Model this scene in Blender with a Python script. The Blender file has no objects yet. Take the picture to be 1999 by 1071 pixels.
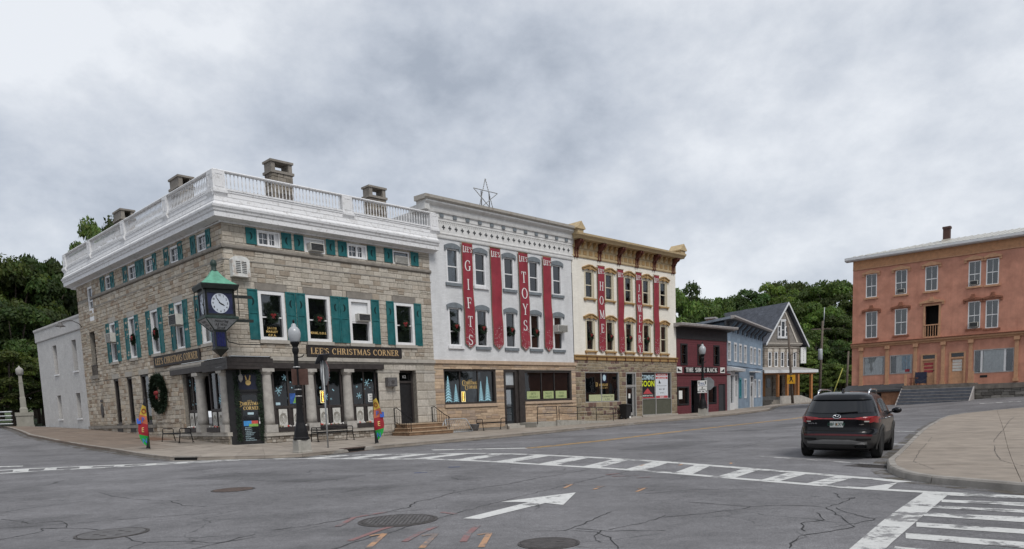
import bpy, math, random
import numpy as np
from mathutils import Matrix, Vector
random.seed(11); rnd=random.random; uni=random.uniform
SC=bpy.context.scene; COL=SC.collection; R=math.radians
# ---------------------------------------------------------------- camera, sky, sun, exposure
cam=bpy.data.cameras.new('camera'); camo=bpy.data.objects.new('camera',cam); COL.objects.link(camo)
cam.sensor_fit='HORIZONTAL'; cam.sensor_width=36; cam.lens=25.776; cam.shift_y=0.2086
cam.clip_start=.1; cam.clip_end=3000
EYE=1.52
camo.matrix_world=Matrix.Translation((0,0,EYE))@Matrix.Rotation(R(90-6.394),4,'X')@Matrix.Rotation(R(-2.195),4,'Z')
SC.camera=camo
SC.render.resolution_x=1024; SC.render.resolution_y=549
SC.view_settings.view_transform='Standard'; SC.view_settings.look='None'
SC.view_settings.exposure=0.60; SC.view_settings.gamma=1
SUN_AZ,SUN_EL=150,52      # compass style azimuth from +Y clockwise, elevation
W=bpy.data.worlds.new('World'); SC.world=W; W.use_nodes=True
nt=W.node_tree; nt.nodes.clear()
def N(nt,t,**k):
    n=nt.nodes.new(t)
    for a,b in k.items():
        if a=='i':
            for q,v in b.items(): n.inputs[q].default_value=v
        else: setattr(n,a,b)
    return n
def LK(nt,a,b): nt.links.new(a,b)
sky=N(nt,'ShaderNodeTexSky',sky_type='NISHITA',sun_disc=False,sun_elevation=R(SUN_EL),sun_rotation=R(SUN_AZ))
tc=N(nt,'ShaderNodeTexCoord'); sx=N(nt,'ShaderNodeSeparateXYZ'); LK(nt,tc.outputs['Generated'],sx.inputs[0])
zz=N(nt,'ShaderNodeMath',operation='ADD',i={1:.30}); LK(nt,sx.outputs[2],zz.inputs[0])
zm=N(nt,'ShaderNodeMath',operation='MAXIMUM',i={1:.12}); LK(nt,zz.outputs[0],zm.inputs[0])
dv=[]
for k in (0,1):
    m=N(nt,'ShaderNodeMath',operation='DIVIDE'); LK(nt,sx.outputs[k],m.inputs[0]); LK(nt,zm.outputs[0],m.inputs[1]); dv.append(m)
cb=N(nt,'ShaderNodeCombineXYZ'); LK(nt,dv[0].outputs[0],cb.inputs[0]); LK(nt,dv[1].outputs[0],cb.inputs[1])
wp=N(nt,'ShaderNodeMapping',i={'Scale':(1,1,1.5),'Location':(.37,2.2,.6)}); LK(nt,tc.outputs['Generated'],wp.inputs[0])
mp=N(nt,'ShaderNodeMapping',i={'Rotation':(0,0,R(25)),'Scale':(.45,.62,1),'Location':(3.1,1.7,0)}); LK(nt,cb.outputs[0],mp.inputs[0])
n1=N(nt,'ShaderNodeTexNoise',i={'Scale':5.6,'Detail':10,'Roughness':.60,'Distortion':.05}); LK(nt,wp.outputs[0],n1.inputs['Vector'])
n2=N(nt,'ShaderNodeTexNoise',i={'Scale':2.2,'Detail':8,'Roughness':.55,'Distortion':.0}); LK(nt,wp.outputs[0],n2.inputs['Vector'])
n3=N(nt,'ShaderNodeTexNoise',i={'Scale':2.4,'Detail':9,'Roughness':.6,'Distortion':.0}); LK(nt,mp.outputs[0],n3.inputs['Vector'])
acc=None
for nn,wt in ((n1,.36),(n2,.48),(n3,.16)):
    m_=N(nt,'ShaderNodeMath',operation='MULTIPLY',i={1:wt}); LK(nt,nn.outputs['Fac'],m_.inputs[0])
    if acc is None: acc=m_
    else:
        a_=N(nt,'ShaderNodeMath',operation='ADD'); LK(nt,acc.outputs[0],a_.inputs[0]); LK(nt,m_.outputs[0],a_.inputs[1]); acc=a_
cr=N(nt,'ShaderNodeValToRGB'); LK(nt,acc.outputs[0],cr.inputs[0])
e=cr.color_ramp.elements
e[0].position=.38; e[0].color=(.265,.295,.345,1); e[1].position=.585; e[1].color=(.565,.585,.615,1)
q=e.new(.45); q.color=(.365,.395,.445,1); q=e.new(.52); q.color=(.465,.49,.53,1)
hs=N(nt,'ShaderNodeMix',data_type='RGBA',blend_type='MULTIPLY',i={0:1.0}); LK(nt,cr.outputs[0],hs.inputs[6]); hs.inputs[7].default_value=(10,10,10,1)
mk=N(nt,'ShaderNodeMix',data_type='RGBA',i={0:.94}); LK(nt,sky.outputs[0],mk.inputs[6]); LK(nt,hs.outputs[2],mk.inputs[7])
bg=N(nt,'ShaderNodeBackground',i={'Strength':.1}); LK(nt,mk.outputs[2],bg.inputs[0])
wo=N(nt,'ShaderNodeOutputWorld'); LK(nt,bg.outputs[0],wo.inputs[0])
sl=bpy.data.lights.new('sun','SUN'); sl.energy=1.5; sl.angle=R(20); sl.color=(1,.965,.92)
so=bpy.data.objects.new('sun',sl); COL.objects.link(so)
sd=Vector((math.sin(R(SUN_AZ))*math.cos(R(SUN_EL)),math.cos(R(SUN_AZ))*math.cos(R(SUN_EL)),math.sin(R(SUN_EL))))
so.rotation_euler=sd.to_track_quat('Z','Y').to_euler(); so.location=(0,0,60)
# ---------------------------------------------------------------- helpers
class MB:
    def __init__(s,M=None): s.v=[];s.f=[];s.M=M;s.t=[];s.sm=[];s.col=(1,1,1)
    def add(s,vs,fs,tone=None,sm=False):
        o=len(s.v)
        if s.M is not None: vs=[s.M@Vector(p) for p in vs]
        s.v+=[tuple(p) for p in vs]; t=tone or s.col
        for f in fs: s.f.append(tuple(i+o for i in f)); s.t.append(t); s.sm.append(sm)
        return s
    def box(s,x0,x1,y0,y1,z0,z1,tone=None):
        return s.add([(x0,y0,z0),(x1,y0,z0),(x1,y1,z0),(x0,y1,z0),(x0,y0,z1),(x1,y0,z1),(x1,y1,z1),(x0,y1,z1)],
          [(0,3,2,1),(4,5,6,7),(0,1,5,4),(1,2,6,5),(2,3,7,6),(3,0,4,7)],tone)
    def quad(s,a,b,c,d,tone=None): return s.add([a,b,c,d],[(0,1,2,3)],tone)
    def ex(s,poly,f0,f1,tone=None,sm=False,cap=True):   # loft poly through two mapping functions
        n=len(poly); vs=[f0(p) for p in poly]+[f1(p) for p in poly]
        fs=[(i,(i+1)%n,n+(i+1)%n,n+i) for i in range(n)]
        if cap: fs+=[tuple(range(n))[::-1],tuple(range(n,2*n))]
        return s.add(vs,fs,tone,sm)
    def prism(s,poly,y0,y1,tone=None): return s.ex(poly,lambda p:(p[0],y0,p[1]),lambda p:(p[0],y1,p[1]),tone)   # (x,z) outline
    def run(s,prof,x0,x1,tone=None): return s.ex(prof,lambda p:(x0,p[0],p[1]),lambda p:(x1,p[0],p[1]),tone)     # (y,z) profile along x
    def plate(s,poly,z0,z1,tone=None): return s.ex(poly,lambda p:(p[0],p[1],z0),lambda p:(p[0],p[1],z1),tone)    # (x,y) outline
    def tube(s,pts,r,n=8,tone=None,closed=False):
        pts=[Vector(p) for p in pts]; k=len(pts); vs=[]; rr=r if isinstance(r,(list,tuple)) else [r]*k
        up=None
        for i,p in enumerate(pts):
            a=pts[(i-1)%k] if (i or closed) else pts[0]; b=pts[(i+1)%k] if (i<k-1 or closed) else pts[-1]
            d=(b-a).normalized()
            if up is None: up=d.orthogonal().normalized()
            up=(up-d*up.dot(d)); up=up.normalized() if up.length>1e-6 else d.orthogonal().normalized()
            w=d.cross(up)
            for j in range(n):
                q=2*math.pi*j/n; vs.append(p+(up*math.cos(q)+w*math.sin(q))*rr[i])
        fs=[]
        for i in range(k if closed else k-1):
            i2=(i+1)%k
            for j in range(n): fs.append((i*n+j,i*n+(j+1)%n,i2*n+(j+1)%n,i2*n+j))
        if not closed: fs+=[tuple(range(n))[::-1],tuple(range((k-1)*n,k*n))]
        return s.add(vs,fs,tone,True)
    def lathe(s,prof,c=(0,0,0),n=16,tone=None,sm=True,ph=0):
        vs=[];k=len(prof)
        for r,z in prof:
            for j in range(n):
                q=2*math.pi*j/n+ph; vs.append((c[0]+r*math.cos(q),c[1]+r*math.sin(q),c[2]+z))
        fs=[(i*n+j,i*n+(j+1)%n,(i+1)*n+(j+1)%n,(i+1)*n+j) for i in range(k-1) for j in range(n)]
        fs+=[tuple(range(n))[::-1],tuple(range((k-1)*n,k*n))]
        return s.add(vs,fs,tone,sm)
    def grid(s,fn,nu,nv,tone=None,sm=True):
        vs=[fn(i/nu,j/nv) for j in range(nv+1) for i in range(nu+1)]
        fs=[(j*(nu+1)+i,j*(nu+1)+i+1,(j+1)*(nu+1)+i+1,(j+1)*(nu+1)+i) for j in range(nv) for i in range(nu)]
        return s.add(vs,fs,tone,sm)
    def mesh(s,name,m,tone=False):
        me=bpy.data.meshes.new(name); me.from_pydata(s.v,[],s.f)
        if m: me.materials.append(m)
        if any(s.sm): me.polygons.foreach_set('use_smooth',s.sm)
        if tone:
            at=me.attributes.new('tone','FLOAT_COLOR','CORNER'); a=[]
            for f,t in zip(s.f,s.t): a+=[t[0],t[1],t[2],1.0]*len(f)
            at.data.foreach_set('color',a)
        me.update(); return me
    def build(s,name,m,parent=None,tone=False):
        return ob(name,s.mesh(name,m,tone),parent)
def ob(name,me,parent=None):
    o=bpy.data.objects.new(name,me); COL.objects.link(o)
    if parent is not None: o.parent=parent
    return o
def thing(name,label,cat,loc=(0,0,0),rz=0,group=None):
    o=bpy.data.objects.new(name,None); COL.objects.link(o); o.empty_display_size=.2
    o.location=loc; o.rotation_euler=(0,0,rz); tag(o,label,cat,group); return o
def tag(o,label=None,cat=None,group=None,kind=None):
    if label:o['label']=label
    if cat:o['category']=cat
    if group:o['group']=group
    if kind:o['kind']=kind
    return o
def copytree(o,parent=None):
    c=o.copy(); COL.objects.link(c); c.parent=parent
    for ch in list(o.children): copytree(ch,c)
    return c
def az(a): return Vector((math.sin(a),math.cos(a),0))
class Site:      # a vertical facade frame: x along the front (left to right seen from the street), y inward, z up
    def __init__(s,P,a): s.P=Vector((P[0],P[1],0)); s.a=a; s.rz=math.pi/2-a; s.M=Matrix.Translation(s.P)@Matrix.Rotation(s.rz,4,'Z')
    def w(s,x,y=0,z=0): return s.M@Vector((x,y,z))
# ---------------------------------------------------------------- materials
MATS={}
def base(name):
    m=bpy.data.materials.new(name); m.use_nodes=True; nt=m.node_tree; nt.nodes.clear()
    o=N(nt,'ShaderNodeOutputMaterial'); b=N(nt,'ShaderNodeBsdfPrincipled'); LK(nt,b.outputs[0],o.inputs[0]); MATS[name]=m
    return m,nt,b,o
def rgb(c): return (c[0],c[1],c[2],1)
def mul(nt,a,b,f=1.0):
    x=N(nt,'ShaderNodeMix',data_type='RGBA',blend_type='MULTIPLY',i={0:f})
    for s,v in ((6,a),(7,b)):
        if hasattr(v,'links') or hasattr(v,'is_linked'): LK(nt,v,x.inputs[s])
        else: x.inputs[s].default_value=v
    return x.outputs[2]
def noisef(nt,scale,det=4,rough=.6,lo=.8,hi=1.2,vec=None,fmin=.3,fmax=.7):
    n=N(nt,'ShaderNodeTexNoise',i={'Scale':scale,'Detail':det,'Roughness':rough}); LK(nt,vec,n.inputs['Vector'])
    r=N(nt,'ShaderNodeMapRange',i={1:fmin,2:fmax,3:lo,4:hi}); LK(nt,n.outputs['Fac'],r.inputs[0]); return r.outputs[0]
def mat(name,col,rough=.75,var=.12,sc=5,bump=.12,bs=40,metal=0,tone=False,spec=.35,stain=0,stcol=(.12,.10,.08),stsc=1.5,emit=0,coat=0,streak=0,rust=None):
    m,nt,b,o=base(name)
    g=N(nt,'ShaderNodeNewGeometry'); pos=g.outputs['Position']
    c=None
    v=noisef(nt,sc,5,.62,1-var*1.6,1+var*1.6,pos)
    cc=N(nt,'ShaderNodeRGB'); cc.outputs[0].default_value=rgb(col); c=cc.outputs[0]
    if tone:
        at=N(nt,'ShaderNodeAttribute',attribute_name='tone'); oi=N(nt,'ShaderNodeObjectInfo')
        c=mul(nt,mul(nt,c,at.outputs['Color']),oi.outputs['Color'])
    c=mul(nt,c,v)
    if stain:
        s=noisef(nt,stsc,6,.7,0,stain,pos,.5,.68)
        x=N(nt,'ShaderNodeMix',data_type='RGBA'); LK(nt,s,x.inputs[0]); LK(nt,c,x.inputs[6]); x.inputs[7].default_value=rgb(stcol); c=x.outputs[2]
    if streak:
        mp=N(nt,'ShaderNodeMapping',i={'Scale':(3.2,3.2,.22)}); LK(nt,pos,mp.inputs[0])
        s=noisef(nt,1.0,5,.7,0,streak,mp.outputs[0],.48,.75)
        x=N(nt,'ShaderNodeMix',data_type='RGBA'); LK(nt,s,x.inputs[0]); LK(nt,c,x.inputs[6]); x.inputs[7].default_value=rgb(stcol); c=x.outputs[2]
    LK(nt,c,b.inputs['Base Color'])
    b.inputs['Roughness'].default_value=rough; b.inputs['Metallic'].default_value=metal; b.inputs['Specular IOR Level'].default_value=spec
    if coat: b.inputs['Coat Weight'].default_value=coat; b.inputs['Coat Roughness'].default_value=.04
    if emit: LK(nt,c,b.inputs['Emission Color']); b.inputs['Emission Strength'].default_value=emit
    if bump:
        n=N(nt,'ShaderNodeTexNoise',i={'Scale':bs,'Detail':5,'Roughness':.6}); LK(nt,pos,n.inputs['Vector'])
        bp=N(nt,'ShaderNodeBump',i={'Strength':min(1,bump*2),'Distance':.02}); LK(nt,n.outputs['Fac'],bp.inputs['Height']); LK(nt,bp.outputs[0],b.inputs['Normal'])
    return m
def brickmat(name,col,mort,bw=.21,bh=.075,msize=.012,var=.06,rough=.85,bump=.5,stain=0,stcol=(.3,.25,.2),streak=0,col2=None,off=.5):
    m,nt,b,o=base(name)
    t=N(nt,'ShaderNodeTexCoord'); sx=N(nt,'ShaderNodeSeparateXYZ'); LK(nt,t.outputs['Object'],sx.inputs[0])
    ad=N(nt,'ShaderNodeMath',operation='ADD'); LK(nt,sx.outputs[0],ad.inputs[0]); LK(nt,sx.outputs[1],ad.inputs[1])
    cb=N(nt,'ShaderNodeCombineXYZ'); LK(nt,ad.outputs[0],cb.inputs[0]); LK(nt,sx.outputs[2],cb.inputs[1])
    br=N(nt,'ShaderNodeTexBrick',offset=off,i={'Scale':1,'Mortar Size':msize,'Brick Width':bw,'Row Height':bh,'Mortar Smooth':.3,'Bias':0}); LK(nt,cb.outputs[0],br.inputs['Vector'])
    c2=col2 or tuple(x*(1-var*2) for x in col)
    br.inputs['Color1'].default_value=rgb(col); br.inputs['Color2'].default_value=rgb(c2); br.inputs['Mortar'].default_value=rgb(mort)
    g=N(nt,'ShaderNodeNewGeometry'); pos=g.outputs['Position']
    c=mul(nt,br.outputs['Color'],noisef(nt,1.3,6,.65,1-var*1.5,1+var*1.5,pos)); c=mul(nt,c,noisef(nt,14,4,.65,1-var,1+var,pos))
    if stain:
        s=noisef(nt,2.3,7,.72,0,stain,pos,.56,.7)
        x=N(nt,'ShaderNodeMix',data_type='RGBA'); LK(nt,s,x.inputs[0]); LK(nt,c,x.inputs[6]); x.inputs[7].default_value=rgb(stcol); c=x.outputs[2]
    if streak:
        mp=N(nt,'ShaderNodeMapping',i={'Scale':(2.6,2.6,.16)}); LK(nt,pos,mp.inputs[0])
        s=noisef(nt,1.0,5,.7,0,streak,mp.outputs[0],.48,.75)
        x=N(nt,'ShaderNodeMix',data_type='RGBA'); LK(nt,s,x.inputs[0]); LK(nt,c,x.inputs[6]); x.inputs[7].default_value=rgb(stcol); c=x.outputs[2]
    LK(nt,c,b.inputs['Base Color']); b.inputs['Roughness'].default_value=rough; b.inputs['Specular IOR Level'].default_value=.25
    inv=N(nt,'ShaderNodeMath',operation='SUBTRACT',i={0:1.0}); LK(nt,br.outputs['Fac'],inv.inputs[1])
    bp=N(nt,'ShaderNodeBump',i={'Strength':bump,'Distance':.012}); LK(nt,inv.outputs[0],bp.inputs['Height']); LK(nt,bp.outputs[0],b.inputs['Normal'])
    return m
def glassmat(name,tint=(.55,.6,.62),refl=.12,rough=.02,body=(.012,.014,.016),solid=.35):
    m,nt,b,o=base(name)
    b.inputs['Base Color'].default_value=rgb(body); b.inputs['Roughness'].default_value=rough; b.inputs['Specular IOR Level'].default_value=.6
    g=N(nt,'ShaderNodeNewGeometry')
    n=N(nt,'ShaderNodeTexNoise',i={'Scale':.9,'Detail':2}); LK(nt,g.outputs['Position'],n.inputs['Vector'])
    bp=N(nt,'ShaderNodeBump',i={'Strength':.10,'Distance':.05}); LK(nt,n.outputs['Fac'],bp.inputs['Height'])
    gl=N(nt,'ShaderNodeBsdfGlossy',i={'Color':(.9,.92,.95,1),'Roughness':rough}); LK(nt,bp.outputs[0],gl.inputs['Normal'])
    tr=N(nt,'ShaderNodeBsdfTransparent',i={'Color':rgb(tint)})
    x0=N(nt,'ShaderNodeMixShader',i={0:solid}); LK(nt,tr.outputs[0],x0.inputs[1]); LK(nt,b.outputs[0],x0.inputs[2])
    fr=N(nt,'ShaderNodeFresnel',i={'IOR':1.5}); ad=N(nt,'ShaderNodeMath',operation='ADD',use_clamp=True,i={1:refl}); LK(nt,fr.outputs[0],ad.inputs[0])
    x1=N(nt,'ShaderNodeMixShader'); LK(nt,ad.outputs[0],x1.inputs[0]); LK(nt,x0.outputs[0],x1.inputs[1]); LK(nt,gl.outputs[0],x1.inputs[2])
    LK(nt,x1.outputs[0],o.inputs[0]); return m
# ---------------------------------------------------------------- terrain height (metres) from surveyed spot heights
CT=[(0.0,0.0,0),(-10.0,4.0,0),(10.0,3.0,0),(0.0,8.0,0),(-7.0,10.0,0.0),(5.0,9.0,-0.01),(0.0,15.0,0.02),(-10.0,17.0,0.03),(7.67,19.3,-0.05),(9.27,18.3,-0.14),(11.1,21.3,-0.14),(8.3,15.6,-0.13),(7.5,12.0,-0.06),(12.0,10.0,-0.04),(20.0,10.0,0),(14.0,24.0,0.0),(22.0,33.0,0.08),(30.0,42.0,0.25),(-8.71,29.31,0.06),(-4.46,33.54,0.06),(-0.21,37.78,0.06),(4.04,42.01,0.05),(8.29,46.24,0.1),(12.55,50.48,0.17),(16.8,54.71,0.24),(21.76,59.65,0.29),(-12.1,32.71,0.09),(-7.85,36.94,0.07),(-3.6,41.18,0.06),(0.66,45.41,0.05),(4.91,49.65,0.1),(9.16,53.88,0.19),(13.41,58.11,0.25),(17.66,62.35,0.29),(-14.96,35.5,0.33),(-21.25,29.06,0.25),(-18.4,38.86,0.5),(-24.68,32.42,0.42),(-22.12,42.49,0.72),(-28.4,36.05,0.64),(-26.41,46.68,0.93),(-32.7,40.24,0.8500000000000001),(-32.14,52.27,1.12),(-38.42,45.82,1.04),(-40.73,60.65,1.3),(-47.01,54.21,1.22),(-55.04,74.62,1.5),(-61.33,68.17,1.42),(19.73,65.04,0.36),(22.69,70.26,0.37),(26.14,76.36,0.38),(30.73,81.79,0.5),(38.21,84.79,0.58),(45.0,95.0,0.9),(25.03,56.02,0.4),(28.03,53.37,0.47),(31.4,50.39,0.68),(37.02,45.42,0.9),(60.0,60.0,1.2),(40.0,70.0,0.8),(-30.0,20.0,0.55),(-25.0,5.0,0.1),(25.0,-5.0,0.0),(0.0,-15.0,0),(40.0,20.0,0.3)]
CA=np.array(CT,float)
def _U(r2): return np.where(r2>0,.5*r2*np.log(r2+1e-12),0)
_K=_U(((CA[:,None,:2]-CA[None,:,:2])**2).sum(-1))+np.eye(len(CA))*6
_P=np.c_[np.ones(len(CA)),CA[:,:2]]
_S=np.linalg.solve(np.block([[_K,_P],[_P.T,np.zeros((3,3))]]),np.r_[CA[:,2],0,0,0])
def gza(x,y):
    x=np.asarray(x,float);y=np.asarray(y,float)
    sh=x.shape;x=x.ravel();y=y.ravel()
    r2=(x[:,None]-CA[None,:,0])**2+(y[:,None]-CA[None,:,1])**2
    z=_U(r2)@_S[:-3]+_S[-3]+_S[-2]*x+_S[-1]*y
    d=np.maximum(0,np.maximum(np.maximum(x-52,-48-x),np.maximum(y-92,-14-y)))
    w=np.exp(-(d/25)**2); lim=np.clip(z,-.6,2.0); far=np.clip(lim,0,1.4)
    return (z*w*(d<60)+far*(1-w*(d<60))).reshape(sh)
def gz(x,y): return float(gza([x],[y])[0])
def G3(p,o=0): return (p[0],p[1],gz(p[0],p[1])+o)
def asphalt(name,paint=None,wear=.5):
    m,nt,b,o=base(name); g=N(nt,'ShaderNodeNewGeometry'); pos=g.outputs['Position']
    cc=N(nt,'ShaderNodeRGB'); cc.outputs[0].default_value=(.150,.147,.152,1); c=cc.outputs[0]
    c=mul(nt,c,noisef(nt,.16,5,.6,.80,1.2,pos)); c=mul(nt,c,noisef(nt,.75,7,.75,.78,1.2,pos)); c=mul(nt,c,noisef(nt,.5,3,.5,.84,1.0,pos,.36,.46)); 
    sp=noisef(nt,75,3,.8,.50,1.55,pos); c=mul(nt,c,sp); c=mul(nt,c,noisef(nt,28,4,.75,.74,1.26,pos)); c=mul(nt,c,noisef(nt,5.5,5,.7,.84,1.16,pos))
    # long soft tyre-polished streaks
    mp=N(nt,'ShaderNodeMapping',i={'Rotation':(0,0,R(45)),'Scale':(.05,.55,1)}); LK(nt,pos,mp.inputs[0])
    c=mul(nt,c,noisef(nt,1,4,.6,.88,1.14,mp.outputs[0]))
    # fine map cracking
    ns=N(nt,'ShaderNodeTexNoise',i={'Scale':1.7,'Detail':4}); LK(nt,pos,ns.inputs['Vector'])
    va=N(nt,'ShaderNodeVectorMath',operation='MULTIPLY_ADD',i={1:(.55,.55,0)}); LK(nt,ns.outputs['Color'],va.inputs[0]); LK(nt,pos,va.inputs[2])
    vo=N(nt,'ShaderNodeTexVoronoi',feature='DISTANCE_TO_EDGE',i={'Scale':.62}); LK(nt,va.outputs[0],vo.inputs['Vector'])
    ck=N(nt,'ShaderNodeMapRange',i={1:.0,2:.010,3:1,4:0}); LK(nt,vo.outputs['Distance'],ck.inputs[0])
    gate=noisef(nt,.35,3,.6,0,.8,pos,.47,.60); cm=N(nt,'ShaderNodeMath',operation='MULTIPLY'); LK(nt,ck.outputs[0],cm.inputs[0]); LK(nt,gate,cm.inputs[1])
    x=N(nt,'ShaderNodeMix',data_type='RGBA'); LK(nt,cm.outputs[0],x.inputs[0]); LK(nt,c,x.inputs[6]); x.inputs[7].default_value=(.035,.035,.036,1); c=x.outputs[2]
    rough=.9
    if paint:
        w1=noisef(nt,1.4,8,.75,0,1,pos,.60-.12*wear,.64-.12*wear); w2=noisef(nt,22,5,.75,0,1,pos,.66-.1*wear,.75-.1*wear)
        mxx=N(nt,'ShaderNodeMath',operation='MAXIMUM'); LK(nt,w1,mxx.inputs[0]); LK(nt,w2,mxx.inputs[1])
        sc_=N(nt,'ShaderNodeMath',operation='MULTIPLY',i={1:.85}); LK(nt,mxx.outputs[0],sc_.inputs[0])
        pc=N(nt,'ShaderNodeRGB'); pc.outputs[0].default_value=rgb(paint); pcn=mul(nt,pc.outputs[0],noisef(nt,9,5,.7,.86,1.1,pos))
        pcn=mul(nt,pcn,noisef(nt,70,2,.7,.9,1.08,pos))
        x=N(nt,'ShaderNodeMix',data_type='RGBA'); LK(nt,sc_.outputs[0],x.inputs[0]); LK(nt,pcn,x.inputs[6]); LK(nt,c,x.inputs[7]); c=x.outputs[2]
    LK(nt,c,b.inputs['Base Color']); b.inputs['Roughness'].default_value=rough; b.inputs['Specular IOR Level'].default_value=.3
    n=N(nt,'ShaderNodeTexNoise',i={'Scale':95,'Detail':3,'Roughness':.7}); LK(nt,pos,n.inputs['Vector'])
    bp=N(nt,'ShaderNodeBump',i={'Strength':.5,'Distance':.01}); LK(nt,n.outputs['Fac'],bp.inputs['Height']); LK(nt,bp.outputs[0],b.inputs['Normal'])
    return m
M_ASPH=asphalt('asphalt'); M_WHITE=asphalt('road_paint_white',(.54,.54,.525),.62); M_WORN=asphalt('road_paint_worn',(.52,.52,.505),.9)
M_YEL=asphalt('road_paint_yellow',(.52,.31,.09),.5); M_ORA=asphalt('survey_paint_orange',(.42,.25,.15),.85); M_RED=asphalt('survey_paint_red',(.235,.135,.132),.9)
M_BLUEP=asphalt('survey_paint_blue',(.06,.09,.20),.6)
M_CRACK=mat('crack_fill',(.030,.030,.031),.95,.3,30,0)
xs=np.r_[np.linspace(-700,-80,12),np.arange(-72,72.1,1.0),np.linspace(80,700,12)]; ys=np.r_[np.linspace(-300,-20,8),np.arange(-14,104.1,1.0),np.linspace(112,1200,14)]
XX,YY=np.meshgrid(xs,ys); ZZ=gza(XX,YY)
nx,ny=len(xs),len(ys); idx=np.arange(nx*ny).reshape(ny,nx)
road_me=bpy.data.meshes.new('road'); 
road_me.from_pydata(np.c_[XX.ravel(),YY.ravel(),ZZ.ravel()].tolist(),[],np.stack([idx[:-1,:-1],idx[:-1,1:],idx[1:,1:],idx[1:,:-1]],-1).reshape(-1,4).tolist())
road_me.materials.append(M_ASPH); road_me.polygons.foreach_set('use_smooth',[True]*len(road_me.polygons)); road=ob('road',road_me); tag(road,kind='structure')
def resamp(P,n):
    P=[Vector((p[0],p[1])) for p in P]; L=[0]
    for a,b in zip(P,P[1:]): L.append(L[-1]+(b-a).length)
    out=[]
    for k in range(n+1):
        t=L[-1]*k/n; i=0
        while i<len(P)-2 and L[i+1]<t: i+=1
        f=(t-L[i])/max(1e-9,L[i+1]-L[i]); q=P[i].lerp(P[i+1],f); out.append((q.x,q.y))
    return out
def drape(name,A,B,m,off=.005,n=None,mrow=1,parent=None):   # painted strip between two edge lines, laid on the road
    ln=max(sum((Vector(q)-Vector(p)).length for p,q in zip(X,X[1:])) for X in (A,B)); n=n or max(1,int(ln/.5))
    A=resamp(A,n);B=resamp(B,n); wd=max((Vector(a)-Vector(b)).length for a,b in zip(A,B)); mr=max(mrow,int(wd/.6))
    vs=[(a[0]+(b[0]-a[0])*j/mr,a[1]+(b[1]-a[1])*j/mr) for a,b in zip(A,B) for j in range(mr+1)]
    # follow the road mesh, which is linear between one-metre grid points
    z=meshz(vs); mb=MB(); k=mr+1
    fs=[(i*k+j,(i+1)*k+j,(i+1)*k+j+1,i*k+j+1) for i in range(n) for j in range(mr)]
    mb.add([(p[0],p[1],zz+off) for p,zz in zip(vs,z)],fs); o=mb.build(name,m,parent or road)
    me=o.data
    if me.polygons[0].normal.z<0: me.flip_normals()
    return o
def meshz(P):
    out=[]
    for x,y in P:
        i=math.floor(x);j=math.floor(y); c=gza([i,i+1,i+1,i],[j,j,j+1,j+1]); u,v=x-i,y-j
        out.append(max(c[0]*(1-u)*(1-v)+c[1]*u*(1-v)+c[2]*u*v+c[3]*(1-u)*v, 0 if False else -9))
    return out
# crosswalk across the main street
XF=[(-9.6,26.0),(-8.0,25.75),(-6.5,25.6),(-4.57,25.2),(-1.03,23.85),(.2,22.9),(2.15,20.76),(3.89,18.39),(5.2,16.4),(6.0,15.1),(6.87,13.3),(7.0,12.72)]
XN=[(-10.2,25.0),(-9.1,24.85),(-6.74,24.1),(-2.31,21.62),(-.67,19.98),(1.15,17.86),(2.29,16.61),(3.26,15.41),(4.73,13.19),(5.48,11.98),(6.26,11.07),(7.17,10.17),(9.0,8.6)]
def inset(P,d):
    o=[]
    for i,p in enumerate(P):
        a=Vector(P[max(0,i-1)]);b=Vector(P[min(len(P)-1,i+1)]); t=(b-a).normalized(); o.append((p[0]-t.y*d,p[1]+t.x*d))
    return o
drape('crosswalk_line',XF,inset(XF,-.30),M_WHITE); drape('crosswalk_line',XN,inset(XN,.26),M_WHITE)
XFi=inset(XF,-.30); XNi=inset(XN,.26)
def atx(P,x):
    for a,b in zip(P,P[1:]):
        if a[0]<=x<=b[0]: f=(x-a[0])/(b[0]-a[0]); return (x,a[1]+(b[1]-a[1])*f)
    return P[-1]
# rungs: x of the near end and the far end, where the zebra bars meet the two lines
RU=[(5.80,6.05,6.72,6.92),(5.22,5.42,6.20,6.38),(4.70,4.92,5.70,5.90),(4.13,4.36,5.08,5.30),(3.48,3.76,4.32,4.56),(2.62,2.96,3.55,3.84),(1.74,2.10,2.72,3.05),(.72,1.14,1.78,2.14),(-.42,.04,.70,1.12),(-1.66,-1.16,-.55,-.07),(-2.95,-2.42,-1.9,-1.36),(-4.2,-3.65,-3.25,-2.7),(-5.5,-4.9,-4.65,-4.1),(-6.9,-6.25,-6.1,-5.5),(-8.2,-7.6,-7.4,-6.8)]
for a,b,c,d in RU:
    drape('crosswalk_bar',[atx(XNi,a),atx(XFi,c)],[atx(XNi,b),atx(XFi,d)],M_WHITE,off=.0045)
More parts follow.
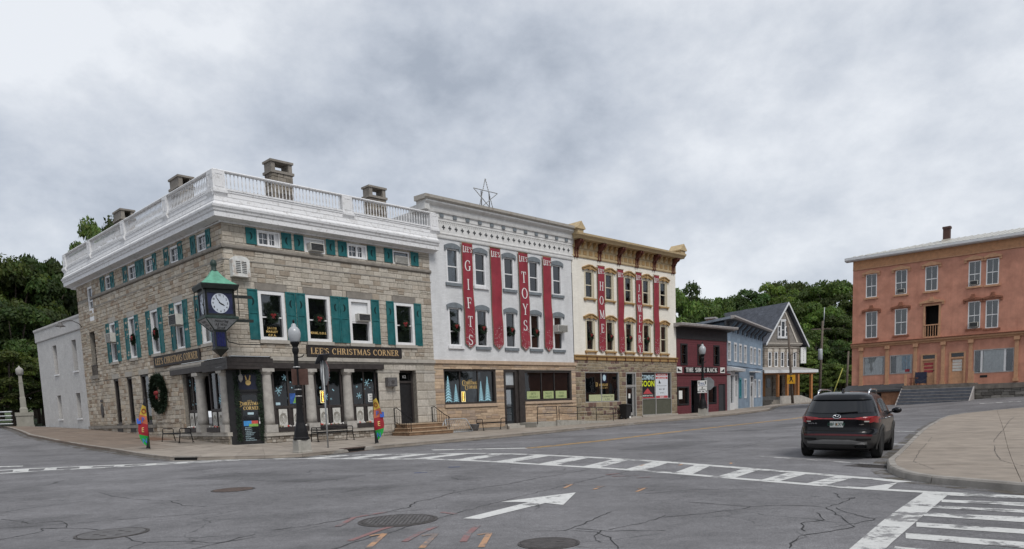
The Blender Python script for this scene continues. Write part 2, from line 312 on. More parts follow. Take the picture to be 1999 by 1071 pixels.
# crosswalk across the side street (left)
LN_=[(-18.3,19.8),(-15.22,21.8),(-14.22,22.55),(-13.22,22.97),(-12.14,23.3),(-11.22,23.8),(-10.11,24.2),(-9.12,24.7)]
LF_=[(-19.6,21.4),(-16.22,23.3),(-15.6,23.75),(-14.2,24.2),(-12.78,24.45),(-11.96,24.58),(-10.86,24.98),(-9.6,25.3)]
drape('crosswalk_line',LN_,inset(LN_,.34),M_WHITE); drape('crosswalk_line',inset(LF_,-.34),LF_,M_WHITE)
for a,b,c,d in [(-14.97,-14.66,-15.95,-15.6),(-14.36,-14.05,-15.15,-14.85),(-13.5,-13.2,-14.2,-13.8),(-12.6,-12.3,-13.15,-12.85),(-11.8,-11.5,-12.15,-11.85),(-10.95,-10.65,-11.25,-10.95),(-10.2,-9.95,-10.35,-10.1),(-15.9,-15.55,-17.1,-16.75)]:
    drape('crosswalk_bar',[atx(LN_,a),atx(LF_,c)],[atx(LN_,b),atx(LF_,d)],M_WHITE,off=.0045)
drape('lane_line',[(-17.41,24.98),(-16.67,25.07)],[(-17.1,24.45),(-16.4,24.65)],M_WHITE)
# crosswalk on the near right
drape('crosswalk_line',[(2.6,6.1),(3.31,7.1),(4.54,8.81),(6.27,11.09)],[(2.95,6.05),(3.61,7.02),(4.74,8.5),(6.55,10.88)],M_WHITE)
BR=[((6.53,10.89),(6.40,10.68),(7.30,10.36),(7.10,10.08)),((6.06,10.25),(5.91,10.0),(6.83,9.70),(6.61,9.38)),((5.61,9.68),(5.49,9.48),(6.40,9.08),(6.23,8.84)),((5.16,9.10),(5.02,8.85),(6.02,8.54),(5.77,8.18)),((4.69,8.42),(4.53,8.13),(5.47,7.75),(5.30,7.50)),((4.22,7.78),(4.06,7.48),(5.01,7.09),(4.82,6.82)),((3.75,7.1),(3.55,6.8),(4.5,6.4),(4.3,6.1))]
for k,(a,b,c,d) in enumerate(BR):
    ext=lambda p,q:(p[0]+(q[0]-p[0])*2.2,p[1]+(q[1]-p[1])*2.2)
    drape('crosswalk_bar',[a,ext(a,c)],[b,ext(b,d)],M_WORN if k==2 else M_WHITE,off=.0045)
# lane arrow, centre line, stop line, parking lines
AR=MB(); ap=[(-.69,9.98),(-.45,9.87),(.51,11.25),(.76,10.95),(1.09,12.46),(-.19,11.57),(.26,11.42)]
def flat(name,pts,m,off=.0055,tris=None):
    mb=MB(); z=meshz(pts); mb.add([(p[0],p[1],q+off) for p,q in zip(pts,z)],tris or [tuple(range(len(pts)))]); o=mb.build(name,m,road)
    if o.data.polygons[0].normal.z<0:o.data.flip_normals()
    return o
flat('lane_arrow',ap,asphalt('arrow_paint',(.58,.58,.565),.35),tris=[(0,1,2,6),(2,3,4),(2,4,6),(6,4,5)])
YL=[(.5,25.6),(3.27,28.62),(7.2,33.6),(11.28,38.4),(17.52,45.0),(22.5,51.5),(27.5,60),(33,72)]
drape('centre_line',YL,inset(YL,-.11),M_YEL); drape('centre_line',inset(YL,-.24),inset(YL,-.35),M_YEL)
drape('stop_line',[(-2.9,26.75),(.5,25.8)],[(-2.75,26.25),(.6,25.35)],M_WHITE)
drape('parking_line',[(6.6,19.3),(8.42,16.62)],[(6.5,19.22),(8.3,16.54)],M_WHITE)
drape('parking_line',[(11.2,23.3),(12.05,22.15)],[(11.1,23.2),(11.95,22.05)],M_WHITE)
drape('parking_line',[(13.9,28.2),(14.92,26.5)],[(13.78,28.1),(14.8,26.4)],M_WHITE)
drape('parking_line',[(19.5,59.9),(20.9,58.9)],[(19.6,60.1),(21.0,59.1)],M_WORN)
drape('lane_line',[(21.2,57.9),(26.8,57.2)],[(21.2,58.2),(26.8,57.5)],M_WORN)
drape('lane_line',[(30.2,47.2),(36.8,43.6)],[(30.3,47.45),(36.9,43.85)],M_WORN)
def stroke(name,pts,w,m,off=.006,jit=0,parent=None):
    P=[]
    for a,b in zip(pts,pts[1:]):
        k=max(1,int((Vector(b)-Vector(a)).length/.12)) if jit else 1
        for i in range(k): P.append((a[0]+(b[0]-a[0])*i/k+uni(-jit,jit),a[1]+(b[1]-a[1])*i/k+uni(-jit,jit)))
    P.append(pts[-1]); z=meshz(P); mb=MB(); vs=[]
    for i,p in enumerate(P):
        a=Vector(P[max(0,i-1)]);b=Vector(P[min(len(P)-1,i+1)]); t=(b-a).normalized() if (b-a).length>1e-6 else Vector((1,0)); ww=w*uni(.35,1.3)/2 if jit else w/2
        vs+=[(p[0]-t.y*ww,p[1]+t.x*ww,z[i]+off),(p[0]+t.y*ww,p[1]-t.x*ww,z[i]+off)]
    mb.add(vs,[(2*i,2*i+1,2*i+3,2*i+2) for i in range(len(P)-1)]); o=mb.build(name,m,parent or road)
    if o.data.polygons and o.data.polygons[0].normal.z<0:o.data.flip_normals()
    return o
for a in [[(-1.63,8.07),(-1.60,8.98),(-1.76,8.86)],[(-1.02,7.95),(-.95,8.84),(-1.10,8.72)],[(-.36,7.87),(-.29,8.76),(-.43,8.65)]]:
    stroke('survey_mark',a[:2],.075,M_ORA); stroke('survey_mark',a[1:],.07,M_ORA,.0065)
for a in [[(.93,13.13),(1.15,13.8),(1.0,13.7)],[(1.44,12.83),(1.68,13.32),(1.54,13.24)],[(2.10,12.3),(2.36,12.84),(2.2,12.76)],[(3.05,17.3),(3.2,17.6)],[(3.95,17.2),(4.1,17.5)],[(5.2,17.3),(5.3,17.6)]]:
    stroke('survey_mark',a,.06,M_ORA)
for a in [[(-1.94,8.57),(-1.72,9.27),(-1.6,9.5)],[(-1.27,8.38),(-1.17,8.89),(-1.0,9.4)],[(-.58,8.23),(-.55,8.75),(-.46,9.33)],[(-2.35,9.69),(-2.29,10.46),(-1.9,10.9)],[(-1.05,10.66),(-.82,10.43)],[(2.07,15.03),(2.62,15.04)],[(2.0,15.4),(2.3,15.6)],[(2.5,14.6),(2.8,14.7)]]:
    stroke('survey_mark',a,.085,M_RED,.0062)
stroke('survey_mark',[(-2.3,17.3),(-2.0,17.35)],.12,M_BLUEP); stroke('survey_mark',[(-1.6,18.6),(-1.3,18.6)],.12,M_BLUEP)
CR=[[(-3.21,9.61),(-2.81,9.87),(-2.52,10.19),(-1.96,10.9),(-1.63,11.29),(-1.58,12.01),(-1.34,12.28),(-1.09,12.94),(-.64,13.62),(-.14,14.06),(.6,15.17),(1.82,16.79)],
[(.21,8.77),(.6,8.75),(.85,9.09),(1.38,10.13)],[(.69,8.73),(.99,8.54),(1.09,8.17),(1.08,7.51)],[(.76,8.85),(1.05,8.65),(1.14,8.57),(1.78,8.49)],[(1.15,8.63),(1.31,8.85),(1.65,9.12),(2.03,9.64)],
[(1.99,9.48),(2.51,9.67),(3.13,9.95),(3.31,10.17),(3.05,10.43),(2.63,10.83)],[(3.31,10.17),(3.71,10.2),(4.03,10.12),(4.22,9.85),(4.54,10.14),(5.11,10.82),(4.85,10.67),(5.04,11.42)],
[(4.22,9.85),(4.12,9.21),(3.99,8.72),(3.89,8.28),(3.63,8.11),(3.22,7.89),(3.07,7.81),(2.75,7.21)],[(4.38,9.81),(4.3,9.35),(4.35,8.93),(4.4,8.77),(3.98,8.45)],[(3.8,8.83),(3.94,9.41)],[(3.25,8.11),(3.43,8.64),(3.77,8.81)],
[(-8.89,12.62),(-8.78,13.14),(-8.39,13.63),(-7.78,14.29),(-7.25,14.74),(-6.56,15.07),(-6.17,15.64),(-5.63,16.07)],[(-8.77,15.52),(-7.91,14.53),(-7.09,13.9),(-6.37,13.51),(-5.79,12.75),(-5.26,12.44),(-4.54,12.89)],
[(-8.31,11.78),(-7.74,11.45),(-7.37,11.12),(-7.2,11.33),(-7.01,11.29),(-6.7,10.97),(-6.53,10.59),(-6.88,10.61),(-6.69,10.3),(-6.87,9.69)],[(-6.88,10.61),(-6.05,10.37),(-5.85,10.24)],[(-5.18,9.62),(-4.76,9.12),(-4.6,9.04),(-4.61,8.64)],
[(-4.6,9.04),(-4.09,9.02),(-3.57,8.78),(-3.33,9.35)],[(-3.78,8.47),(-3.57,8.78),(-3.43,8.96),(-3.24,9.1)],[(1.05,8.65),(.9,8.3),(.95,7.9)],[(2.2,12.0),(3.2,12.4),(4.2,12.2)],[(-.6,14.9),(-1.1,15.3),(-1.3,15.9)],[(-3.6,13.3),(-3.1,13.9),(-2.9,14.6)],[(4.6,20.4),(5.6,21.4),(7.4,23.6),(9.6,26.6)]]
M_PATCH=asphalt('patched_asphalt'); M_PATCH.node_tree.nodes['RGB'].outputs[0].default_value=(.118,.116,.120,1)
for A_p,B_p in (([(-7.5,19.6),(-3.4,17.2)],[(-8.3,18.3),(-4.2,15.9)]),([(3.4,23.2),(6.4,26.8)],[(4.5,22.3),(7.5,25.9)]),([(-3.6,6.6),(-2.4,7.9)],[(-2.9,6.0),(-1.8,7.3)]),([(9.5,32.5),(14.5,38.3)],[(10.6,31.6),(15.6,37.4)])): drape('road_patch',A_p,B_p,M_PATCH,.0025)
for a_p in ([(-14,14.2),(-9,15.6),(-4,17.0),(1.2,19.2)],[(-3.3,5.2),(-2.6,7.0),(-1.5,9.2),(-.4,11.3),(1.6,14.6),(4.2,18.6),(8.4,24.6),(13.6,31.6),(19,38.4)],[(-12,9.6),(-8,10.6),(-4.6,11.7)]): stroke('crack',a_p,.017,M_CRACK,.0034,.03)
for k,c in enumerate(CR): stroke('crack',c,.017 if k!=0 else .022,M_CRACK,.0035,.028)
# ---------------------------------------------------------------- pavements
S_STONE=Site((-12.0995,32.7102),R(45.12)); S_LEFT=Site((-12.0995,32.7102),R(134.3))
S_GREY=Site((-4.0712,40.7049),R(45.6)); S_CREAM=Site((4.4310,49.0309),R(46)); S_RED=Site((13.0847,57.3877),R(46))
S_BLUE=Site((18.75,63.3),R(29.5)); S_GABLE=Site((29.277,84.415),R(61)); S_OR=Site((27.153,58.415),R(131.5))
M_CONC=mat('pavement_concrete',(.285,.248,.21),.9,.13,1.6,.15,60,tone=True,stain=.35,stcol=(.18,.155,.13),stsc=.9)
M_JOINT=mat('pavement_joint',(.12,.105,.09),.95,.15,6,0)
M_KERB=mat('kerb_stone',(.27,.25,.225),.9,.15,2.2,.15,40,stain=.4,stcol=(.12,.11,.10),stsc=1.6)
Lf=lambda u,o=0:(S_LEFT.w(-u,-o).x,S_LEFT.w(-u,-o).y)
Ff=lambda u,o=0:(S_STONE.w(u,-o).x,S_STONE.w(u,-o).y)
Bf=lambda u,o=0:(S_BLUE.w(u,-o).x,S_BLUE.w(u,-o).y)
PAIR=[((-58,80.5),Lf(62)),((-42.5,62.0),Lf(40)),((-27.3,41.8),Lf(17.5)),((-22.8,37.06),Lf(10.7)),((-19.44,33.67),Lf(6)),((-17.22,31.6),Lf(3.3)),((-15.3,29.6),Lf(2.2)),((-13.2,27.2),Lf(1.4)),((-12.1,26.0),Lf(.9)),((-10.95,25.45),Lf(.3)),((-9.43,25.15),Ff(.5)),((-8.36,24.95),Ff(1.1)),((-7.1,25.0),Ff(1.8)),((-6.5,26.0),Ff(2.6)),((-6.15,27.0),Ff(3.4)),((-5.5,28.1),Ff(4.3)),((-3.72,30.3),Ff(6.4)),((-1.59,32.7),Ff(9)),((.65,35.7),Ff(12)),((4.15,41.0),Ff(17.6)),((7.49,45.0),Ff(22.7)),((12.2,49.7),Ff(29.6)),((16.5,53.9),Ff(36)),((18.9,57.4),Ff(40.2)),((21.7,61.4),Bf(.2)),((23.9,66.9),Bf(5)),((28.2,77.0),Bf(15)),((31.4,80.3),(29.9,82.0)),((36,82.6),(34.5,84.4)),((44,86.2),(42.5,88.0))]
def ladder(pairs,step,wd,tones):
    sw=MB(); slabs=[]
    st=[]
    for (k0,i0),(k1,i1) in zip(pairs,pairs[1:]):
        n=max(1,round(((Vector(k1)-Vector(k0)).length+(Vector(i1)-Vector(i0)).length)/2/step))
        for j in range(n): f=j/n; st.append(((k0[0]+(k1[0]-k0[0])*f,k0[1]+(k1[1]-k0[1])*f),(i0[0]+(i1[0]-i0[0])*f,i0[1]+(i1[1]-i0[1])*f)))
    st.append(pairs[-1])
    for s,(a,b) in enumerate(zip(st,st[1:])):
        w=((Vector(a[0])-Vector(a[1])).length+(Vector(b[0])-Vector(b[1])).length)/2; n=max(1,round(w/wd))
        for j in range(n):
            L=lambda p,f:(p[0][0]+(p[1][0]-p[0][0])*f,p[0][1]+(p[1][1]-p[0][1])*f)
            q=[L(a,j/n),L(b,j/n),L(b,(j+1)/n),L(a,(j+1)/n)]; slabs.append(q)
        sw.add([G3(a[0],.10),G3(b[0],.10),G3(b[1],.10),G3(a[1],.10)],[(0,1,2,3)])
    return st,sw,slabs
def slab(q,parent,tone,h=.13,gap=.006):
    c=Vector((sum(p[0] for p in q)/len(q),sum(p[1] for p in q)/len(q))); P=[]
    for p in q:
        d=c-Vector(p); P.append(tuple(Vector(p)+d.normalized()*min(gap*1.5,d.length*.3)))
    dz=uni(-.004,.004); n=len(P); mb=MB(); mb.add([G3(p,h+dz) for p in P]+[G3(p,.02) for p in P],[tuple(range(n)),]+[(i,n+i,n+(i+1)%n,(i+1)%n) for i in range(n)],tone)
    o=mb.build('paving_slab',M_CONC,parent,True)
    if o.data.polygons[0].normal.z<0: o.data.flip_normals()
    return o
st,sw,slabs=ladder(PAIR,1.6,2.0,None)
sidewalk=sw.build('sidewalk',M_JOINT); tag(sidewalk,kind='structure')
if sidewalk.data.polygons[0].normal.z<0: sidewalk.data.flip_normals()
for q in slabs:
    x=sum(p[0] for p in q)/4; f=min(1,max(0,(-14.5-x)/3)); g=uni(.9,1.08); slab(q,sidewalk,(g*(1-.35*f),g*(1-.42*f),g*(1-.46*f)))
def kerb(name,pts,side,every=4):
    n=len(pts); root=None
    def prof(i):
        p=pts[i]; a=Vector(pts[max(0,i-1)]);b=Vector(pts[min(n-1,i+1)]); t=(b-a).normalized(); nn=Vector((-t.y,t.x))*side; h=.136
        z=gz(*p); q=Vector(p)+nn*.025; r=Vector(p)+nn*.17
        return [Vector(v) for v in ((p[0],p[1],z-.12),(q.x,q.y,z+h-.03),(q.x+nn.x*.025,q.y+nn.y*.025,z+h),(r.x,r.y,z+h),(r.x,r.y,z-.12))],t
    core=MB()
    for i in range(n-1):
        A,t=prof(i);B_,u=prof(i+1); nn=Vector((-t.y,t.x,0))*side*.012; dz=Vector((0,0,-.012)); core.add([v+(nn if k<3 else -nn)+dz for k,v in enumerate(A)]+[v+(nn if k<3 else -nn)+dz for k,v in enumerate(B_)],[(j,5+j,6+j,j+1) for j in range(4)])
    root=core.build(name,M_JOINT); tag(root,kind='structure')
    for s0 in range(0,n-1,every):
        s1=min(n-1,s0+every); mb=MB(); vs=[]; js=Vector((uni(-.008,.008),uni(-.008,.008),uni(-.006,.006)))
        for i in range(s0,s1+1):
            P,t=prof(i); g=Vector((t.x,t.y,0))*(.010 if i==s0 else -.010 if i==s1 else 0); vs+=[v+g+js for v in P]
        m=s1-s0; fs=[(i*5+j,(i+1)*5+j,(i+1)*5+j+1,i*5+j+1) for i in range(m) for j in range(4)]+[(0,1,2,3,4),tuple(m*5+k for k in (4,3,2,1,0))]
        mb.add(vs,fs); mb.build('kerb_stone',M_KERB,root)
    return root
kp=[]
for a in resamp([p[0] for p in PAIR],120): kp.append(a)
kerb('kerb',kp,1)
# right-hand pavement with rounded corner
KR=[(13,4.6),(10.2,6.6),(8.5,8.7),(7.62,10.6),(7.31,11.61),(7.10,12.4),(7.12,13.2),(7.32,13.91),(7.68,14.91),(8.41,16.39),(9.71,18.48),(11.99,22.11),(14.79,26.34),(20.3,34.6),(22.2,37.2),(24.2,39.2),(27.02,40.9),(31,42.2),(38,43)]
kR=resamp(KR,90); kerb('kerb',kR,-1)
M_GRIME=asphalt('gutter_grime',(.085,.075,.062),.95); drape('gutter_grime',kp,inset(kp,-.32),M_GRIME,.004); drape('gutter_grime',kR,inset(kR,.30),M_GRIME,.004)
poly=inset(kR,-.17)+[(48,40),(48,2),(16,2)]
def clip(poly,a,b,c):     # keep a*x+b*y>=c
    o=[]
    for p,q in zip(poly,poly[1:]+poly[:1]):
        dp=a*p[0]+b*p[1]-c; dq=a*q[0]+b*q[1]-c
        if dp>=0:o.append(p)
        if dp*dq<0: f=dp/(dp-dq); o.append((p[0]+(q[0]-p[0])*f,p[1]+(q[1]-p[1])*f))
    return o
bs=MB(); 
sidewalk2=None; cells=[]
t0=az(R(33)); s0=az(R(123)); O=Vector((7.2,12.6))
for i in range(-3,22):
    for j in range(-8,14):
        u0,u1=i*2.6,(i+1)*2.6; v0,v1=-1+j*2.3,-1+(j+1)*2.3
        c=poly
        for a,k in ((t0,u0),(-t0,-u1),(s0,v0),(-s0,-v1)):
            c=clip(c,a.x,a.y,k+a.x*O.x+a.y*O.y)
            if len(c)<3:break
        if len(c)>=3:
            ar=abs(sum(p[0]*q[1]-q[0]*p[1] for p,q in zip(c,c[1:]+c[:1])))/2
            ctr=Vector((sum(p[0] for p in c)/len(c),sum(p[1] for p in c)/len(c)))
            if ar>.05 and ctr.x/max(1,ctr.y)<.95:
                cells.append(c); bs.add([G3(p,.09) for p in c],[tuple(range(len(c)))])
sidewalk2=bs.build('sidewalk',M_JOINT); tag(sidewalk2,kind='structure')
for c in cells:
    g=uni(.95,1.06); slab(c,sidewalk2,(g*.93,g*.91,g*.89),.13,.004)
stroke('crack',[(9.6,13.6),(10.2,15.2),(11.6,17.5),(13.6,20.6),(16.3,24.2),(19.6,28.8),(22,32)],.012,M_CRACK,.1375,.012,sidewalk2)
stroke('crack',[(7.9,13.6),(8.6,15.6),(10.4,18.6),(13,22.6)],.010,M_CRACK,.1375,.01,sidewalk2)
# ---------------------------------------------------------------- ironwork set in the road
M_IRON=mat('cast_iron',(.075,.068,.066),.7,.25,12,.3,70,metal=.3); M_IRONL=mat('worn_iron',(.125,.12,.12),.65,.2,12,.2,60,metal=.3); M_RUST=mat('rusty_iron',(.085,.060,.050),.85,.3,9,.3,50)
def manhole(x,y,r,label,mt,style):
    z=meshz([(x,y)])[0]; sl=(gz(x,y+.5)-gz(x,y-.5)); t=thing('manhole_cover',label,'manhole cover',(x,y,z),0,'manhole covers in the road'); t.rotation_euler=(sl,-(gz(x+.5,y)-gz(x-.5,y)),0)
    MB().lathe([(r*.98,-.03),(r*.98,.009),(r*.90,.009),(r*.90,.003),(r*.88,.003)],n=48,sm=False).build('frame_ring',M_IRON,t)
    c=MB().lathe([(r*.88,-.03),(r*.88,.010),(0.001,.010)],n=48,sm=False).build('cover',mt,t)
    st_=MB()
    if style==0:
        k=int(r*2/.055)
        for i in range(k):
            for j in range(k):
                px=(i-k/2+.5)*.055; py=(j-k/2+.5)*.055
                if math.hypot(px,py)<r*.8: st_.box(px-.017,px+.017,py-.02,py+.02,.009,.016)
    else:
        for q in range(style): a=q*2*math.pi/max(1,style)+.4; px,py=math.cos(a)*r*.4,math.sin(a)*r*.4; st_.box(px-.04,px+.04,py-.02,py+.02,.009,.0125)
    tag(st_.build('raised_studs' if style==0 else 'pick_slots',M_IRONL if style==0 else M_IRON,t),kind='stuff')
manhole(-1.59,10.03,.56,'large round studded manhole cover beside the white lane arrow',M_IRON,0)
manhole(.38,7.95,.35,'plain dark round manhole cover at the bottom edge, right of the studded one',M_IRON,1)
manhole(-5.45,9.85,.47,'grey round cover with slots in the left foreground road',M_IRONL,6)
manhole(-5.75,15.05,.44,'rust-brown round cover in the road before the clock corner',M_RUST,1)
M_DARK=mat('black_and_hollow_shade',(.006,.006,.006),.9,.1,5,0)  # for black parts, and for solid fills coloured as the shade inside hollows
def grate(x,y,rz,L,Wd,label):
    t=thing('storm_grate',label,'storm grate',(x,y,meshz([(x,y)])[0]+.004),rz)
    MB().box(-L/2,L/2,-Wd/2,Wd/2,-.10,.002).build('pit_fill',M_DARK,t)
    f=MB(); f.box(-L/2-.03,L/2+.03,-Wd/2-.03,-Wd/2,-.05,.012).box(-L/2-.03,L/2+.03,Wd/2,Wd/2+.03,-.05,.012).box(-L/2-.03,-L/2,-Wd/2,Wd/2,-.05,.012).box(L/2,L/2+.03,-Wd/2,Wd/2,-.05,.012); f.build('frame',M_IRON,t)
    k=int(L/.075)
    for i in range(k):
        p=-L/2+(i+.5)*L/k; MB().box(p-.012,p+.012,-Wd/2,Wd/2,-.03,.010).build('bar',M_IRON,t)
grate(8.0,16.05,R(-58),1.1,.55,'storm drain grate in the gutter behind the black car')
def inlet(x,y,rz,L,mt,label):
    t=thing('kerb_inlet',label,'drain inlet',(x,y,gz(x,y)),rz)
    MB().box(-L/2,L/2,-.022,.05,.0,.115).build('opening_fill',M_DARK,t)
    MB().box(-L/2-.05,L/2+.05,-.035,.20,.112,.150).build('top_slab',mt,t)
    MB().box(-L/2-.05,L/2+.05,-.30,-.022,-.01,.008).build('sill_plate',mt,t)
inlet(-11.35,25.62,R(-22),1.0,M_KERB,'dark kerb drain inlet near the bench on the clock corner')
inlet(-5.85,27.5,R(58),1.05,M_RUST,'rust-red kerb drain inlet right of the stop sign')
# ---------------------------------------------------------------- lettering
T_,t_=.17,.075
def arc(cx,cy,rx,ry,a0,a1,n=14,thin=t_,thick=T_,flat=False):
    o=[]
    for i in range(n+1):
        a=R(a0+(a1-a0)*i/n); w=thin+(thick-thin)*abs(math.cos(a))**1.3 if not flat else thin
        o.append((cx+rx*math.cos(a),cy+ry*math.sin(a),w))
    return o
def V(x,a=0,b=1,w=T_): return [(x,a,w),(x,b,w)]
def Hn(x0,x1,y,w=t_): return [(x0,y,w),(x1,y,w)]
def srf(x,y,w=.34): return Hn(x-w/2,x+w/2,y,.06)
def GL(c):
    lo,hi=.03,.97
    if c=='L': return .66,[V(.16),srf(.16,lo),srf(.16,hi),Hn(.1,.62,lo),V(.6,0,.24,.06)]
    if c=='E': return .70,[V(.16),Hn(.0,.64,lo),Hn(.0,.62,hi),Hn(.16,.5,.52),V(.63,0,.24,.06),V(.61,.78,1,.06),V(.5,.4,.64,.06)]
    if c=='F': return .66,[V(.16),srf(.16,lo),Hn(.0,.62,hi),Hn(.16,.5,.52),V(.61,.76,1,.06),V(.5,.4,.64,.06)]
    if c=='I': return .38,[V(.19),srf(.19,lo),srf(.19,hi)]
    if c=='T': return .74,[V(.37),srf(.37,lo),Hn(.03,.71,hi),V(.05,.76,1,.06),V(.69,.76,1,.06)]
    if c=='H': return .84,[V(.16),V(.68),Hn(.16,.68,.52),srf(.16,lo),srf(.16,hi),srf(.68,lo),srf(.68,hi)]
    if c=='N': return .86,[V(.14,w=.08),V(.72,w=.08),[(.12,.98,T_),(.72,.02,T_)],srf(.14,lo),srf(.1,hi,.24),srf(.72,hi)]
    if c=='M': return 1.0,[V(.14,w=.08),V(.84),[(.14,.97,T_),(.49,.1,T_)],[(.49,.1,.08),(.82,.97,.08)],srf(.14,lo),srf(.84,lo),srf(.1,hi,.2),srf(.88,hi,.2)]
    if c=='A': return .82,[[(.1,.03,.08),(.41,.98,.08)],[(.40,.98,T_),(.70,.03,T_)],Hn(.22,.6,.34),srf(.1,lo,.28),srf(.72,lo,.3)]
    if c=='V': return .8,[[(.1,.97,T_),(.4,.03,T_)],[(.4,.03,.08),(.7,.97,.08)],srf(.1,hi,.28),srf(.7,hi,.28)]
    if c=='W': return 1.12,[[(.1,.97,T_),(.34,.03,T_)],[(.34,.03,.07),(.55,.9,.07)],[(.55,.97,T_),(.78,.03,T_)],[(.78,.03,.07),(1.0,.97,.07)],srf(.1,hi,.28),srf(1.0,hi,.26),srf(.55,hi,.26)]
    if c=='Y': return .78,[[(.1,.97,T_),(.39,.48,T_)],[(.39,.48,.08),(.68,.97,.08)],V(.39,0,.5),srf(.39,lo),srf(.1,hi,.26),srf(.68,hi,.24)]
    if c=='O': return .90,[arc(.45,.5,.36,.46,0,360,28)]
    if c=='D': return .86,[V(.16),[(.0,.97,.07)]+[(.38+.36*math.cos(R(a)),.5+.47*math.sin(R(a)),t_+(T_-t_)*abs(math.cos(R(a)))) for a in range(90,-91,-15)]+[(.0,.03,.07)]]
    if c=='C': return .82,[arc(.45,.5,.36,.46,48,312,22),V(.70,.68,.95,.07)]
    if c=='G': return .88,[arc(.45,.5,.36,.46,48,330,22),V(.70,.70,.95,.07),V(.70,.05,.45),srf(.70,.45,.3)]
    if c=='S': return .64,[arc(.32,.73,.22,.22,30,270,14,t_,.15)+arc(.32,.27,.24,.22,90,-150,14,t_,.16),V(.52,.72,.93,.06),V(.09,.07,.28,.06)]
    if c=='R': return .82,[V(.16),srf(.16,lo),[(.0,.97,.07),(.34,.97,.07)]+[(.36+.2*math.cos(R(a)),.74+.23*math.sin(R(a)),t_+(T_-t_)*abs(math.cos(R(a)))) for a in range(80,-81,-20)]+[(.16,.5,.07)],[(.36,.5,.15),(.70,.03,.15)],srf(.74,lo,.16)]
    if c=='P': return .74,[V(.16),srf(.16,lo),[(.0,.97,.07),(.34,.97,.07)]+[(.38+.22*math.cos(R(a)),.72+.25*math.sin(R(a)),t_+(T_-t_)*abs(math.cos(R(a)))) for a in range(80,-81,-20)]+[(.16,.46,.07)]]
    if c=='B': return .76,[V(.16),[(.0,.97,.07),(.3,.97,.07)]+[(.34+.18*math.cos(R(a)),.75+.22*math.sin(R(a)),t_+(T_-t_)*abs(math.cos(R(a)))) for a in range(80,-81,-20)]+[(.16,.53,.07)],[(.0,.03,.07),(.3,.03,.07)]+[(.36+.22*math.cos(R(a)),.28+.25*math.sin(R(a)),t_+(T_-t_)*abs(math.cos(R(a)))) for a in range(-80,81,20)]+[(.16,.53,.07)]]
    if c=='K': return .84,[V(.16),srf(.16,lo),srf(.16,hi),[(.2,.42,.08),(.66,.97,.08)],[(.34,.58,T_),(.70,.03,T_)],srf(.72,lo,.24),srf(.66,hi,.24)]
    if c=='J': return .46,[V(.28,.2,1),srf(.28,hi),arc(.13,.2,.15,.2,0,-160,8,.08,.12)]
    if c=="'": return .22,[V(.1,.72,1,.11)]
    return .42,[]
def serif(txt,x,z,h,y,track=.1,sx=1.0,bold=1.0,vert=False,gap=1.3,center=True,mb=None):
    """letters in the x-z plane facing -y"""
    mb=mb or MB(); items=[GL(c) for c in txt]
    tot=sum(w+track for w,_ in items)*h*sx-track*h*sx
    cx=x-(tot/2 if center and not vert else 0); cz=z
    for w,strokes in items:
        ox=cx if not vert else x-w*h*sx/2
        for s in strokes:
            P=[Vector((ox+p[0]*h*sx,cz+p[1]*h)) for p in s]; Wd=[p[2]*h*bold for p in s]; vs=[]; n=len(P)
            for i in range(n):
                a=P[max(0,i-1)];b=P[min(n-1,i+1)]; d=(b-a); d=d.normalized() if d.length>1e-9 else Vector((1,0)); nn=Vector((-d.y,d.x))*Wd[i]/2
                vs+=[(P[i].x+nn.x,y,P[i].y+nn.y),(P[i].x-nn.x,y,P[i].y-nn.y)]
            mb.add(vs,[(2*i,2*i+1,2*i+3,2*i+2) for i in range(n-1)])
        if vert: cz-=h*gap
        else: cx+=(w+track)*h*sx
    return mb
_GC={}
def _glyphs():
    """all characters of the built-in vector font once, at two weights"""
    obs=[]
    for wt in (0.008,0.03):
        for c in "ABCDEFGHIJKLMNOPQRSTUVWXYZabcdefghijklmnopqrstuvwxyz0123456789.,-'!&":
            cu=bpy.data.curves.new('txt','FONT'); cu.body=c; cu.size=1; cu.offset=wt; cu.resolution_u=2; cu.fill_mode='FRONT'; o=bpy.data.objects.new('txt',cu); COL.objects.link(o); obs.append((wt,c,o,cu))
    dg=bpy.context.evaluated_depsgraph_get()
    for wt,c,o,cu in obs:
        me=bpy.data.meshes.new_from_object(o.evaluated_get(dg)); _GC[(wt,c)]=([tuple(v.co) for v in me.vertices],[tuple(p.vertices) for p in me.polygons]); bpy.data.meshes.remove(me)
    for wt,c,o,cu in obs: bpy.data.objects.remove(o); bpy.data.curves.remove(cu)
_glyphs()
def sans(txt,x,z,h,y,mb,sx=1.0,center=True,bold=0.0):
    """letters in the x-z plane facing -y"""
    wt=.03 if bold>.018 else .008; k=h/.72; cx=0; its=[]
    for c in txt:
        if c==' ' or (wt,c) not in _GC: cx+=.32; continue
        V_,F_=_GC[(wt,c)]; a=min(v[0] for v in V_); b=max(v[0] for v in V_); its.append((V_,F_,cx-a)); cx+=b-a+.075
    tot=(cx-.075)*k*sx; off=x-(tot/2 if center else 0)
    for V_,F_,o in its: mb.add([(off+(v[0]+o)*k*sx,y,z+v[1]*k) for v in V_],F_)
    return mb
def panel(parent,name,m,x0,x1,y,z0,z1,t=.006,M=None): return MB(M).box(x0,x1,y-t,y,z0,z1).build(name,m,parent)
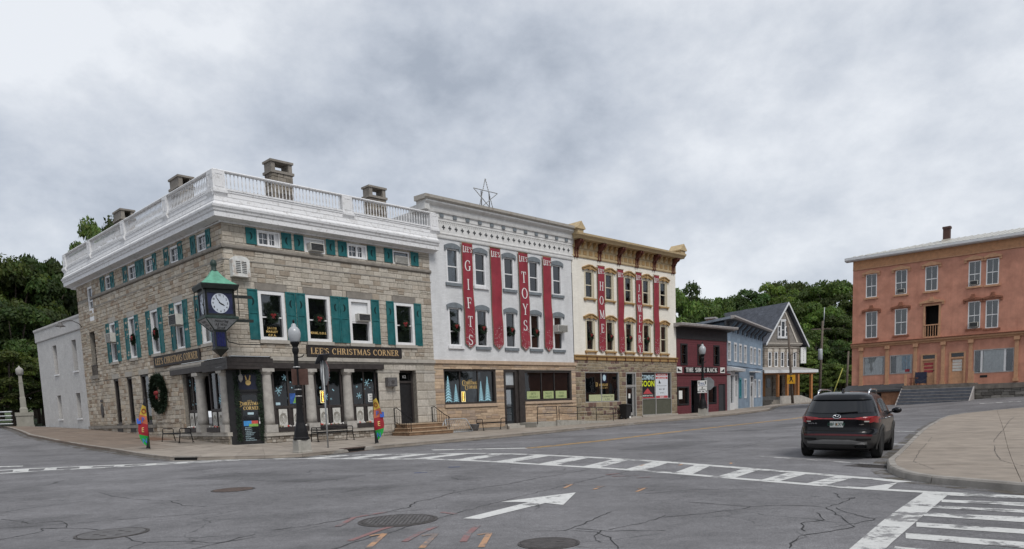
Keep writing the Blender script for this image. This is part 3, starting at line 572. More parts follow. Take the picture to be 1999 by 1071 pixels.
# ---------------------------------------------------------------- facade helpers
def wallholes(mb,x0,x1,z0,z1,holes,y=0.0,rev=.22,tone=None):
    X=sorted({x0,x1,*[min(max(h[i],x0),x1) for h in holes for i in (0,1)]}); Z=sorted({z0,z1,*[min(max(h[i],z0),z1) for h in holes for i in (2,3)]})
    for a,b in zip(X,X[1:]):
        for c,d in zip(Z,Z[1:]):
            mx_,mz_=(a+b)/2,(c+d)/2
            if not any(h[0]<mx_<h[1] and h[2]<mz_<h[3] for h in holes): mb.quad((a,y,c),(b,y,c),(b,y,d),(a,y,d),tone)
    for h in holes:
        a,b,c,d=h[:4]; q=y+rev
        mb.quad((a,y,c),(a,y,d),(a,q,d),(a,q,c),tone); mb.quad((b,y,c),(b,q,c),(b,q,d),(b,y,d),tone); mb.quad((a,y,d),(b,y,d),(b,q,d),(a,q,d),tone); mb.quad((a,y,c),(a,q,c),(b,q,c),(b,y,c),tone)
    return mb
def rooms(mb,holes,y=.2,dep=1.2,pad=.25):
    for h in holes:
        a,b,c,d=h[0]-pad*.2,h[1]+pad*.2,h[2]-pad*.2,h[3]+pad*.2; q=y+dep; p=y+.03
        mb.quad((a,q,c),(b,q,c),(b,q,d),(a,q,d)); mb.quad((a,p,c),(a,q,c),(a,q,d),(a,p,d)); mb.quad((b,p,c),(b,p,d),(b,q,d),(b,q,c)); mb.quad((a,p,d),(a,q,d),(b,q,d),(b,p,d)); mb.quad((a,p,c),(b,p,c),(b,q,c),(a,q,c))
    return mb
def courses(x0,x1,z0,z1,holes,hr,lr,two=0.0):
    """random ashlar: returns rects of stones around rectangular holes"""
    Z=sorted({z0,z1,*[z for h in holes for z in (h[2],h[3]) if z0<z<z1]}); zs=[z0]
    for a,b in zip(Z,Z[1:]):
        n=max(1,round((b-a)/uni(*hr))); ws=[uni(.8,1.2) for _ in range(n)]; s=sum(ws); c=a
        for w in ws: c+=w*(b-a)/s; zs.append(c)
    out=[]
    for a,b in zip(zs,zs[1:]):
        m=(a+b)/2; blk=sorted((max(x0,h[0]),min(x1,h[1])) for h in holes if h[2]<m<h[3] and h[1]>x0 and h[0]<x1); c=x0; fr=[]
        for p,q in blk:
            if p>c+.02: fr.append((c,p))
            c=max(c,q)
        if c<x1-.02: fr.append((c,x1))
        for p,q in fr:
            c=p
            while c<q-1e-6:
                l=uni(*lr); 
                if q-(c+l)<lr[0]*.7: l=q-c
                e_=min(q,c+l)
                if two and rnd()<two and b-a>.16:
                    k=a+(b-a)*uni(.4,.6); out+= [(c,e_,a,k),(c,e_,k,b)]
                else: out.append((c,e_,a,b))
                c=e_
    return out
_ub=None
def unit_block():
    global _ub
    if _ub: return _ub
    mb=MB(); b=.07; o=.5; vs=[(-o,o,-o),(o,o,-o),(o,o,o),(-o,o,o),(-o,-.25,-o),(o,-.25,-o),(o,-.25,o),(-o,-.25,o),(-o+b,-o,-o+b*1.6),(o-b,-o,-o+b*1.6),(o-b,-o,o-b*1.6),(-o+b,-o,o-b*1.6)]
    mb.add(vs,[(0,1,2,3)[::-1],(8,9,10,11)]+[(i,(i+1)%4,4+(i+1)%4,4+i)[::-1] for i in range(4)]+[(4+i,4+(i+1)%4,8+(i+1)%4,8+i) for i in range(4)])
    return mb
UB={}
def laystones(parent,M,rects,m,pal,name='stone',nmax=300,joint=.007,proud=.03,jit=.012,eye=None,root=None):
    """largest-looking stones become their own objects, the rest one joined part"""
    key=m.name
    if key not in UB: UB[key]=unit_block().mesh('stone_block',m,True)
    RM=root.matrix_basis if root else Matrix()
    def score(r):
        p=RM@(M@Vector(((r[0]+r[1])/2,0,(r[2]+r[3])/2))) if M is not None else RM@Vector(((r[0]+r[1])/2,0,(r[2]+r[3])/2))
        d=(p-Vector((0,0,EYE))); nrm=((RM@M) if M is not None else RM).to_3x3()@Vector((0,-1,0)); return (r[1]-r[0])*(r[3]-r[2])*abs(nrm.dot(d.normalized()))/d.length_squared
    rects=sorted(rects,key=score,reverse=True); rest=MB(M)
    for k,r in enumerate(rects):
        x0,x1,z0,z1=r[0]+joint,r[1]-joint,r[2]+joint,r[3]-joint
        if x1-x0<.015 or z1-z0<.015: continue
        c=random.choice(pal); g=uni(.9,1.1); c=(c[0]*g*1.03,c[1]*g,c[2]*g*.95); pr=proud+uni(-jit,jit)
        if k<nmax:
            o=ob(name,UB[key],parent); L=Matrix.Translation(((x0+x1)/2,(.03-pr)/2,(z0+z1)/2))@Matrix.Rotation(uni(-.006,.006),4,'Y')@Matrix.Diagonal((x1-x0,pr+.03,z1-z0,1))
            o.matrix_local=(M@L) if M is not None else L; o.color=(c[0],c[1],c[2],1)
        else:
            b=min(.018,(z1-z0)*.12); j=lambda:uni(-.006,.006)
            rest.add([(x0+j(),.02,z0+j()),(x1+j(),.02,z0+j()),(x1+j(),.02,z1+j()),(x0+j(),.02,z1+j()),(x0+j(),-pr*.5,z0+j()),(x1+j(),-pr*.5,z0+j()),(x1+j(),-pr*.5,z1+j()),(x0+j(),-pr*.5,z1+j()),(x0+b,-pr,z0+b),(x1-b,-pr,z0+b),(x1-b,-pr,z1-b),(x0+b,-pr,z1-b)],
              [(8,9,10,11)]+[(i,(i+1)%4,4+(i+1)%4,4+i) for i in range(4)]+[(4+i,4+(i+1)%4,8+(i+1)%4,8+i) for i in range(4)],c)
    if rest.v: tag(rest.build('stonework',m,parent,True),kind='stuff')
M_PVC=mat('white_window_paint',(.70,.70,.70),.45,.05,8,.03); M_GLASS=glassmat('window_glass',refl=.035); M_GLASSD=glassmat('shop_glass',(.42,.44,.44),0.0,solid=.3)
M_GLASSL=glassmat('pale_window_glass',(.93,.94,.94),.03,solid=.05)
M_ROOM=mat('room_interior',(.022,.020,.019),.9,.2,2,0); M_CURT=mat('net_curtain',(.55,.54,.50),.9,.12,6,.1); M_CURTD=mat('dull_blind',(.30,.29,.265),.9,.12,6,.1)
def window(P,x0,x1,z0,z1,fm=None,pm=None,fw=.07,y=.10,split=.5,nx=0,nz=0,M=None,curtain=None,name='window',cm=None,d=.07,lab=None):
    fm=fm or M_PVC; pm=pm or M_GLASS
    f=MB(M); f.box(x0,x0+fw,y-d,y+.03,z0,z1).box(x1-fw,x1,y-d,y+.03,z0,z1).box(x0+fw,x1-fw,y-d,y+.03,z1-fw,z1).box(x0+fw,x1-fw,y-d,y+.03,z0,z0+fw*.9)
    zs=z0+(z1-z0)*split if split else None
    if zs: f.box(x0+fw,x1-fw,y-.025,y+.03,zs-.028,zs+.028)
    a,b,c,e=x0+fw,x1-fw,z0+fw*.9,z1-fw
    for i in range(1,nx+1): p=a+(b-a)*i/(nx+1); f.box(p-.014,p+.014,y-.012,y+.028,c,e)
    for i in range(1,nz+1): p=c+(e-c)*i/(nz+1); f.box(a,b,y-.013,y+.027,p-.012,p+.012)
    o=f.build(name,fm,P)
    for c0,e0,q in ([(c,zs-.028,.016),(zs+.028,e,.002)] if zs else [(c,e,.008)]): MB(M).box(a,b,y+q,y+q+.008,c0,e0).build('pane',pm,o)
    if curtain:
        k=MB(M); c0=z0+(z1-z0)*curtain[0]; e0=z0+(z1-z0)*curtain[1]; u0,u1=(curtain[2:4] if len(curtain)>2 else (0,1))
        k.grid(lambda u,v:(a+(b-a)*(u0+(u1-u0)*u),y+.055+.018*math.sin(u*26)+.008*math.sin(u*61),c0+(e0-c0)*v),24,2); k.build('curtain',cm or M_CURT,o)
    return o
def rail_h(mb,pts,w,h,z):    # horizontal bar following plan points
    for a,b in zip(pts,pts[1:]):
        a=Vector(a);b=Vector(b);d=(b-a).normalized();n=Vector((-d.y,d.x))*w/2
        mb.plate([(a.x+n.x,a.y+n.y),(a.x-n.x,a.y-n.y),(b.x-n.x,b.y-n.y),(b.x+n.x,b.y+n.y)],z,z+h)
    return mb
# ---------------------------------------------------------------- small decorations reused on facades
M_NEEDLE=mat('evergreen_needles',(.018,.035,.018),.8,.4,30,0); M_BOW=mat('red_ribbon',(.24,.026,.026),.6,.2,20,0); M_ACW=mat('air_conditioner_casing',(.52,.51,.47),.6,.12,6,.05,stain=.25,stcol=(.3,.25,.2)); M_ACD=mat('air_conditioner_grille',(.06,.06,.06),.6,.2,10,0)
def wreath_mesh(Rr,r,n,seed,ls):
    rg=random.Random(seed); mb=MB()
    for i in range(n):
        a=rg.uniform(0,2*math.pi); b=rg.uniform(0,2*math.pi); q=rg.uniform(.3,1)*r; c=Vector((math.cos(a)*(Rr+math.cos(b)*q),-abs(math.sin(b))*q*.9-.01,math.sin(a)*(Rr+math.cos(b)*q)))
        d=Vector((math.cos(a)*math.cos(b)+rg.uniform(-.9,.9),-abs(math.sin(b))-rg.uniform(0,.4),math.sin(a)*math.cos(b)+rg.uniform(-.9,.9))).normalized(); s=d.orthogonal().normalized()*ls*.22; e_=c+d*ls*rg.uniform(.6,1.3)
        mb.add([c-s,c+s,e_],[(0,1,2)])
    for k in range(24):   # twig ring so that the wreath is closed
        pass
    mb.tube([(math.cos(q/20*2*math.pi)*Rr,-.02,math.sin(q/20*2*math.pi)*Rr) for q in range(20)],r*.45,6,closed=True)
    return mb.mesh('wreath_greenery',M_NEEDLE)
WS=wreath_mesh(.20,.085,620,3,.085); WB=wreath_mesh(.68,.19,2600,5,.17)
def bowmesh(s):
    mb=MB()
    for sg in (-1,1):
        mb.tube([(0,0,0),(sg*.06*s,-.02*s,.05*s),(sg*.11*s,-.02*s,.03*s),(sg*.10*s,-.02*s,-.02*s),(0,0,0)],[.018*s,.032*s,.034*s,.028*s,.016*s],6)
        mb.tube([(0,0,0),(sg*.03*s,-.015*s,-.08*s),(sg*.055*s,-.01*s,-.16*s)],[.018*s,.022*s,.016*s],5)
    mb.tube([(0,-.02*s,-.02*s),(0,-.03*s,.02*s)],.026*s,6); return mb.mesh('bow',M_BOW)
BOW=bowmesh(1.0); BOWB=bowmesh(1.6)
def wreath(S,x,z,label,y=-.03,big=False,sc=1.0,bowz=.1,group='small wreaths hung on upper windows'):
    w=S.w(x,y,z); t=thing('christmas_wreath',label,'wreath',w,S.rz,None if big else group); t.scale=(sc,)*3
    ob('greenery',WB if big else WS,t); b=ob('bow',BOWB if big else BOW,t); b.location=(0,-.09 if not big else -.16,bowz); b.rotation_euler=(0,uni(-.2,.2),0)
    return t
def aircon(S,x0,x1,z0,z1,label,out=.32,y=.08,style=0):
    w=S.w((x0+x1)/2,y,z0); t=thing('window_air_conditioner',label,'air conditioner',w,S.rz,'window air conditioners'); W2=(x1-x0)/2; h=z1-z0
    t_=.03
    c=MB(); c.box(-W2,W2,-out,-out+.02,0,t_).box(-W2,W2,-out,.1,0,t_).box(-W2,W2,-out,.1,h-t_,h).box(-W2,-W2+t_,-out,.1,t_,h-t_).box(W2-t_,W2,-out,.1,t_,h-t_); c.build('casing',M_ACW,t)
    MB().box(-W2+t_,W2-t_,-out+.02,-out+.04,t_,h-t_).build('grille_back',M_ACD,t)
    n=7 if style else 5
    for i in range(n):
        p=t_+(h-2*t_)*(i+.5)/n; g=MB().box(-W2+t_,W2-t_,-out+.0,-out+.02,p-.010,p+.010).build('louvre',M_ACW if style else M_ACD,t)
    return t
def crescent(r,n=12):
    P=[(r*math.cos(R(-70+140*i/n)),r*1.15*math.sin(R(-70+140*i/n))) for i in range(n+1)]; Q=[(r*.55*math.cos(R(70-140*i/n))-.04*r,r*1.05*math.sin(R(70-140*i/n))) for i in range(n+1)]
    return [(p[0]-r*.6,p[1]) for p in P+Q[1:-1]]
M_TEAL=mat('teal_shutter_paint',(.006,.098,.105),.6,.18,3,.06,stain=.5,stcol=(.04,.15,.15),stsc=2.2,streak=.45); M_MOON=mat('crescent_hole_shade',(.004,.02,.022),.9,.1,4,0)
def shutter(P,x0,x1,z0,z1,side,M=None,y=-.045):
    f=MB(M); s=.065; h=z1-z0
    f.box(x0,x1,y+.012,y+.03,z0,z1).box(x0,x0+s,y-.012,y+.012,z0,z1).box(x1-s,x1,y-.012,y+.012,z0,z1).box(x0+s,x1-s,y-.012,y+.012,z0,z0+s*1.2).box(x0+s,x1-s,y-.012,y+.012,z1-s,z1)
    if h>1: f.box(x0+s,x1-s,y-.012,y+.012,z0+h*.52,z0+h*.52+s)
    o=f.build('shutter',M_TEAL,P)
    c=MB(M); r=.17 if h>1 else .16; cx=(x0+x1)/2; cz=z0+h*(.76 if h>1 else .5); c.prism([(cx+side*p[0],cz+p[1]) for p in crescent(r)],y+.004,y+.0135); k=c.build('dark_crescent_inlay',M_MOON,o)  # solid dark crescent; the shade of a pierced hole is in its colour
    return o
# ================================================================ corner stone building
B=thing('stone_corner_building','grey limestone corner shop building with teal moon shutters, white roof balustrade and corner door','building',S_STONE.P,S_STONE.rz)
B_M=S_STONE.M
LM=Matrix.Rotation(R(-89.18),4,'Z')     # left facade frame inside the building frame
M_LIME=mat('limestone',(1,1,1),.9,.11,9,.5,24,tone=True,spec=.2,stain=.25,stcol=(.16,.135,.11),stsc=3)
M_MORT=mat('lime_mortar',(.235,.215,.185),.95,.2,9,.2,40); M_TRIM=mat('dressed_limestone',(.37,.345,.305),.85,.12,4,.15,30,stain=.35,stcol=(.2,.17,.14),stsc=2)
M_TRIMD=mat('weathered_string_course',(.215,.195,.17),.9,.15,3,.15,30); M_WOOD=mat('peeling_white_paint',(.70,.70,.705),.65,.035,6,.12,25,stain=.6,stcol=(.28,.265,.245),stsc=6)
M_BLKW=mat('dark_brown_shopfront_paint',(.036,.030,.028),.55,.2,5,.06)
PAL=[(.38,.335,.275),(.42,.385,.335),(.33,.28,.23),(.40,.35,.285),(.28,.22,.17),(.45,.42,.37),(.35,.31,.265),(.39,.355,.305),(.41,.37,.32)]
PALF=[(.40,.372,.33),(.42,.395,.355),(.37,.342,.30),(.40,.365,.32),(.43,.405,.365),(.30,.262,.22),(.41,.385,.345),(.39,.36,.32)]
# openings: (x0,x1,z0,z1)
FA=[(1.60,2.71,9.08,9.76),(3.95,5.05,9.08,9.76),(6.28,7.40,9.08,9.76),(9.03,10.10,9.08,9.76)]
F2=[(1.43,2.73,4.93,7.11),(3.80,5.10,4.93,7.11),(6.16,7.45,4.93,7.11),(8.90,10.19,4.93,7.11)]
LA=[(1.58,2.58),(4.65,5.70),(7.84,8.95),(10.28,11.38),(14.13,15.10)]; LA=[(-b,-a,8.98,9.76) for a,b in LA]
L2=[(1.75,2.72),(4.66,5.66),(7.76,8.80),(11.02,12.02),(14.05,15.05)]; L2=[(-b,-a,4.90,7.12) for a,b in L2]
LG=[(-15.25,-14.40,1.35,3.93),(-13.10,-12.25,1.35,3.93),(-11.00,-9.80,1.30,3.96)]
LX=[(-18.75,-17.75,4.35,6.95),(-18.35,-17.45,8.2,9.6)]
WTOP=9.92
wall=MB(); wallholes(wall,0,11.42,4.18,WTOP,FA+F2,0,.24); wallholes(wall,7.66,11.42,-.6,4.18,[(9.0,10.12,.80,3.60)],0,.45)
wall.box(-.15,11.42,.30,.5,4.0,4.18)
wall.M=LM; wallholes(wall,-20.35,0,4.18,WTOP,LA+L2+LX,0,.24); wallholes(wall,-20.35,-5.45,-.6,4.18,LG,0,.3)
wall.M=None
# back and roof slab close the volume
wall.quad((11.42,0,-.6),(11.42,16,-.6),(11.42,16,WTOP),(11.42,0,WTOP)); wall.box(-.1,11.4,.02,20,WTOP-.02,WTOP+.6)
wl=wall.build('wall',M_MORT,B)
rm=MB(); rooms(rm,FA+F2,.24); rooms(rm,[(9.0,10.12,.8,3.6)],.45,.8); rm.M=LM; rooms(rm,LA+L2+LG+LX,.24); rm.build('room_interior',M_ROOM,B)
lintF=[(a-.10,b+.14,7.11,7.44) for a,b,_,_ in F2]; sillF=[(a-.06,b+.08,4.77,4.93) for a,b,_,_ in F2]
strF=[(0,11.42,8.80,8.98),(0,11.42,4.0,4.18)]
stF=courses(0,11.42,4.18,WTOP,FA+F2+lintF+sillF+[(0,11.42,8.80,8.98)],(.17,.235),(.28,.62),.12)
stL=courses(-20.35,0,4.18,WTOP,LA+L2+LX+[(a-.1,b+.1,7.12,7.42) for a,b,_,_ in L2]+[(a-.08,b+.08,4.75,4.9) for a,b,_,_ in L2]+[(-20.35,0,8.78,8.98),(-18.95,-17.55,4.1,4.35)],(.16,.22),(.24,.55),.12)
stL+=courses(-20.35,-5.45,-.2,4.18,LG+[(a-.12,b+.12,3.95,4.24) for a,b,_,_ in LG]+[(-20.35,-9.2,1.08,1.26)],(.16,.22),(.24,.6),.12)
stG=courses(7.66,11.42,.45,4.0,[(9.0,10.12,.80,3.60),(7.66,9.0,3.48,3.6),(10.12,11.42,3.48,3.6)],(.36,.46),(.5,1.05)); stR=courses(1.35,8.4,-.1,.55,[],(.13,.2),(.16,.42),.2)
laystones(wl,None,stF,M_LIME,PALF,nmax=215,root=B,proud=.022,jit=.008)
laystones(wl,None,stG,M_LIME,[(.40,.38,.345),(.42,.40,.37),(.36,.335,.30)],nmax=40,root=B,proud=.03,jit=.006)
laystones(wl,LM,stL,M_LIME,PAL,nmax=45,root=B,proud=.026,jit=.011)
fb=MB(); fb.box(1.3,8.45,.05,.3,-.6,.56); fb.build('foundation',M_MORT,B); laystones(wl,Matrix.Translation((0,.03,0)),stR,M_LIME,[(.30,.275,.245),(.36,.33,.30),(.25,.22,.19),(.42,.40,.37)],nmax=0,root=B,proud=.05,jit=.02)
for h in lintF: MB().box(h[0]+.008,h[1]-.008,-.036,.1,h[2]+.01,h[3]-.01).build('lintel',M_TRIMD,B)
for h in sillF: MB().box(h[0],h[1],-.10,.14,h[2],h[3]).build('window_sill',M_TRIM,B)
for a,b,_,_ in L2: MB(LM).box(a-.1,b+.1,-.035,.1,7.13,7.41).build('lintel',M_TRIM,B); MB(LM).box(a-.08,b+.08,-.10,.14,4.76,4.90).build('window_sill',M_TRIM,B)
for a,b,_,_ in LG: MB(LM).box(a-.12,b+.12,-.035,.1,3.96,4.23).build('lintel',M_TRIM,B); MB(LM).box(a-.02,b+.02,-.04,.2,.86,1.34).build('window_apron',M_BLKW,B)
MB(LM).box(-18.95,-17.55,-.12,.2,4.12,4.34).build('window_sill',M_TRIMD,B)
sc=MB(); sc.run([(.03,8.80),(-.07,8.80),(-.10,8.84),(-.10,8.93),(-.05,8.98),(.03,8.98)],-.10,11.46); sc.build('string_course',M_TRIMD,B)
MB().run([(.03,8.31),(-.04,8.31),(-.055,8.36),(.03,8.38)],-.05,11.44).build('string_course',M_TRIM,B)
MB(LM).run([(.03,8.80),(-.07,8.80),(-.10,8.84),(-.10,8.93),(-.05,8.98),(.03,8.98)],-17.6,.10).build('string_course',M_TRIMD,B)
MB(LM).run([(.03,8.31),(-.04,8.31),(-.055,8.36),(.03,8.38)],-17.6,.05).build('string_course',M_TRIM,B)
bp_=[]
xx=1.82
while xx<11.4:
    e_=min(11.44,xx+uni(.9,1.5)); MB().box(xx+.006,e_-.006,-.11,.3,4.0,4.18).build('belt_stone',M_TRIM,B); xx=e_
MB().run([(.1,3.90),(-.05,3.90),(-.08,4.0),(.1,4.0)],1.82,11.42).build('belt_moulding',M_TRIMD,B)
MB(LM).box(-20.3,-9.2,-.12,.1,1.09,1.25).build('water_table',M_TRIMD,B)
MB(LM).run([(.1,3.92),(-.06,3.92),(-.10,4.02),(-.10,4.12),(.1,4.18)],-6.65,-2.8).build('belt_moulding',M_TRIM,B)
# windows
for k,(a,b,c,d) in enumerate(FA):
    if k in (0,2): 
        m_=(a+b)/2; o=MB().box(a,a+.06,-.03,.12,c,d).box(b-.06,b,-.03,.12,c,d).box(a+.06,b-.06,-.03,.12,d-.06,d).box(a+.06,b-.06,-.03,.12,c,c+.05).build('window',M_PVC,B)
        for p,q in ((a+.06,m_),(m_,b-.06-.16)): window(o,p,q,c+.05,d-.06,fw=.045,y=.07,split=0,nx=1,nz=1,name='casement')
        MB().box(b-.22,b-.06,.06,.12,c+.05,d-.06).build('side_panel',M_PVC,o)
    else: window(B,a,b,c,d,y=.09,split=0,pm=M_GLASS if k==3 else M_PVC)
lab2=['JACOB/MARLEY/C.P.A.','HERBIE, D.D.S.','','']
M_GOLD=mat('gold_leaf',(.62,.43,.16),.45,.15,20,0,metal=.25); M_BLIND=mat('white_roller_blind',(.68,.69,.70),.8,.04,4,0)
for k,(a,b,c,d) in enumerate(F2):
    w=window(B,a,b,c,d,fw=.15,y=.12,split=.47,d=.13,curtain=((0,1) if k==3 else None),cm=M_CURTD)
    if k==2: MB().box(a+.16,b-.16,.105,.117,c+(d-c)*.49,d-.16).build('blind_panel',M_BLIND,w)
    if lab2[k]:
        g=MB()
        for q,s in enumerate(lab2[k].split('/')): sans(s,(a+b)/2,c+.50-q*.16-(.12 if k==1 else 0),.10,.126,g,sx=1.0,bold=.02)
        g.build('lettering',M_GOLD,w)
for a,b,c,d,s in [(1.08,1.56,9.10,9.80,1),(2.78,3.27,9.10,9.80,-1),(3.41,3.89,9.10,9.80,1),(5.10,5.58,9.10,9.80,-1),(5.75,6.23,9.10,9.80,1),(7.45,7.94,9.10,9.80,-1),(8.47,8.97,9.10,9.80,1),(10.16,10.66,9.10,9.80,-1)]: shutter(B,a,b,c,d,s)
for a,b,s in [(.93,1.41,1),(2.76,3.27,-1),(3.30,3.78,1),(5.13,5.63,-1),(5.65,6.14,1),(7.47,7.95,-1),(8.40,8.88,1),(10.20,10.67,-1)]: shutter(B,a,b,4.92,7.14,s)
for a,b,c,d in LA: window(B,a,b,c,d,M=LM,fw=.1,y=.09,split=0,nx=1,nz=1)
for k,(a,b,c,d) in enumerate(L2): window(B,a,b,c,d,M=LM,fw=.11,y=.10,split=.48,d=.11)
for a,b in [(1.06,1.50),(2.64,3.16),(4.10,4.60),(5.76,6.31),(7.30,7.78),(9.02,9.50),(9.56,10.14),(11.44,12.05),(13.50,14.07),(15.16,15.80)]: shutter(B,-b,-a,8.98,9.80,1,M=LM)
for a,b,_,_ in L2:
    shutter(B,a-.56,a-.03,4.88,7.14,1,M=LM); shutter(B,b+.03,b+.56,4.88,7.14,-1,M=LM)
for a,b,c,d in LG: window(B,a,b,c,d,fm=M_BLKW,pm=M_GLASSD,M=LM,fw=.10,y=.12,split=0)
window(B,-18.35,-17.45,8.2,9.6,M=LM,fw=.12,y=.08,split=.4); MB(LM).box(-18.3,-17.5,-.02,.1,7.5,8.2).build('white_panel',M_PVC,B)
ir=MB(LM)
for q in range(9): ir.box(-18.72+q*.12,-18.70+q*.12,-.06,-.04,4.36,4.95)
ir.box(-18.78,-17.7,-.07,-.03,4.93,4.97); ir.build('juliet_railing',M_IRON,B)
# cornice, parapet and balustrade: profile (out, z), mitred round the corner
def mitred(prof,name,m,x1=11.75,L=21.2):
    mb=MB(); n=len(prof); vs=[]
    for o,z in prof: vs.append((x1,-o,z))
    for o,z in prof: vs.append((-o,-o,z))
    for o,z in prof: p=LM@Vector((-L,-o,0)); vs.append((p.x,p.y,z))
    fs=[]
    for s in (0,1):
        for i in range(n): fs.append((s*n+i,s*n+(i+1)%n,(s+1)*n+(i+1)%n,(s+1)*n+i))
    fs+=[tuple(range(n)),tuple(range(2*n,3*n))[::-1]]; mb.add(vs,fs); return mb.build(name,m,B)
mitred([(-.3,9.86),(.06,9.86),(.08,9.92),(.42,9.98),(.46,9.99),(.46,10.18),(.50,10.22),(.52,10.30),(.57,10.36),(.58,10.42),(.30,10.46),(-.3,10.46)],'cornice',M_WOOD)
mitred([(-.3,10.455),(.50,10.455),(.505,10.50),(.40,10.62),(.41,10.66),(.39,10.665),(.36,10.83),(.375,10.87),(.34,10.875),(.33,11.02),(.36,11.06),(.36,11.10),(-.1,11.10),(-.3,11.0)],'parapet_boards',M_WOOD)
def rails(z0,z1,o0,o1): mitred([(o0,z0),(o1,z0),(o1,z1),(o0,z1)],'balustrade_rail',M_WOOD)
rails(11.16,11.23,.17,.31); mitred([(.14,11.88),(.34,11.88),(.36,11.92),(.33,11.96),(.15,11.96),(.12,11.92)],'balustrade_rail',M_WOOD)
BALM=MB().lathe([(.026,0),(.026,.08),(.015,.11),(.028,.22),(.031,.28),(.025,.38),(.014,.46),(.014,.50),(.022,.53),(.016,.56),(.025,.58),(.025,.66)],n=7).mesh('baluster',M_WOOD)
def post(M,x,w=.55):
    p=MB(M); p.box(x-w/2,x+w/2,-.36,-.12,11.02,11.90).box(x-w/2-.03,x+w/2+.03,-.40,-.08,11.10,11.17)
    p.box(x-w/2+.09,x+w/2-.09,-.372,-.36,11.24,11.30).box(x-w/2+.09,x+w/2-.09,-.372,-.36,11.76,11.82).box(x-w/2+.09,x-w/2+.13,-.372,-.36,11.30,11.76).box(x+w/2-.13,x+w/2-.09,-.372,-.36,11.30,11.76)
    p.build('balustrade_post',M_WOOD,B); MB(M).run([(-.40,10.93),(-.36,10.86),(-.30,10.86),(-.30,11.10),(-.45,11.10),(-.45,11.0)],x-w/2-.04,x+w/2+.04).build('post_corbel',M_WOOD,B)
PF=[-.10,6.22,11.62]; PL=[.02,-4.9,-10.6,-16.2,-21.0]
for x in PF: post(None,x)
for x in PL: post(LM,x)
for M_,PP,st_ in ((None,PF,.168),(LM,[p for p in PL][::-1],.16)):
    for a,b in zip(PP,PP[1:]):
        n=int((b-a-.62)/st_)
        for i in range(n):
            x=a+.31+(b-a-.62)*(i+.5)/n; o=ob('baluster',BALM,B); p=(M_ or Matrix())@Vector((x,-.24,11.225)); o.location=p
rf=MB(); rf.quad((-.3,.3,11.05),(11.6,.3,11.05),(11.6,19.5,11.05),(-.5,19.5,11.05)); RF=rf.build('roof',M_TRIMD,B)
M_CHIM=mat('chimney_stone',(1,1,1),.95,.15,6,.3,25,tone=True)
def chimney(x0,x1,y0,y1,z0,z1,top=True):
    c=MB(); c.box(x0+.02,x1-.02,y0+.02,y1-.02,z0,z1-.62); o=c.build('chimney',M_MORT,RF)
    mbs=MB()
    for M_,w0,w1 in ((Matrix.Translation((x0,y0,0)),0,x1-x0),(Matrix.Translation((x0,y1,0))@Matrix.Rotation(R(-90),4,'Z'),0,y1-y0),(Matrix.Translation((x1,y0,0))@Matrix.Rotation(R(90),4,'Z'),0,y1-y0)):
        laystones(o,M_,courses(w0,w1,z0,z1-.62,[],(.18,.26),(.25,.6)),M_CHIM,[(.16,.145,.125),(.20,.18,.155),(.125,.11,.10),(.235,.215,.19)],nmax=0,proud=.02,root=B)
    cp=MB(); cp.box(x0-.07,x1+.07,y0-.07,y1+.07,z1-.62,z1-.50)
    cp.box(x0-.06,x1+.06,y0-.06,y1+.06,z1-.10,z1); 
    for a,b in ((x0,x0+.2),(x1-.2,x1)): cp.box(a,b,y0,y1,z1-.5,z1-.1)
    cp.build('chimney_cap',M_TRIMD,o)
chimney(3.62,4.72,2.0,2.7,10.9,13.72); chimney(9.2,10.25,2.0,2.6,10.9,13.5)
chimney(1.6,2.35,8.0,9.2,10.9,14.05); chimney(1.5,2.25,16.6,17.9,10.9,14.15)
# ---------------- shopfront: columns, lintel, bays, corner door, canopy
M_COL=mat('stone_column',(.37,.35,.32),.85,.12,5,.12,40,stain=.25,stcol=(.22,.2,.18))
def column(x,y,z0=.73):
    c=MB(); c.box(x-.29,x+.29,y-.26,y+.26,z0,z0+.35); c.lathe([(.255,z0+.35),(.25,z0+.6),(.235,2.2),(.215,3.32),(.215,3.36),(.24,3.38),(.28,3.47),(.29,3.49)],(x,y,0),20); c.box(x-.29,x+.29,y-.28,y+.28,3.49,3.64); return c.build('column',M_COL,B)
for x in (1.62,3.80,5.88): column(x,.14)
for u in (1.12,3.75):
    p=LM@Vector((-u,.14,0)); column(p.x,p.y,.82)
MB().box(1.80,7.98,-.14,.5,3.645,3.895).build('shopfront_lintel',M_BLKW,B); MB(LM).box(-6.6,-2.8,-.14,.5,3.66,3.915).build('shopfront_lintel',M_BLKW,B)
MB().box(1.30,7.66,-.10,.35,.555,.73).build('sill_course',M_TRIM,B); MB(LM).box(-6.3,-.75,-.10,.35,.64,.82).build('sill_course',M_TRIM,B)
laystones(wl,LM@Matrix.Translation((0,-.02,0)),courses(-6.3,-.75,-.1,.64,[],(.13,.2),(.18,.45),.2),M_LIME,[(.26,.23,.195),(.31,.28,.245),(.21,.185,.155)],nmax=0,root=B,proud=.05,jit=.02); MB(LM).box(-6.3,-.78,.0,.3,-.6,.62).build('foundation',M_MORT,B)
MB(LM).box(-5.9,-5.40,0,.3,.82,3.66).build('pier',M_MORT,B); laystones(wl,LM@Matrix.Translation((0,-.02,0)),courses(-5.9,-5.45,.82,3.66,[],(.2,.26),(.2,.4)),M_LIME,PAL,nmax=0,root=B)
M_SNOW=mat('snowflake_decal',(.30,.52,.60),.7,.1,20,0); M_PNL=mat('ornamental_panel',(.52,.51,.47),.8,.1,10,0); M_ORN=mat('panel_ornament_lines',(.13,.115,.09),.8,.2,10,0)
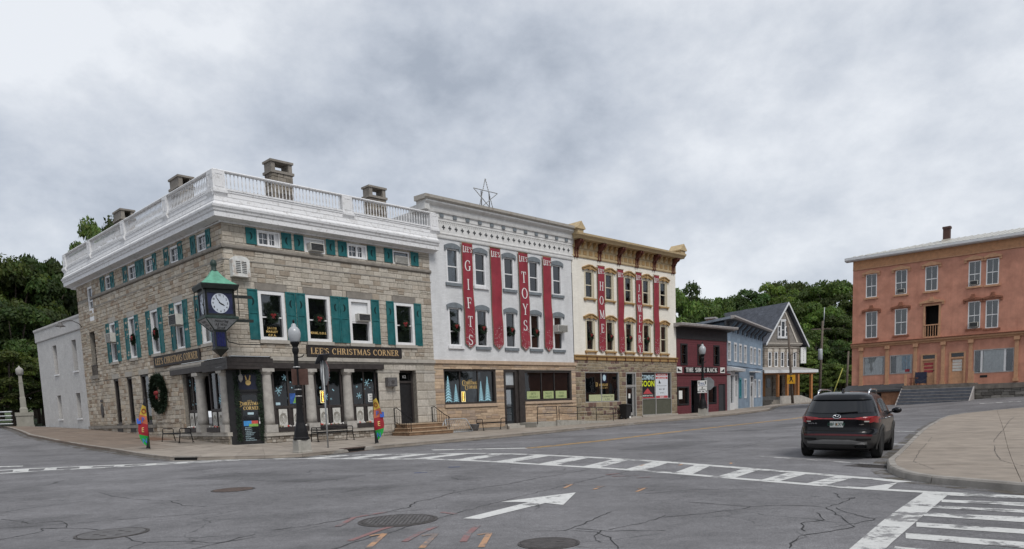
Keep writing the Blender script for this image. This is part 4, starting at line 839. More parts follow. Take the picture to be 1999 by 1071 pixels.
M_PTREE=mat('pale_blue_tree_decal',(.36,.64,.74),.7,.08,20,0); M_PAPER=mat('white_paper',(.68,.68,.66),.8,.05,9,0); M_INK=mat('black_ink',(.012,.012,.013),.7,.1,9,0)
def flake(mb,x,y,z,r,arms=6,rot=0):
    for k in range(arms):
        a=2*math.pi*k/arms+rot; d=Vector((math.cos(a),math.sin(a))); n=Vector((-d.y,d.x))*r*.09
        mb.add([(x-n.x,y,z-n.y),(x+n.x,y,z+n.y),(x+d.x*r+n.x*.6,y,z+d.y*r+n.y*.6),(x+d.x*r-n.x*.6,y,z+d.y*r-n.y*.6)],[(0,1,2,3)])
        for f in (.5,.75):
            for s in (-1,1):
                e_=Vector((math.cos(a+s*.9),math.sin(a+s*.9)))*r*.3; b=d*r*f
                mb.add([(x+b.x-n.x*.5,y-.0004*f*s,z+b.y-n.y*.5),(x+b.x+n.x*.5,y-.0004*f*s,z+b.y+n.y*.5),(x+b.x+e_.x,y-.0004*f*s,z+b.y+e_.y)],[(0,1,2)])
    return mb
def disc(mb,x,y,z,r,n=12): mb.add([(x+r*math.cos(2*math.pi*k/n),y,z+r*math.sin(2*math.pi*k/n)) for k in range(n)],[tuple(range(n))])
def ornament(mb,x,y,z,w,h):
    for k in range(5):
        r=w*.42*(1-k*.17); P=[(x+r*math.cos(R(q)),y,z+h*.02*k+r*1.35*math.sin(R(q))) for q in range(0,361,20)]
        for a,b in zip(P,P[1:]): 
            d=(Vector(b)-Vector(a)); n=Vector((-d.z,0,d.x)).normalized()*.008; mb.add([Vector(a)-n,Vector(a)+n,Vector(b)+n,Vector(b)-n],[(0,1,2,3)])
    for k in range(10): disc(mb,x+uni(-.3,.3)*w,y-.0005,z+uni(-.38,.38)*h,w*uni(.02,.05),8)
def bay(x0,x1,zb,zs,zt,M=None,seed=1,boxz=None,flowers=True,y=.22):
    random.seed(seed); f=MB(M); f.box(x0,x0+.09,y-.06,y+.06,zb,zt).box(x1-.09,x1,y-.06,y+.06,zb,zt).box(x0+.09,x1-.09,y-.06,y+.06,zt-.10,zt).box(x0+.09,x1-.09,y-.07,y+.06,zs-.07,zs+.05).box(x0+.09,x1-.09,y-.02,y+.04,zb,zs-.07)
    m_=(x0+x1)/2 if x1-x0>1.2 else None
    if m_: f.box(m_-.04,m_+.04,y-.05,y+.05,zs+.05,zt-.10).box(m_-.07,m_+.07,y-.06,y+.04,zb,zs-.07)
    o=f.build('shop_window',M_BLKW,B)
    sp=[(x0+.09,m_-.04),(m_+.04,x1-.09)] if m_ else [(x0+.09,x1-.09)]
    for a,b in sp: MB(M).box(a,b,y,y+.01,zs+.05,zt-.10).build('pane',M_GLASSD,o)
    dec=MB(M)
    for k in range(9 if m_ else 5):
        r=uni(.04,.07) if k>1 else uni(.13,.19); X=uni(x0+.2,x1-.2); Z=uni(zs+.3,zt-.3)
        (flake(dec,X,y-.004-k*.0006,Z,r*1.2,rot=rnd()) if k<5 else disc(dec,X,y-.004-k*.0006,Z,r*.55))
    tag(dec.build('snowflake_decals',M_SNOW,o),kind='stuff')
    pw=.42
    for c in ([(x0+m_)/2+.03,(m_+x1)/2-.03] if m_ else [(x0+x1)/2]):
        pa=MB(M).box(c-pw/2,c+pw/2,y-.085,y-.07,zb+.18,zs-.10).build('ornamental_panel',M_PNL,o); om=MB(M); ornament(om,c,y-.0865,(zb+zs)/2+.04,pw,zs-zb-.3); tag(om.build('panel_drawing',M_ORN,pa),kind='stuff')
    if boxz is not None:
        bx_=MB(M).box(x0+.02,x1-.02,y-.36,y-.13,boxz,boxz+.2).build('planter_box',M_BLKW,o); fl=MB(M)
        for k in range(26):
            X=uni(x0+.1,x1-.1); s=uni(.025,.05); fl.lathe([(s*.4,-s),(s,0),(s*.5,s)],(X,y-.25+uni(-.06,.06),boxz+.2+s),6,tone=random.choice([(.6,.58,.55),(.6,.58,.55),(.5,.06,.05),(.25,.22,.15)]))
        tag(fl.build('planter_flowers',M_FLW,bx_,True),kind='stuff')
    # room behind
    r_=MB(M); rooms(r_,[(x0,x1,zs,zt)],y+.05,1.6,.1); r_.build('display_space',M_ROOM,o)
    return o
M_FLW=mat('planter_flowers',(1,1,1),.7,.1,9,0,tone=True)
b1=bay(1.90,3.50,.73,1.88,3.64,seed=4,boxz=.74); b2=bay(4.08,5.60,.73,1.86,3.64,seed=9,boxz=.74); b3=bay(6.15,7.64,.73,1.86,3.64,seed=13,boxz=.74)
bay(-5.40,-4.05,.82,1.86,3.66,M=LM,seed=21,boxz=.84); bay(-2.85,-1.45,.82,1.86,3.66,M=LM,seed=24,boxz=.84)
# corner door on the chamfer
DA=LM@Vector((-.78,.16,0)); DB=Vector((1.36,.16,0)); dd=(DB-DA); dl=dd.length; DM=Matrix.Translation(DA)@Matrix.Rotation(math.atan2(dd.y,dd.x),4,'Z')
M_DOOR=mat('black_door_paint',(.016,.015,.016),.4,.2,6,.03); M_NAVY=mat('navy_panel',(.012,.014,.035),.35,.2,6,0)
f=MB(DM); x0,x1=.36,dl-.10; f.box(-.1,x0,-.04,.1,.15,3.66).box(x1,dl+.1,-.04,.1,.15,3.66).box(x0,x1,-.04,.1,3.45,3.66).box(x0,x1,-.05,.1,2.62,2.72).build('corner_door_frame',M_DOOR,B)
cd=MB(DM).box(x0,x0+.13,0,.06,.24,2.62).box(x1-.13,x1,0,.06,.24,2.62).box(x0+.13,x1-.13,0,.06,.24,.42).box(x0+.13,x1-.13,0,.06,2.48,2.62).build('corner_door',M_DOOR,B)
MB(DM).box(x0+.13,x1-.13,.02,.03,.42,2.48).build('door_glass',M_GLASSD,cd); tp=MB(DM).box(x0,x1,.0,.03,2.72,3.45).build('transom_panel',M_NAVY,B)
bm_=MB(DM); bx=(x0+x1)/2
for s in (-1,1): bm_.prism([(bx+s*.03,3.16),(bx+s*.10,3.38),(bx+s*.12,3.30),(bx+s*.09,3.12)],-.012,-.002)
bm_.prism([(bx+.12*math.cos(R(q)),3.02+.12*math.sin(R(q))) for q in range(0,360,30)],-.012,-.002); bm_.build('gilt_emblem',M_GOLD,tp)
g=MB(DM); serif("LEE'S",bx,2.17,.06,-.006,mb=g); serif('CHRISTMAS',bx+.03,2.0,.15,-.006,mb=g,sx=.8,bold=1.2); serif('CORNER',bx+.06,1.80,.15,-.006,mb=g,sx=.85,bold=1.2); serif('C',bx-.43,1.94,.25,-.007,mb=g); g.build('lettering',M_GOLD,cd)
MB(DM).box(x1-.10,x1-.05,-.09,-.0,1.15,1.45).build('door_handle',M_PVC,cd)
for nm,c,q in (('poster_band',(.05,.25,.55),(-.32,.02,1.07,1.30)),('poster_band',(.50,.07,.06),(.02,.30,1.16,1.30)),('poster_band',(.20,.38,.08),(-.10,.30,1.04,1.16))): 
    m_=mat('poster_ink_%d'%int(c[0]*100),c,.7,.15,12,0); panel(cd,nm,m_,bx+q[0],bx+q[1],-.002-(.004 if q[0]==-.10 else .002 if q[0]>0 else 0),q[2],q[3],.003,DM)
g=MB(DM)
for k,s in enumerate(['SUNDAY','MONDAY','TUESDAY','WEDNESDAY','THURSDAY','FRIDAY','SATURDAY','HOLIDAYS 10-5']): sans(s,bx-.28,.97-k*.082,.05,-.004,g,center=False,bold=.01)
M_PALE=mat('pale_blue_vinyl',(.42,.56,.62),.7,.1,9,0); g.build('opening_hours',M_PALE,cd); panel(cd,'oval_sticker',M_PALE,bx-.12,bx+.14,-.002,1.58,1.68,.003,DM)
MB().plate([(DA.x-.55,DA.y-.35),(DB.x+.1,DB.y-.75),(DB.x+.1,DB.y+.1),(DA.x,DA.y+.1)],.0,.235).build('door_step',M_TRIM,B)
rm=MB(DM); rooms(rm,[(x0,x1,.24,3.4)],.08,1.4,.1); rm.build('room_interior',M_ROOM,B)
# garland around the door
gm=MB(DM); random.seed(5)
for k in range(1500):
    t=rnd(); side=rnd()
    if side<.42: c=Vector((x0-.06+uni(-.10,.10),-.07+uni(-.08,.04),.4+t*3.1))
    elif side<.84: c=Vector((x1+.02+uni(-.10,.10),-.07+uni(-.08,.04),.4+t*3.1))
    else: c=Vector((x0+t*(x1-x0),-.07+uni(-.08,.04),3.5+uni(-.10,.08)))
    d=Vector((uni(-1,1),uni(-1,.2),uni(-1,1))).normalized(); s=d.orthogonal().normalized()*.02; gm.add([c-s,c+s,c+d*uni(.07,.13)],[(0,1,2)])
gl_=thing('door_garland','dark evergreen garland framing the corner shop door','garland',B_M@(DM@Vector((dl/2,0,.24))),S_STONE.rz)
gmm=MB(); gmm.v=[tuple(Vector(v)-(DM@Vector((dl/2,0,.24)))) for v in gm.v]; gmm.f=gm.f; gmm.t=gm.t; gmm.sm=gm.sm; gmm.build('greenery',M_NEEDLE,gl_)
lp=B_M@(DM@Vector((x0+.16,-.30,3.25))); t=thing('hanging_lantern','small pale hanging lantern over the corner shop door','lantern',lp)
MB().lathe([(.02,-.22),(.09,-.10),(.10,.06),(.06,.12),(.02,.16),(.02,.42)],n=8).build('glass_body',M_CURTD,t)
# curved corner canopy
cv=[]; pL=LM@Vector((-2.80,-.14,0)); pF=Vector((1.84,-.14,0)); 
for k in range(15):
    f_=k/14; a=R(90*f_); q=Vector((pL.x*(1-f_)+pF.x*f_,pL.y*(1-f_)+pF.y*f_,0)); b=math.sin(math.pi*f_)**.8
    c0=Vector((-.55,-.62,0)); cv.append(q*(1-b)+ (c0*.9+q*.1)*b)
cp=MB()
for z0,z1,o in ((3.60,3.74,0),(3.74,3.90,.015),(3.90,4.08,.03)):
    vs=[];n=len(cv)
    for p in cv: d=Vector((p.x-.6,p.y-.9,0)).normalized()*o; vs+=[(p.x+d.x,p.y+d.y,z0),(p.x+d.x,p.y+d.y,z1)]
    cp.add(vs,[(2*i,2*i+2,2*i+3,2*i+1) for i in range(n-1)])
cp.add([(p.x,p.y,3.60) for p in cv]+[(1.9,.3,3.60),(.3,2.9,3.60)],[tuple(range(len(cv)+2))]); cp.build('corner_canopy',M_BLKW,B)
fl=MB(); fl.add([(p.x*1.02-.01,p.y*1.02-.02,4.085) for p in cv]+[(1.9,.3,4.085),(.3,2.9,4.085)],[tuple(range(len(cv)+2))]); fl.build('canopy_flashing',M_WOOD,B)
# dark filler behind columns at the corner ceiling
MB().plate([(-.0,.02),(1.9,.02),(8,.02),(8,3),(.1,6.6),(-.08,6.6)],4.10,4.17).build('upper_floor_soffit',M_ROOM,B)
# entrance door and steps on the right
dr=MB().box(9.0,9.12,.30,.42,.8,3.6).box(10.0,10.12,.30,.42,.8,3.6).box(9.12,10.0,.30,.42,2.95,3.07).box(9.12,10.0,.30,.42,3.5,3.6).build('side_door_frame',M_BLKW,B)
MB().box(9.12,10.0,.36,.42,.8,2.95).build('side_door',M_DOOR,B); MB().box(9.12,10.0,.37,.38,3.07,3.5).build('transom_pane',M_GLASSD,dr); sans('62',9.6,3.22,.16,.362,MB(),bold=.02).build('door_number',M_PAPER,dr)
MB().box(7.62,9.02,-.05,.1,3.48,3.60).build('pier_cap',M_TRIM,B); MB().box(10.1,11.45,-.05,.1,3.48,3.60).build('pier_cap',M_TRIM,B)
M_STEP=mat('tan_stone_step',(.36,.265,.18),.85,.15,4,.15,30); M_STEPD=mat('brown_stone_riser',(.20,.125,.075),.9,.2,4,.2,30)
for k,(a,b,o,z) in enumerate([(8.60,10.98,.95,.795),(8.45,11.1,1.25,.59),(8.30,11.25,1.55,.40)]): MB().box(a,b,-o,-.1 if k else .3,z-.2,z-.045).build('riser',M_STEPD,B); MB().box(a-.02,b+.02,-o-.03,-.1 if k else .3,z-.045,z+.001*k).build('step',M_STEP,B)
# things fixed to the corner building -------------------------------------------------
def signboard(S,x0,x1,z0,z1,label,txt,hh,y=-.05):
    w=S.w((x0+x1)/2,y,z0); t=thing('shop_sign',label,'sign',w,S.rz); W2=(x1-x0)/2; h=z1-z0
    MB().box(-W2,W2,-.05,.05,0,h).build('board',M_SIGNB,t); MB().box(-W2,W2,-.065,-.05,0,.03).box(-W2,W2,-.065,-.05,h-.03,h).box(-W2,-W2+.03,-.065,-.05,.03,h-.03).box(W2-.03,W2,-.065,-.05,.03,h-.03).build('frame',M_SIGNB,t)
    mb=serif(txt,0,(h-hh)/2,hh,-.056,track=.10,sx=1.0,bold=1.1); w0=min(v[0] for v in mb.v); w1=max(v[0] for v in mb.v); k=(2*W2*.93)/(w1-w0); mb.v=[(v[0]*k,v[1],v[2]) for v in mb.v]; mb.build('lettering',M_GOLDS,t); return t
M_SIGNB=mat('sign_board_black',(.024,.020,.019),.6,.2,6,.05); M_GOLDS=mat('sign_letter_gold',(.50,.34,.17),.6,.12,12,0)
signboard(S_STONE,3.66,9.18,4.22,4.75,'long black sign with gold letters on the street front, above the shop windows',"LEE'S CHRISTMAS CORNER",.29)
signboard(S_LEFT,-8.6,-3.02,4.20,4.75,'black sign with gold letters on the side street wall, above the big wreath',"LEE'S CHRISTMAS CORNER",.33)
wreath(S_LEFT,-8.25,2.85,'big evergreen wreath on the stone wall of the side street',big=True,y=-.06,bowz=.0,sc=1.12)
for k,(a,b,c,d) in enumerate(F2):
    if k!=2: wreath(S_STONE,(a+b)/2+.02,c+(d-c)*.47,['wreath in the window lettered Jacob Marley','wreath in the window above the lamp, second from the clock','wreath in the curtained window beside the grey building'][0 if k==0 else 1 if k==1 else 2],y=.05,sc=1.02,bowz=.08)
for k,lb in ((3,'wreath in the side street window left of the middle one'),(2,'wreath in the middle shuttered window of the side street wall')): a,b,c,d=L2[k]; wreath(S_LEFT,(a+b)/2,c+(d-c)*.45,lb,y=.04,sc=1.05)
aircon(S_STONE,4.14,4.86,9.13,9.50,'small white air conditioner in the attic window, second from the corner')
aircon(S_STONE,9.15,9.98,9.12,9.50,'slatted air conditioner in the last attic window before the grey building',out=.15,style=1)
a,b,c,d=F2[2]; aircon(S_STONE,a+.42,b-.16,c+(d-c)*.50,c+(d-c)*.50+.36,'beige air conditioner in the white-blind window above the sign',out=.30)
a,b,c,d=L2[1]; aircon(S_LEFT,a+.05,b-.05,c+(d-c)*.50,c+(d-c)*.50+.5,'large white air conditioner in the window nearest the clock on the side street',out=.45)
a,b,c,d=L2[4]; aircon(S_LEFT,a+.05,b-.05,c+(d-c)*.50,c+(d-c)*.50+.5,'brownish slatted air conditioner in the farthest side street window',out=.40,style=1)
M_RUSTW=mat('rusting_white_enamel',(.60,.60,.575),.55,.08,5,.05,stain=.65,stcol=(.28,.17,.10),stsc=3.2)
t=thing('siren_box','rusty white louvred metal box on the wall beside the clock roof','alarm box',S_STONE.w(.62,-.02,7.58),S_STONE.rz)
P_=[(-.40,0),(.40,0),(.40,.72),(.28,.84),(0,.88),(-.28,.84),(-.40,.72)]; MB().prism(P_,-.30,.0).build('casing',M_RUSTW,t); lv=MB()
for k in range(7):
    for sx_ in (-.24,.03): lv.box(sx_,sx_+.21,-.315,-.30,.16+k*.075,.19+k*.075)
lv.build('louvre_slots',M_ACD,t)
t=thing('meter_box','grey metal box on the stone pier beside the side door','meter box',S_STONE.w(8.36,-.04,2.76),S_STONE.rz); MB().box(-.29,.29,-.26,0,0,.46).build('casing',M_IRONL,t); MB().box(-.24,.24,-.275,-.26,.05,.41).build('cover',M_IRONL,t); MB().prism([(.09*math.cos(R(q)),.24+.09*math.sin(R(q))) for q in range(0,360,24)],-.30,-.275).build('dial',M_IRON,t)
t=thing('wall_lamp','gooseneck wall lamp where the white annex meets the stone wall','lamp',S_LEFT.w(-20.0,0,7.4),S_LEFT.rz); MB().tube([(0,0,0),(0,-.15,.22),(0,-.5,.38),(0,-.9,.36),(0,-1.15,.25)],.025,6).build('arm',M_IRON,t); MB().lathe([(.03,.28),(.10,.22),(.16,.10),(.28,.02),(.28,0)],(0,-1.2,0),14).build('lamp_shade',M_IRONL,t); MB().lathe([(.02,-.08),(.09,-.02),(.09,.05)],(0,-1.2,0),10).build('bulb',M_PVC,t)
t=thing('oval_plaque','dark oval plaque on a bracket on the far end of the side street wall','plaque',S_LEFT.w(-17.55,-.03,1.75),S_LEFT.rz); MB().prism([(.22*math.cos(R(q)),.42+.42*math.sin(R(q))) for q in range(0,360,20)],-.05,0).build('plate',M_IRON,t); MB().box(-.2,.2,-.05,0,.95,1.08).build('header',M_IRON,t)
# ================================================================ white annex on the side street
M_WBRK=brickmat('white_painted_brick',(.53,.52,.505),(.43,.42,.41),.22,.075,.008,.06,.8,.35,stain=.4,stcol=(.30,.27,.25),streak=.15)
A=thing('white_annex','two storey white painted brick annex left of the stone building','building',S_LEFT.P,S_LEFT.rz)
AW=[(-27.75,-26.85,4.9,6.9),(-23.35,-22.45,4.9,6.9),(-27.9,-27.0,1.8,3.45),(-23.55,-22.65,1.8,3.45)]
w=MB(); wallholes(w,-31.6,-20.42,-.6,8.0,AW,.25,.42); w.quad((-31.6,.25,-.6),(-31.6,9,-.6),(-31.6,9,8),(-31.6,.25,8)); w.quad((-31.6,.25,8.0),(-20.42,.25,8.0),(-20.42,9,8.0),(-31.6,9,8.0)); w.build('wall',M_WBRK,A)
MB().run([(.9,7.42),(.19,7.42),(.17,7.47),(.17,8.12),(.14,8.14),(.10,8.22),(.10,8.33),(.5,8.35),(.9,8.35)],-31.7,-20.42).build('parapet',M_WBRK,A)
for a,b,c,d in AW:
    MB().box(a-.05,b+.05,.17,.6,c-.09,c).build('window_sill',M_WOOD,A); o=MB().box(a,b,.60,.66,c,d).build('blind_window',M_CURTD,A); MB().box(b-.22,b,.585,.60,c,d).build('pane',M_GLASSD,o)
# ================================================================ grey building
M_GBRK=brickmat('pale_grey_painted_brick',(.64,.645,.65),(.55,.555,.56),.22,.075,.008,.05,.8,.3,stain=.3,stcol=(.42,.42,.41),streak=.34); M_GTRIM=mat('slate_grey_trim',(.155,.175,.19),.75,.12,5,.1); M_GCOR=mat('cornice_paint',(.62,.615,.60),.65,.06,4,.05,stain=.3,stcol=(.32,.29,.25),stsc=3); M_GUT=mat('stained_gutter',(.40,.375,.335),.6,.12,3,.05,stain=.7,stcol=(.20,.165,.13),stsc=3)
Gb=thing('grey_shop_building','three storey pale grey building with white bracketed cornice and stone clad shopfront','building',S_GREY.P,S_GREY.rz)
GX=[1.30,3.37,5.69,7.84,9.99]; GU=[(x,x+.88,8.45,10.33) for x in GX]; GLw=[(x-.02,x+.86,5.0,7.12) for x in GX]
w=MB(); wallholes(w,.02,11.86,4.2,12.3,GU+GLw,0,.2); w.quad((.02,0,-.5),(.02,14,-.5),(.02,14,12.3),(.02,0,12.3)); w.quad((11.86,0,4),(11.86,14,4),(11.86,14,12.3),(11.86,0,12.3)); w.quad((.02,0,12.25),(11.86,0,12.25),(11.86,14,11.6),(.02,14,11.6)); w.build('wall',M_GBRK,Gb)
rm=MB(); rooms(rm,GU+GLw,.2); rm.build('room_interior',M_ROOM,Gb)
for k,(a,b,c,d) in enumerate(GU+GLw):
    low=k>=5; window(Gb,a,b,c,d,fw=.09,y=.10,split=.48 if not low else (.38 if k in(5,8) else (0 if k in (6,7) else .5)),d=.09,curtain=[(.0,.48),(.0,1,.0,.6),(0,.45),(.5,1),(0,1,.6,1),(0,1,.7,1),(.6,1),(0,1),(.3,1,.0,.4),(.5,1)][k],cm=M_CURTD if k!=9 else M_BLIND)
    e_=(b-a)/2+.13; cx=(a+b)/2; n=10
    lo=[(cx-e_+2*e_*i/n,d-.03) for i in range(n+1)]; up=[(p[0],p[1]+.14+.15*math.sin(math.pi*i/n)**.8) for i,p in enumerate(lo)]
    hd=MB()
    for (p,q),(r,s) in zip(zip(lo,lo[1:]),zip(up,up[1:])): hd.prism([p,q,s,r],-.075,.02)
    hd.box(cx-e_,cx-e_+.10,-.072,.02,d-.13,d-.031).box(cx+e_-.10,cx+e_,-.072,.02,d-.13,d-.031); hd.build('window_hood',M_GTRIM,Gb)
    MB().box(a-.14,b+.14,-.10,.1,c-.17,c-.005).build('window_sill',M_GTRIM if k not in (1,5) else M_WOOD,Gb)
co=MB(); co.run([(.2,10.78),(-.05,10.78),(-.07,10.84),(-.07,10.98),(-.10,11.0),(-.10,11.06),(-.07,11.09),(-.07,11.66),(-.11,11.68),(-.11,11.80),(-.14,11.82),(-.14,12.04),(-.22,12.08),(-.24,12.16),(-.26,12.34),(-.36,12.42),(.2,12.42)],.02,11.98); co.build('cornice',M_GCOR,Gb)
MB().run([(.4,12.42),(-.38,12.42),(-.46,12.50),(-.47,12.58),(.4,12.60)],-.28,12.30).build('cornice_bead',M_GCOR,Gb); MB().run([(.4,12.585),(-.49,12.585),(-.58,12.66),(-.60,12.80),(.4,12.84)],-.42,12.42).build('gutter',M_GUT,Gb)
MB().box(-.30,.02,-.35,1.0,12.1,12.42).build('cornice_return',M_GCOR,Gb)
dk=mat('cross_hole_shade',(.05,.052,.055),.9,.1,5,0)
for k in range(12):
    x=.98+k*.935
    if x<11.7: MB().box(x-.13,x+.13,-.19,-.14,11.86,12.03).build('cornice_block',M_GTRIM,Gb)
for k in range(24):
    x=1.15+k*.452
    if x<11.8: MB().prism([(x-.035,11.24),(x+.035,11.24),(x+.035,11.32),(x+.11,11.32),(x+.11,11.40),(x+.035,11.40),(x+.035,11.48),(x-.035,11.48),(x-.035,11.40),(x-.11,11.40),(x-.11,11.32),(x-.035,11.32)],-.078,-.071).build('dark_cross_inlay',dk,Gb)  # raised dark cross, coloured like the shade in a cut-out
ch=MB()
for k in range(72): x=.5+k*.157; ch.prism([(x,11.66),(x+.13,11.66),(x+.065,11.54)],-.092,-.072)
tag(ch.build('chevron_trim',M_GCOR,Gb),kind='stuff')
# ground floor veneer
M_TAN=mat('tan_stone_veneer',(1,1,1),.85,.1,6,.22,30,tone=True); M_TANC=mat('tan_stone_cap',(.42,.315,.23),.85,.1,5,.1)
GG=[(.72,4.70,1.73,3.70),(5.34,6.80,.25,3.69),(7.08,11.57,1.75,3.67)]
w=MB(); wallholes(w,.0,12.0,-.5,4.0,GG,.0,.3); wl=w.build('shopfront_wall',M_MORT,Gb)
TAN=[(.40,.30,.215),(.44,.34,.25),(.36,.265,.19),(.33,.26,.21),(.46,.355,.26),(.30,.225,.165)]
laystones(wl,None,courses(.02,12.0,.30,4.0,GG+[(.70,4.72,1.52,1.73),(7.08,11.58,1.58,1.75)],(.12,.21),(.34,.95),.2),M_TAN,TAN,nmax=290,root=Gb,proud=.022,jit=.008,joint=.004)
MB().box(.0,5.34,-.05,.1,-.4,.30).build('base_plinth',M_TRIMD,Gb)
MB().box(-.02,12.02,-.10,.15,4.0,4.20).build('shopfront_cap',M_TANC,Gb); MB().box(.68,4.74,-.10,.15,1.55,1.73).build('window_sill',M_TANC,Gb); MB().box(7.08,11.60,-.10,.15,1.60,1.75).build('window_sill',M_TANC,Gb)
def shopwin(P,x0,x1,z0,z1,fm,div,y=.15,fw=.11,pm=None,M=None):
    f=MB(M).box(x0,x0+fw,y-.1,y+.06,z0,z1).box(x1-fw,x1,y-.1,y+.06,z0,z1).box(x0+fw,x1-fw,y-.1,y+.06,z1-fw,z1).box(x0+fw,x1-fw,y-.1,y+.06,z0,z0+fw)
    xs_=[x0+fw]+list(div)+[x1-fw]
    for d in div: f.box(d-.035,d+.035,y-.04,y+.05,z0+fw,z1-fw)
    o=f.build('shop_window',fm,P)
    for a,b in zip(xs_,xs_[1:]): MB(M).box(a,b,y,y+.01,z0+fw,z1-fw).build('pane',pm or M_GLASSD,o)
    r_=MB(M); rooms(r_,[(x0,x1,z0,z1)],y+.05,2.0,.1); r_.build('display_space',M_ROOM,o); return o
sw1=shopwin(Gb,.72,4.70,1.73,3.70,M_BLKW,[2.0,3.35]); 
def pine(mb,x,y,z,h,w):
    n=9
    for k in range(n):
        f=k/n; zz=z+h*(.06+.94*f*.98); ww=w*(1-f)**.9*.5+.02; hh=h/n*1.25
        for s in (-1,1):
            mb.add([(x,y-.0003*k,zz+hh*.62),(x+s*ww,y-.0003*k,zz-hh*.42),(x+s*ww*.45,y-.0003*k,zz-hh*.12),(x,y-.0003*k,zz+hh*.02)],[(0,1,2,3)]); mb.add([(x+s*ww*.3,y-.0003*k-.0001,zz+hh*.1),(x+s*ww*.82,y-.0003*k-.0001,zz-hh*.62),(x+s*ww*.12,y-.0003*k-.0001,zz+hh*.0)],[(0,1,2)])
    mb.add([(x-.02,y,z),(x+.02,y,z),(x+.02,y,z+.12),(x-.02,y,z+.12)],[(0,1,2,3)]); return mb
for x,h,wd in ((1.12,1.55,.62),(1.68,1.06,.48),(3.60,1.24,.48),(4.12,1.52,.60)): pine(MB(),x,.144,1.86,h,wd).build('tree_decal',M_PTREE,sw1)
g=MB(); serif("LEE'S",2.78,3.02,.09,.144,mb=g); serif('CHRISTMAS',2.83,2.84,.17,.144,mb=g,sx=.75,bold=1.2); serif('CORNER',2.93,2.60,.18,.144,mb=g,sx=.8,bold=1.2); serif('C',2.30,2.76,.33,.143,mb=g); serif('C',2.48,2.52,.28,.143,mb=g); g.build('lettering',M_GOLD,sw1)
M_NEON=mat('lit_open_sign',(.95,.55,.10),.5,.05,9,0,emit=2.2); M_NEONB=mat('open_sign_border',(.9,.75,.35),.5,.05,9,0,emit=1.2)
def neon(S,x,z,label,y=.19):
    t=thing('open_sign',label,'sign',S.w(x,y,z),S.rz,'lit open signs in shop windows'); MB().box(-.13,.13,.005,.02,0,.58).build('back_board',M_INK,t); g=MB(); serif('OPEN',0,.44,.10,.002,vert=True,gap=1.25,mb=g,bold=1.5); g.build('lettering',M_NEON,t)
    MB().box(-.13,-.115,-.005,.005,0,.58).box(.115,.13,-.005,.005,0,.58).box(-.115,.115,-.005,.005,0,.015).box(-.115,.115,-.005,.005,.565,.58).build('border_tube',M_NEONB,t)
neon(S_GREY,2.22,1.86,'small lit yellow open sign between the pale blue window trees',y=.135); neon(S_STONE,4.52,2.02,'lit yellow open sign in the middle bay behind the stone columns',y=.205)
# recessed entrance
dm=mat('aluminium_dark',(.05,.052,.056),.4,.1,6,0,metal=.5)
e=MB(); e.box(5.34,5.50,-.02,.35,.25,3.69).box(6.30,6.40,.0,.35,.25,3.69).box(6.40,6.62,.06,1.0,.25,3.69).box(6.62,7.10,-.03,.12,.25,3.69).box(5.50,6.30,.0,.35,3.55,3.69).box(5.50,6.30,.1,.3,2.62,2.78); e.build('entrance_frame',M_BLKW,Gb)
d_=MB().box(5.50,5.60,.18,.24,.45,2.62).box(6.20,6.30,.18,.24,.45,2.62).box(5.60,6.20,.18,.24,.45,.62).box(5.60,6.20,.18,.24,2.5,2.62).box(5.60,6.20,.17,.24,1.42,1.50).build('glass_door',dm,Gb); MB().box(5.60,6.20,.20,.21,.62,2.5).build('pane',glassmat('door_glass',(.6,.68,.7),.22,solid=.4,body=(.05,.075,.085)),d_)
MB().box(5.50,6.30,.15,.2,2.78,3.55).build('frosted_transom',mat('frosted_glass',(.42,.45,.47),.35,.06,4,0),Gb); MB().box(5.2,6.9,.0,1.6,.2,.45).build('entrance_floor',M_TRIM,Gb); MB().box(5.15,6.5,-.55,.0,-.2,.33).box(5.3,6.35,-.22,.0,.33,.44).build('entrance_step',M_TRIM,Gb)
rm=MB(); rooms(rm,[(5.50,6.30,.45,3.5)],.3,1.5,.05); rm.build('room_interior',M_ROOM,Gb)
sw2=shopwin(Gb,7.10,11.57,1.75,3.67,M_BLKW,[8.78,10.0],fw=.13)
M_GRN=mat('pale_green_banner',(.36,.42,.20),.8,.08,8,0)
for k,(a,b) in enumerate(((7.45,8.62),(8.95,9.92),(10.12,11.2))):
    pp=panel(sw2,'window_banner',M_GRN,a,b,.144,1.90,2.38,.004); g=MB()
    for q,s in enumerate((['GIFTS','HOLIDAY'],['TREATS','SWEETS'],['TOYS','GAMES'])[k]): sans(s,(a+b)/2,2.17-q*.2,.13,.139,g,bold=.015)
    g.build('lettering',mat('dark_green_ink%d'%k,(.06,.10,.04),.8,.1,5,0),pp)
random.seed(31); dp=MB()
for k in range(26):
    x=uni(7.4,11.3); s=uni(.05,.16); z=2.4+s; dp.lathe([(s*.5,-s),(s,-s*.3),(s*.7,s*.5),(s*.2,s*1.3)],(x,uni(.5,1.0),z+uni(0,.35)),8,tone=random.choice([(.5,.12,.2),(.1,.25,.35),(.55,.5,.4),(.35,.1,.4),(.5,.35,.1),(.6,.6,.6)]))
tag(dp.build('window_merchandise',M_FLW,sw2,True),kind='stuff')
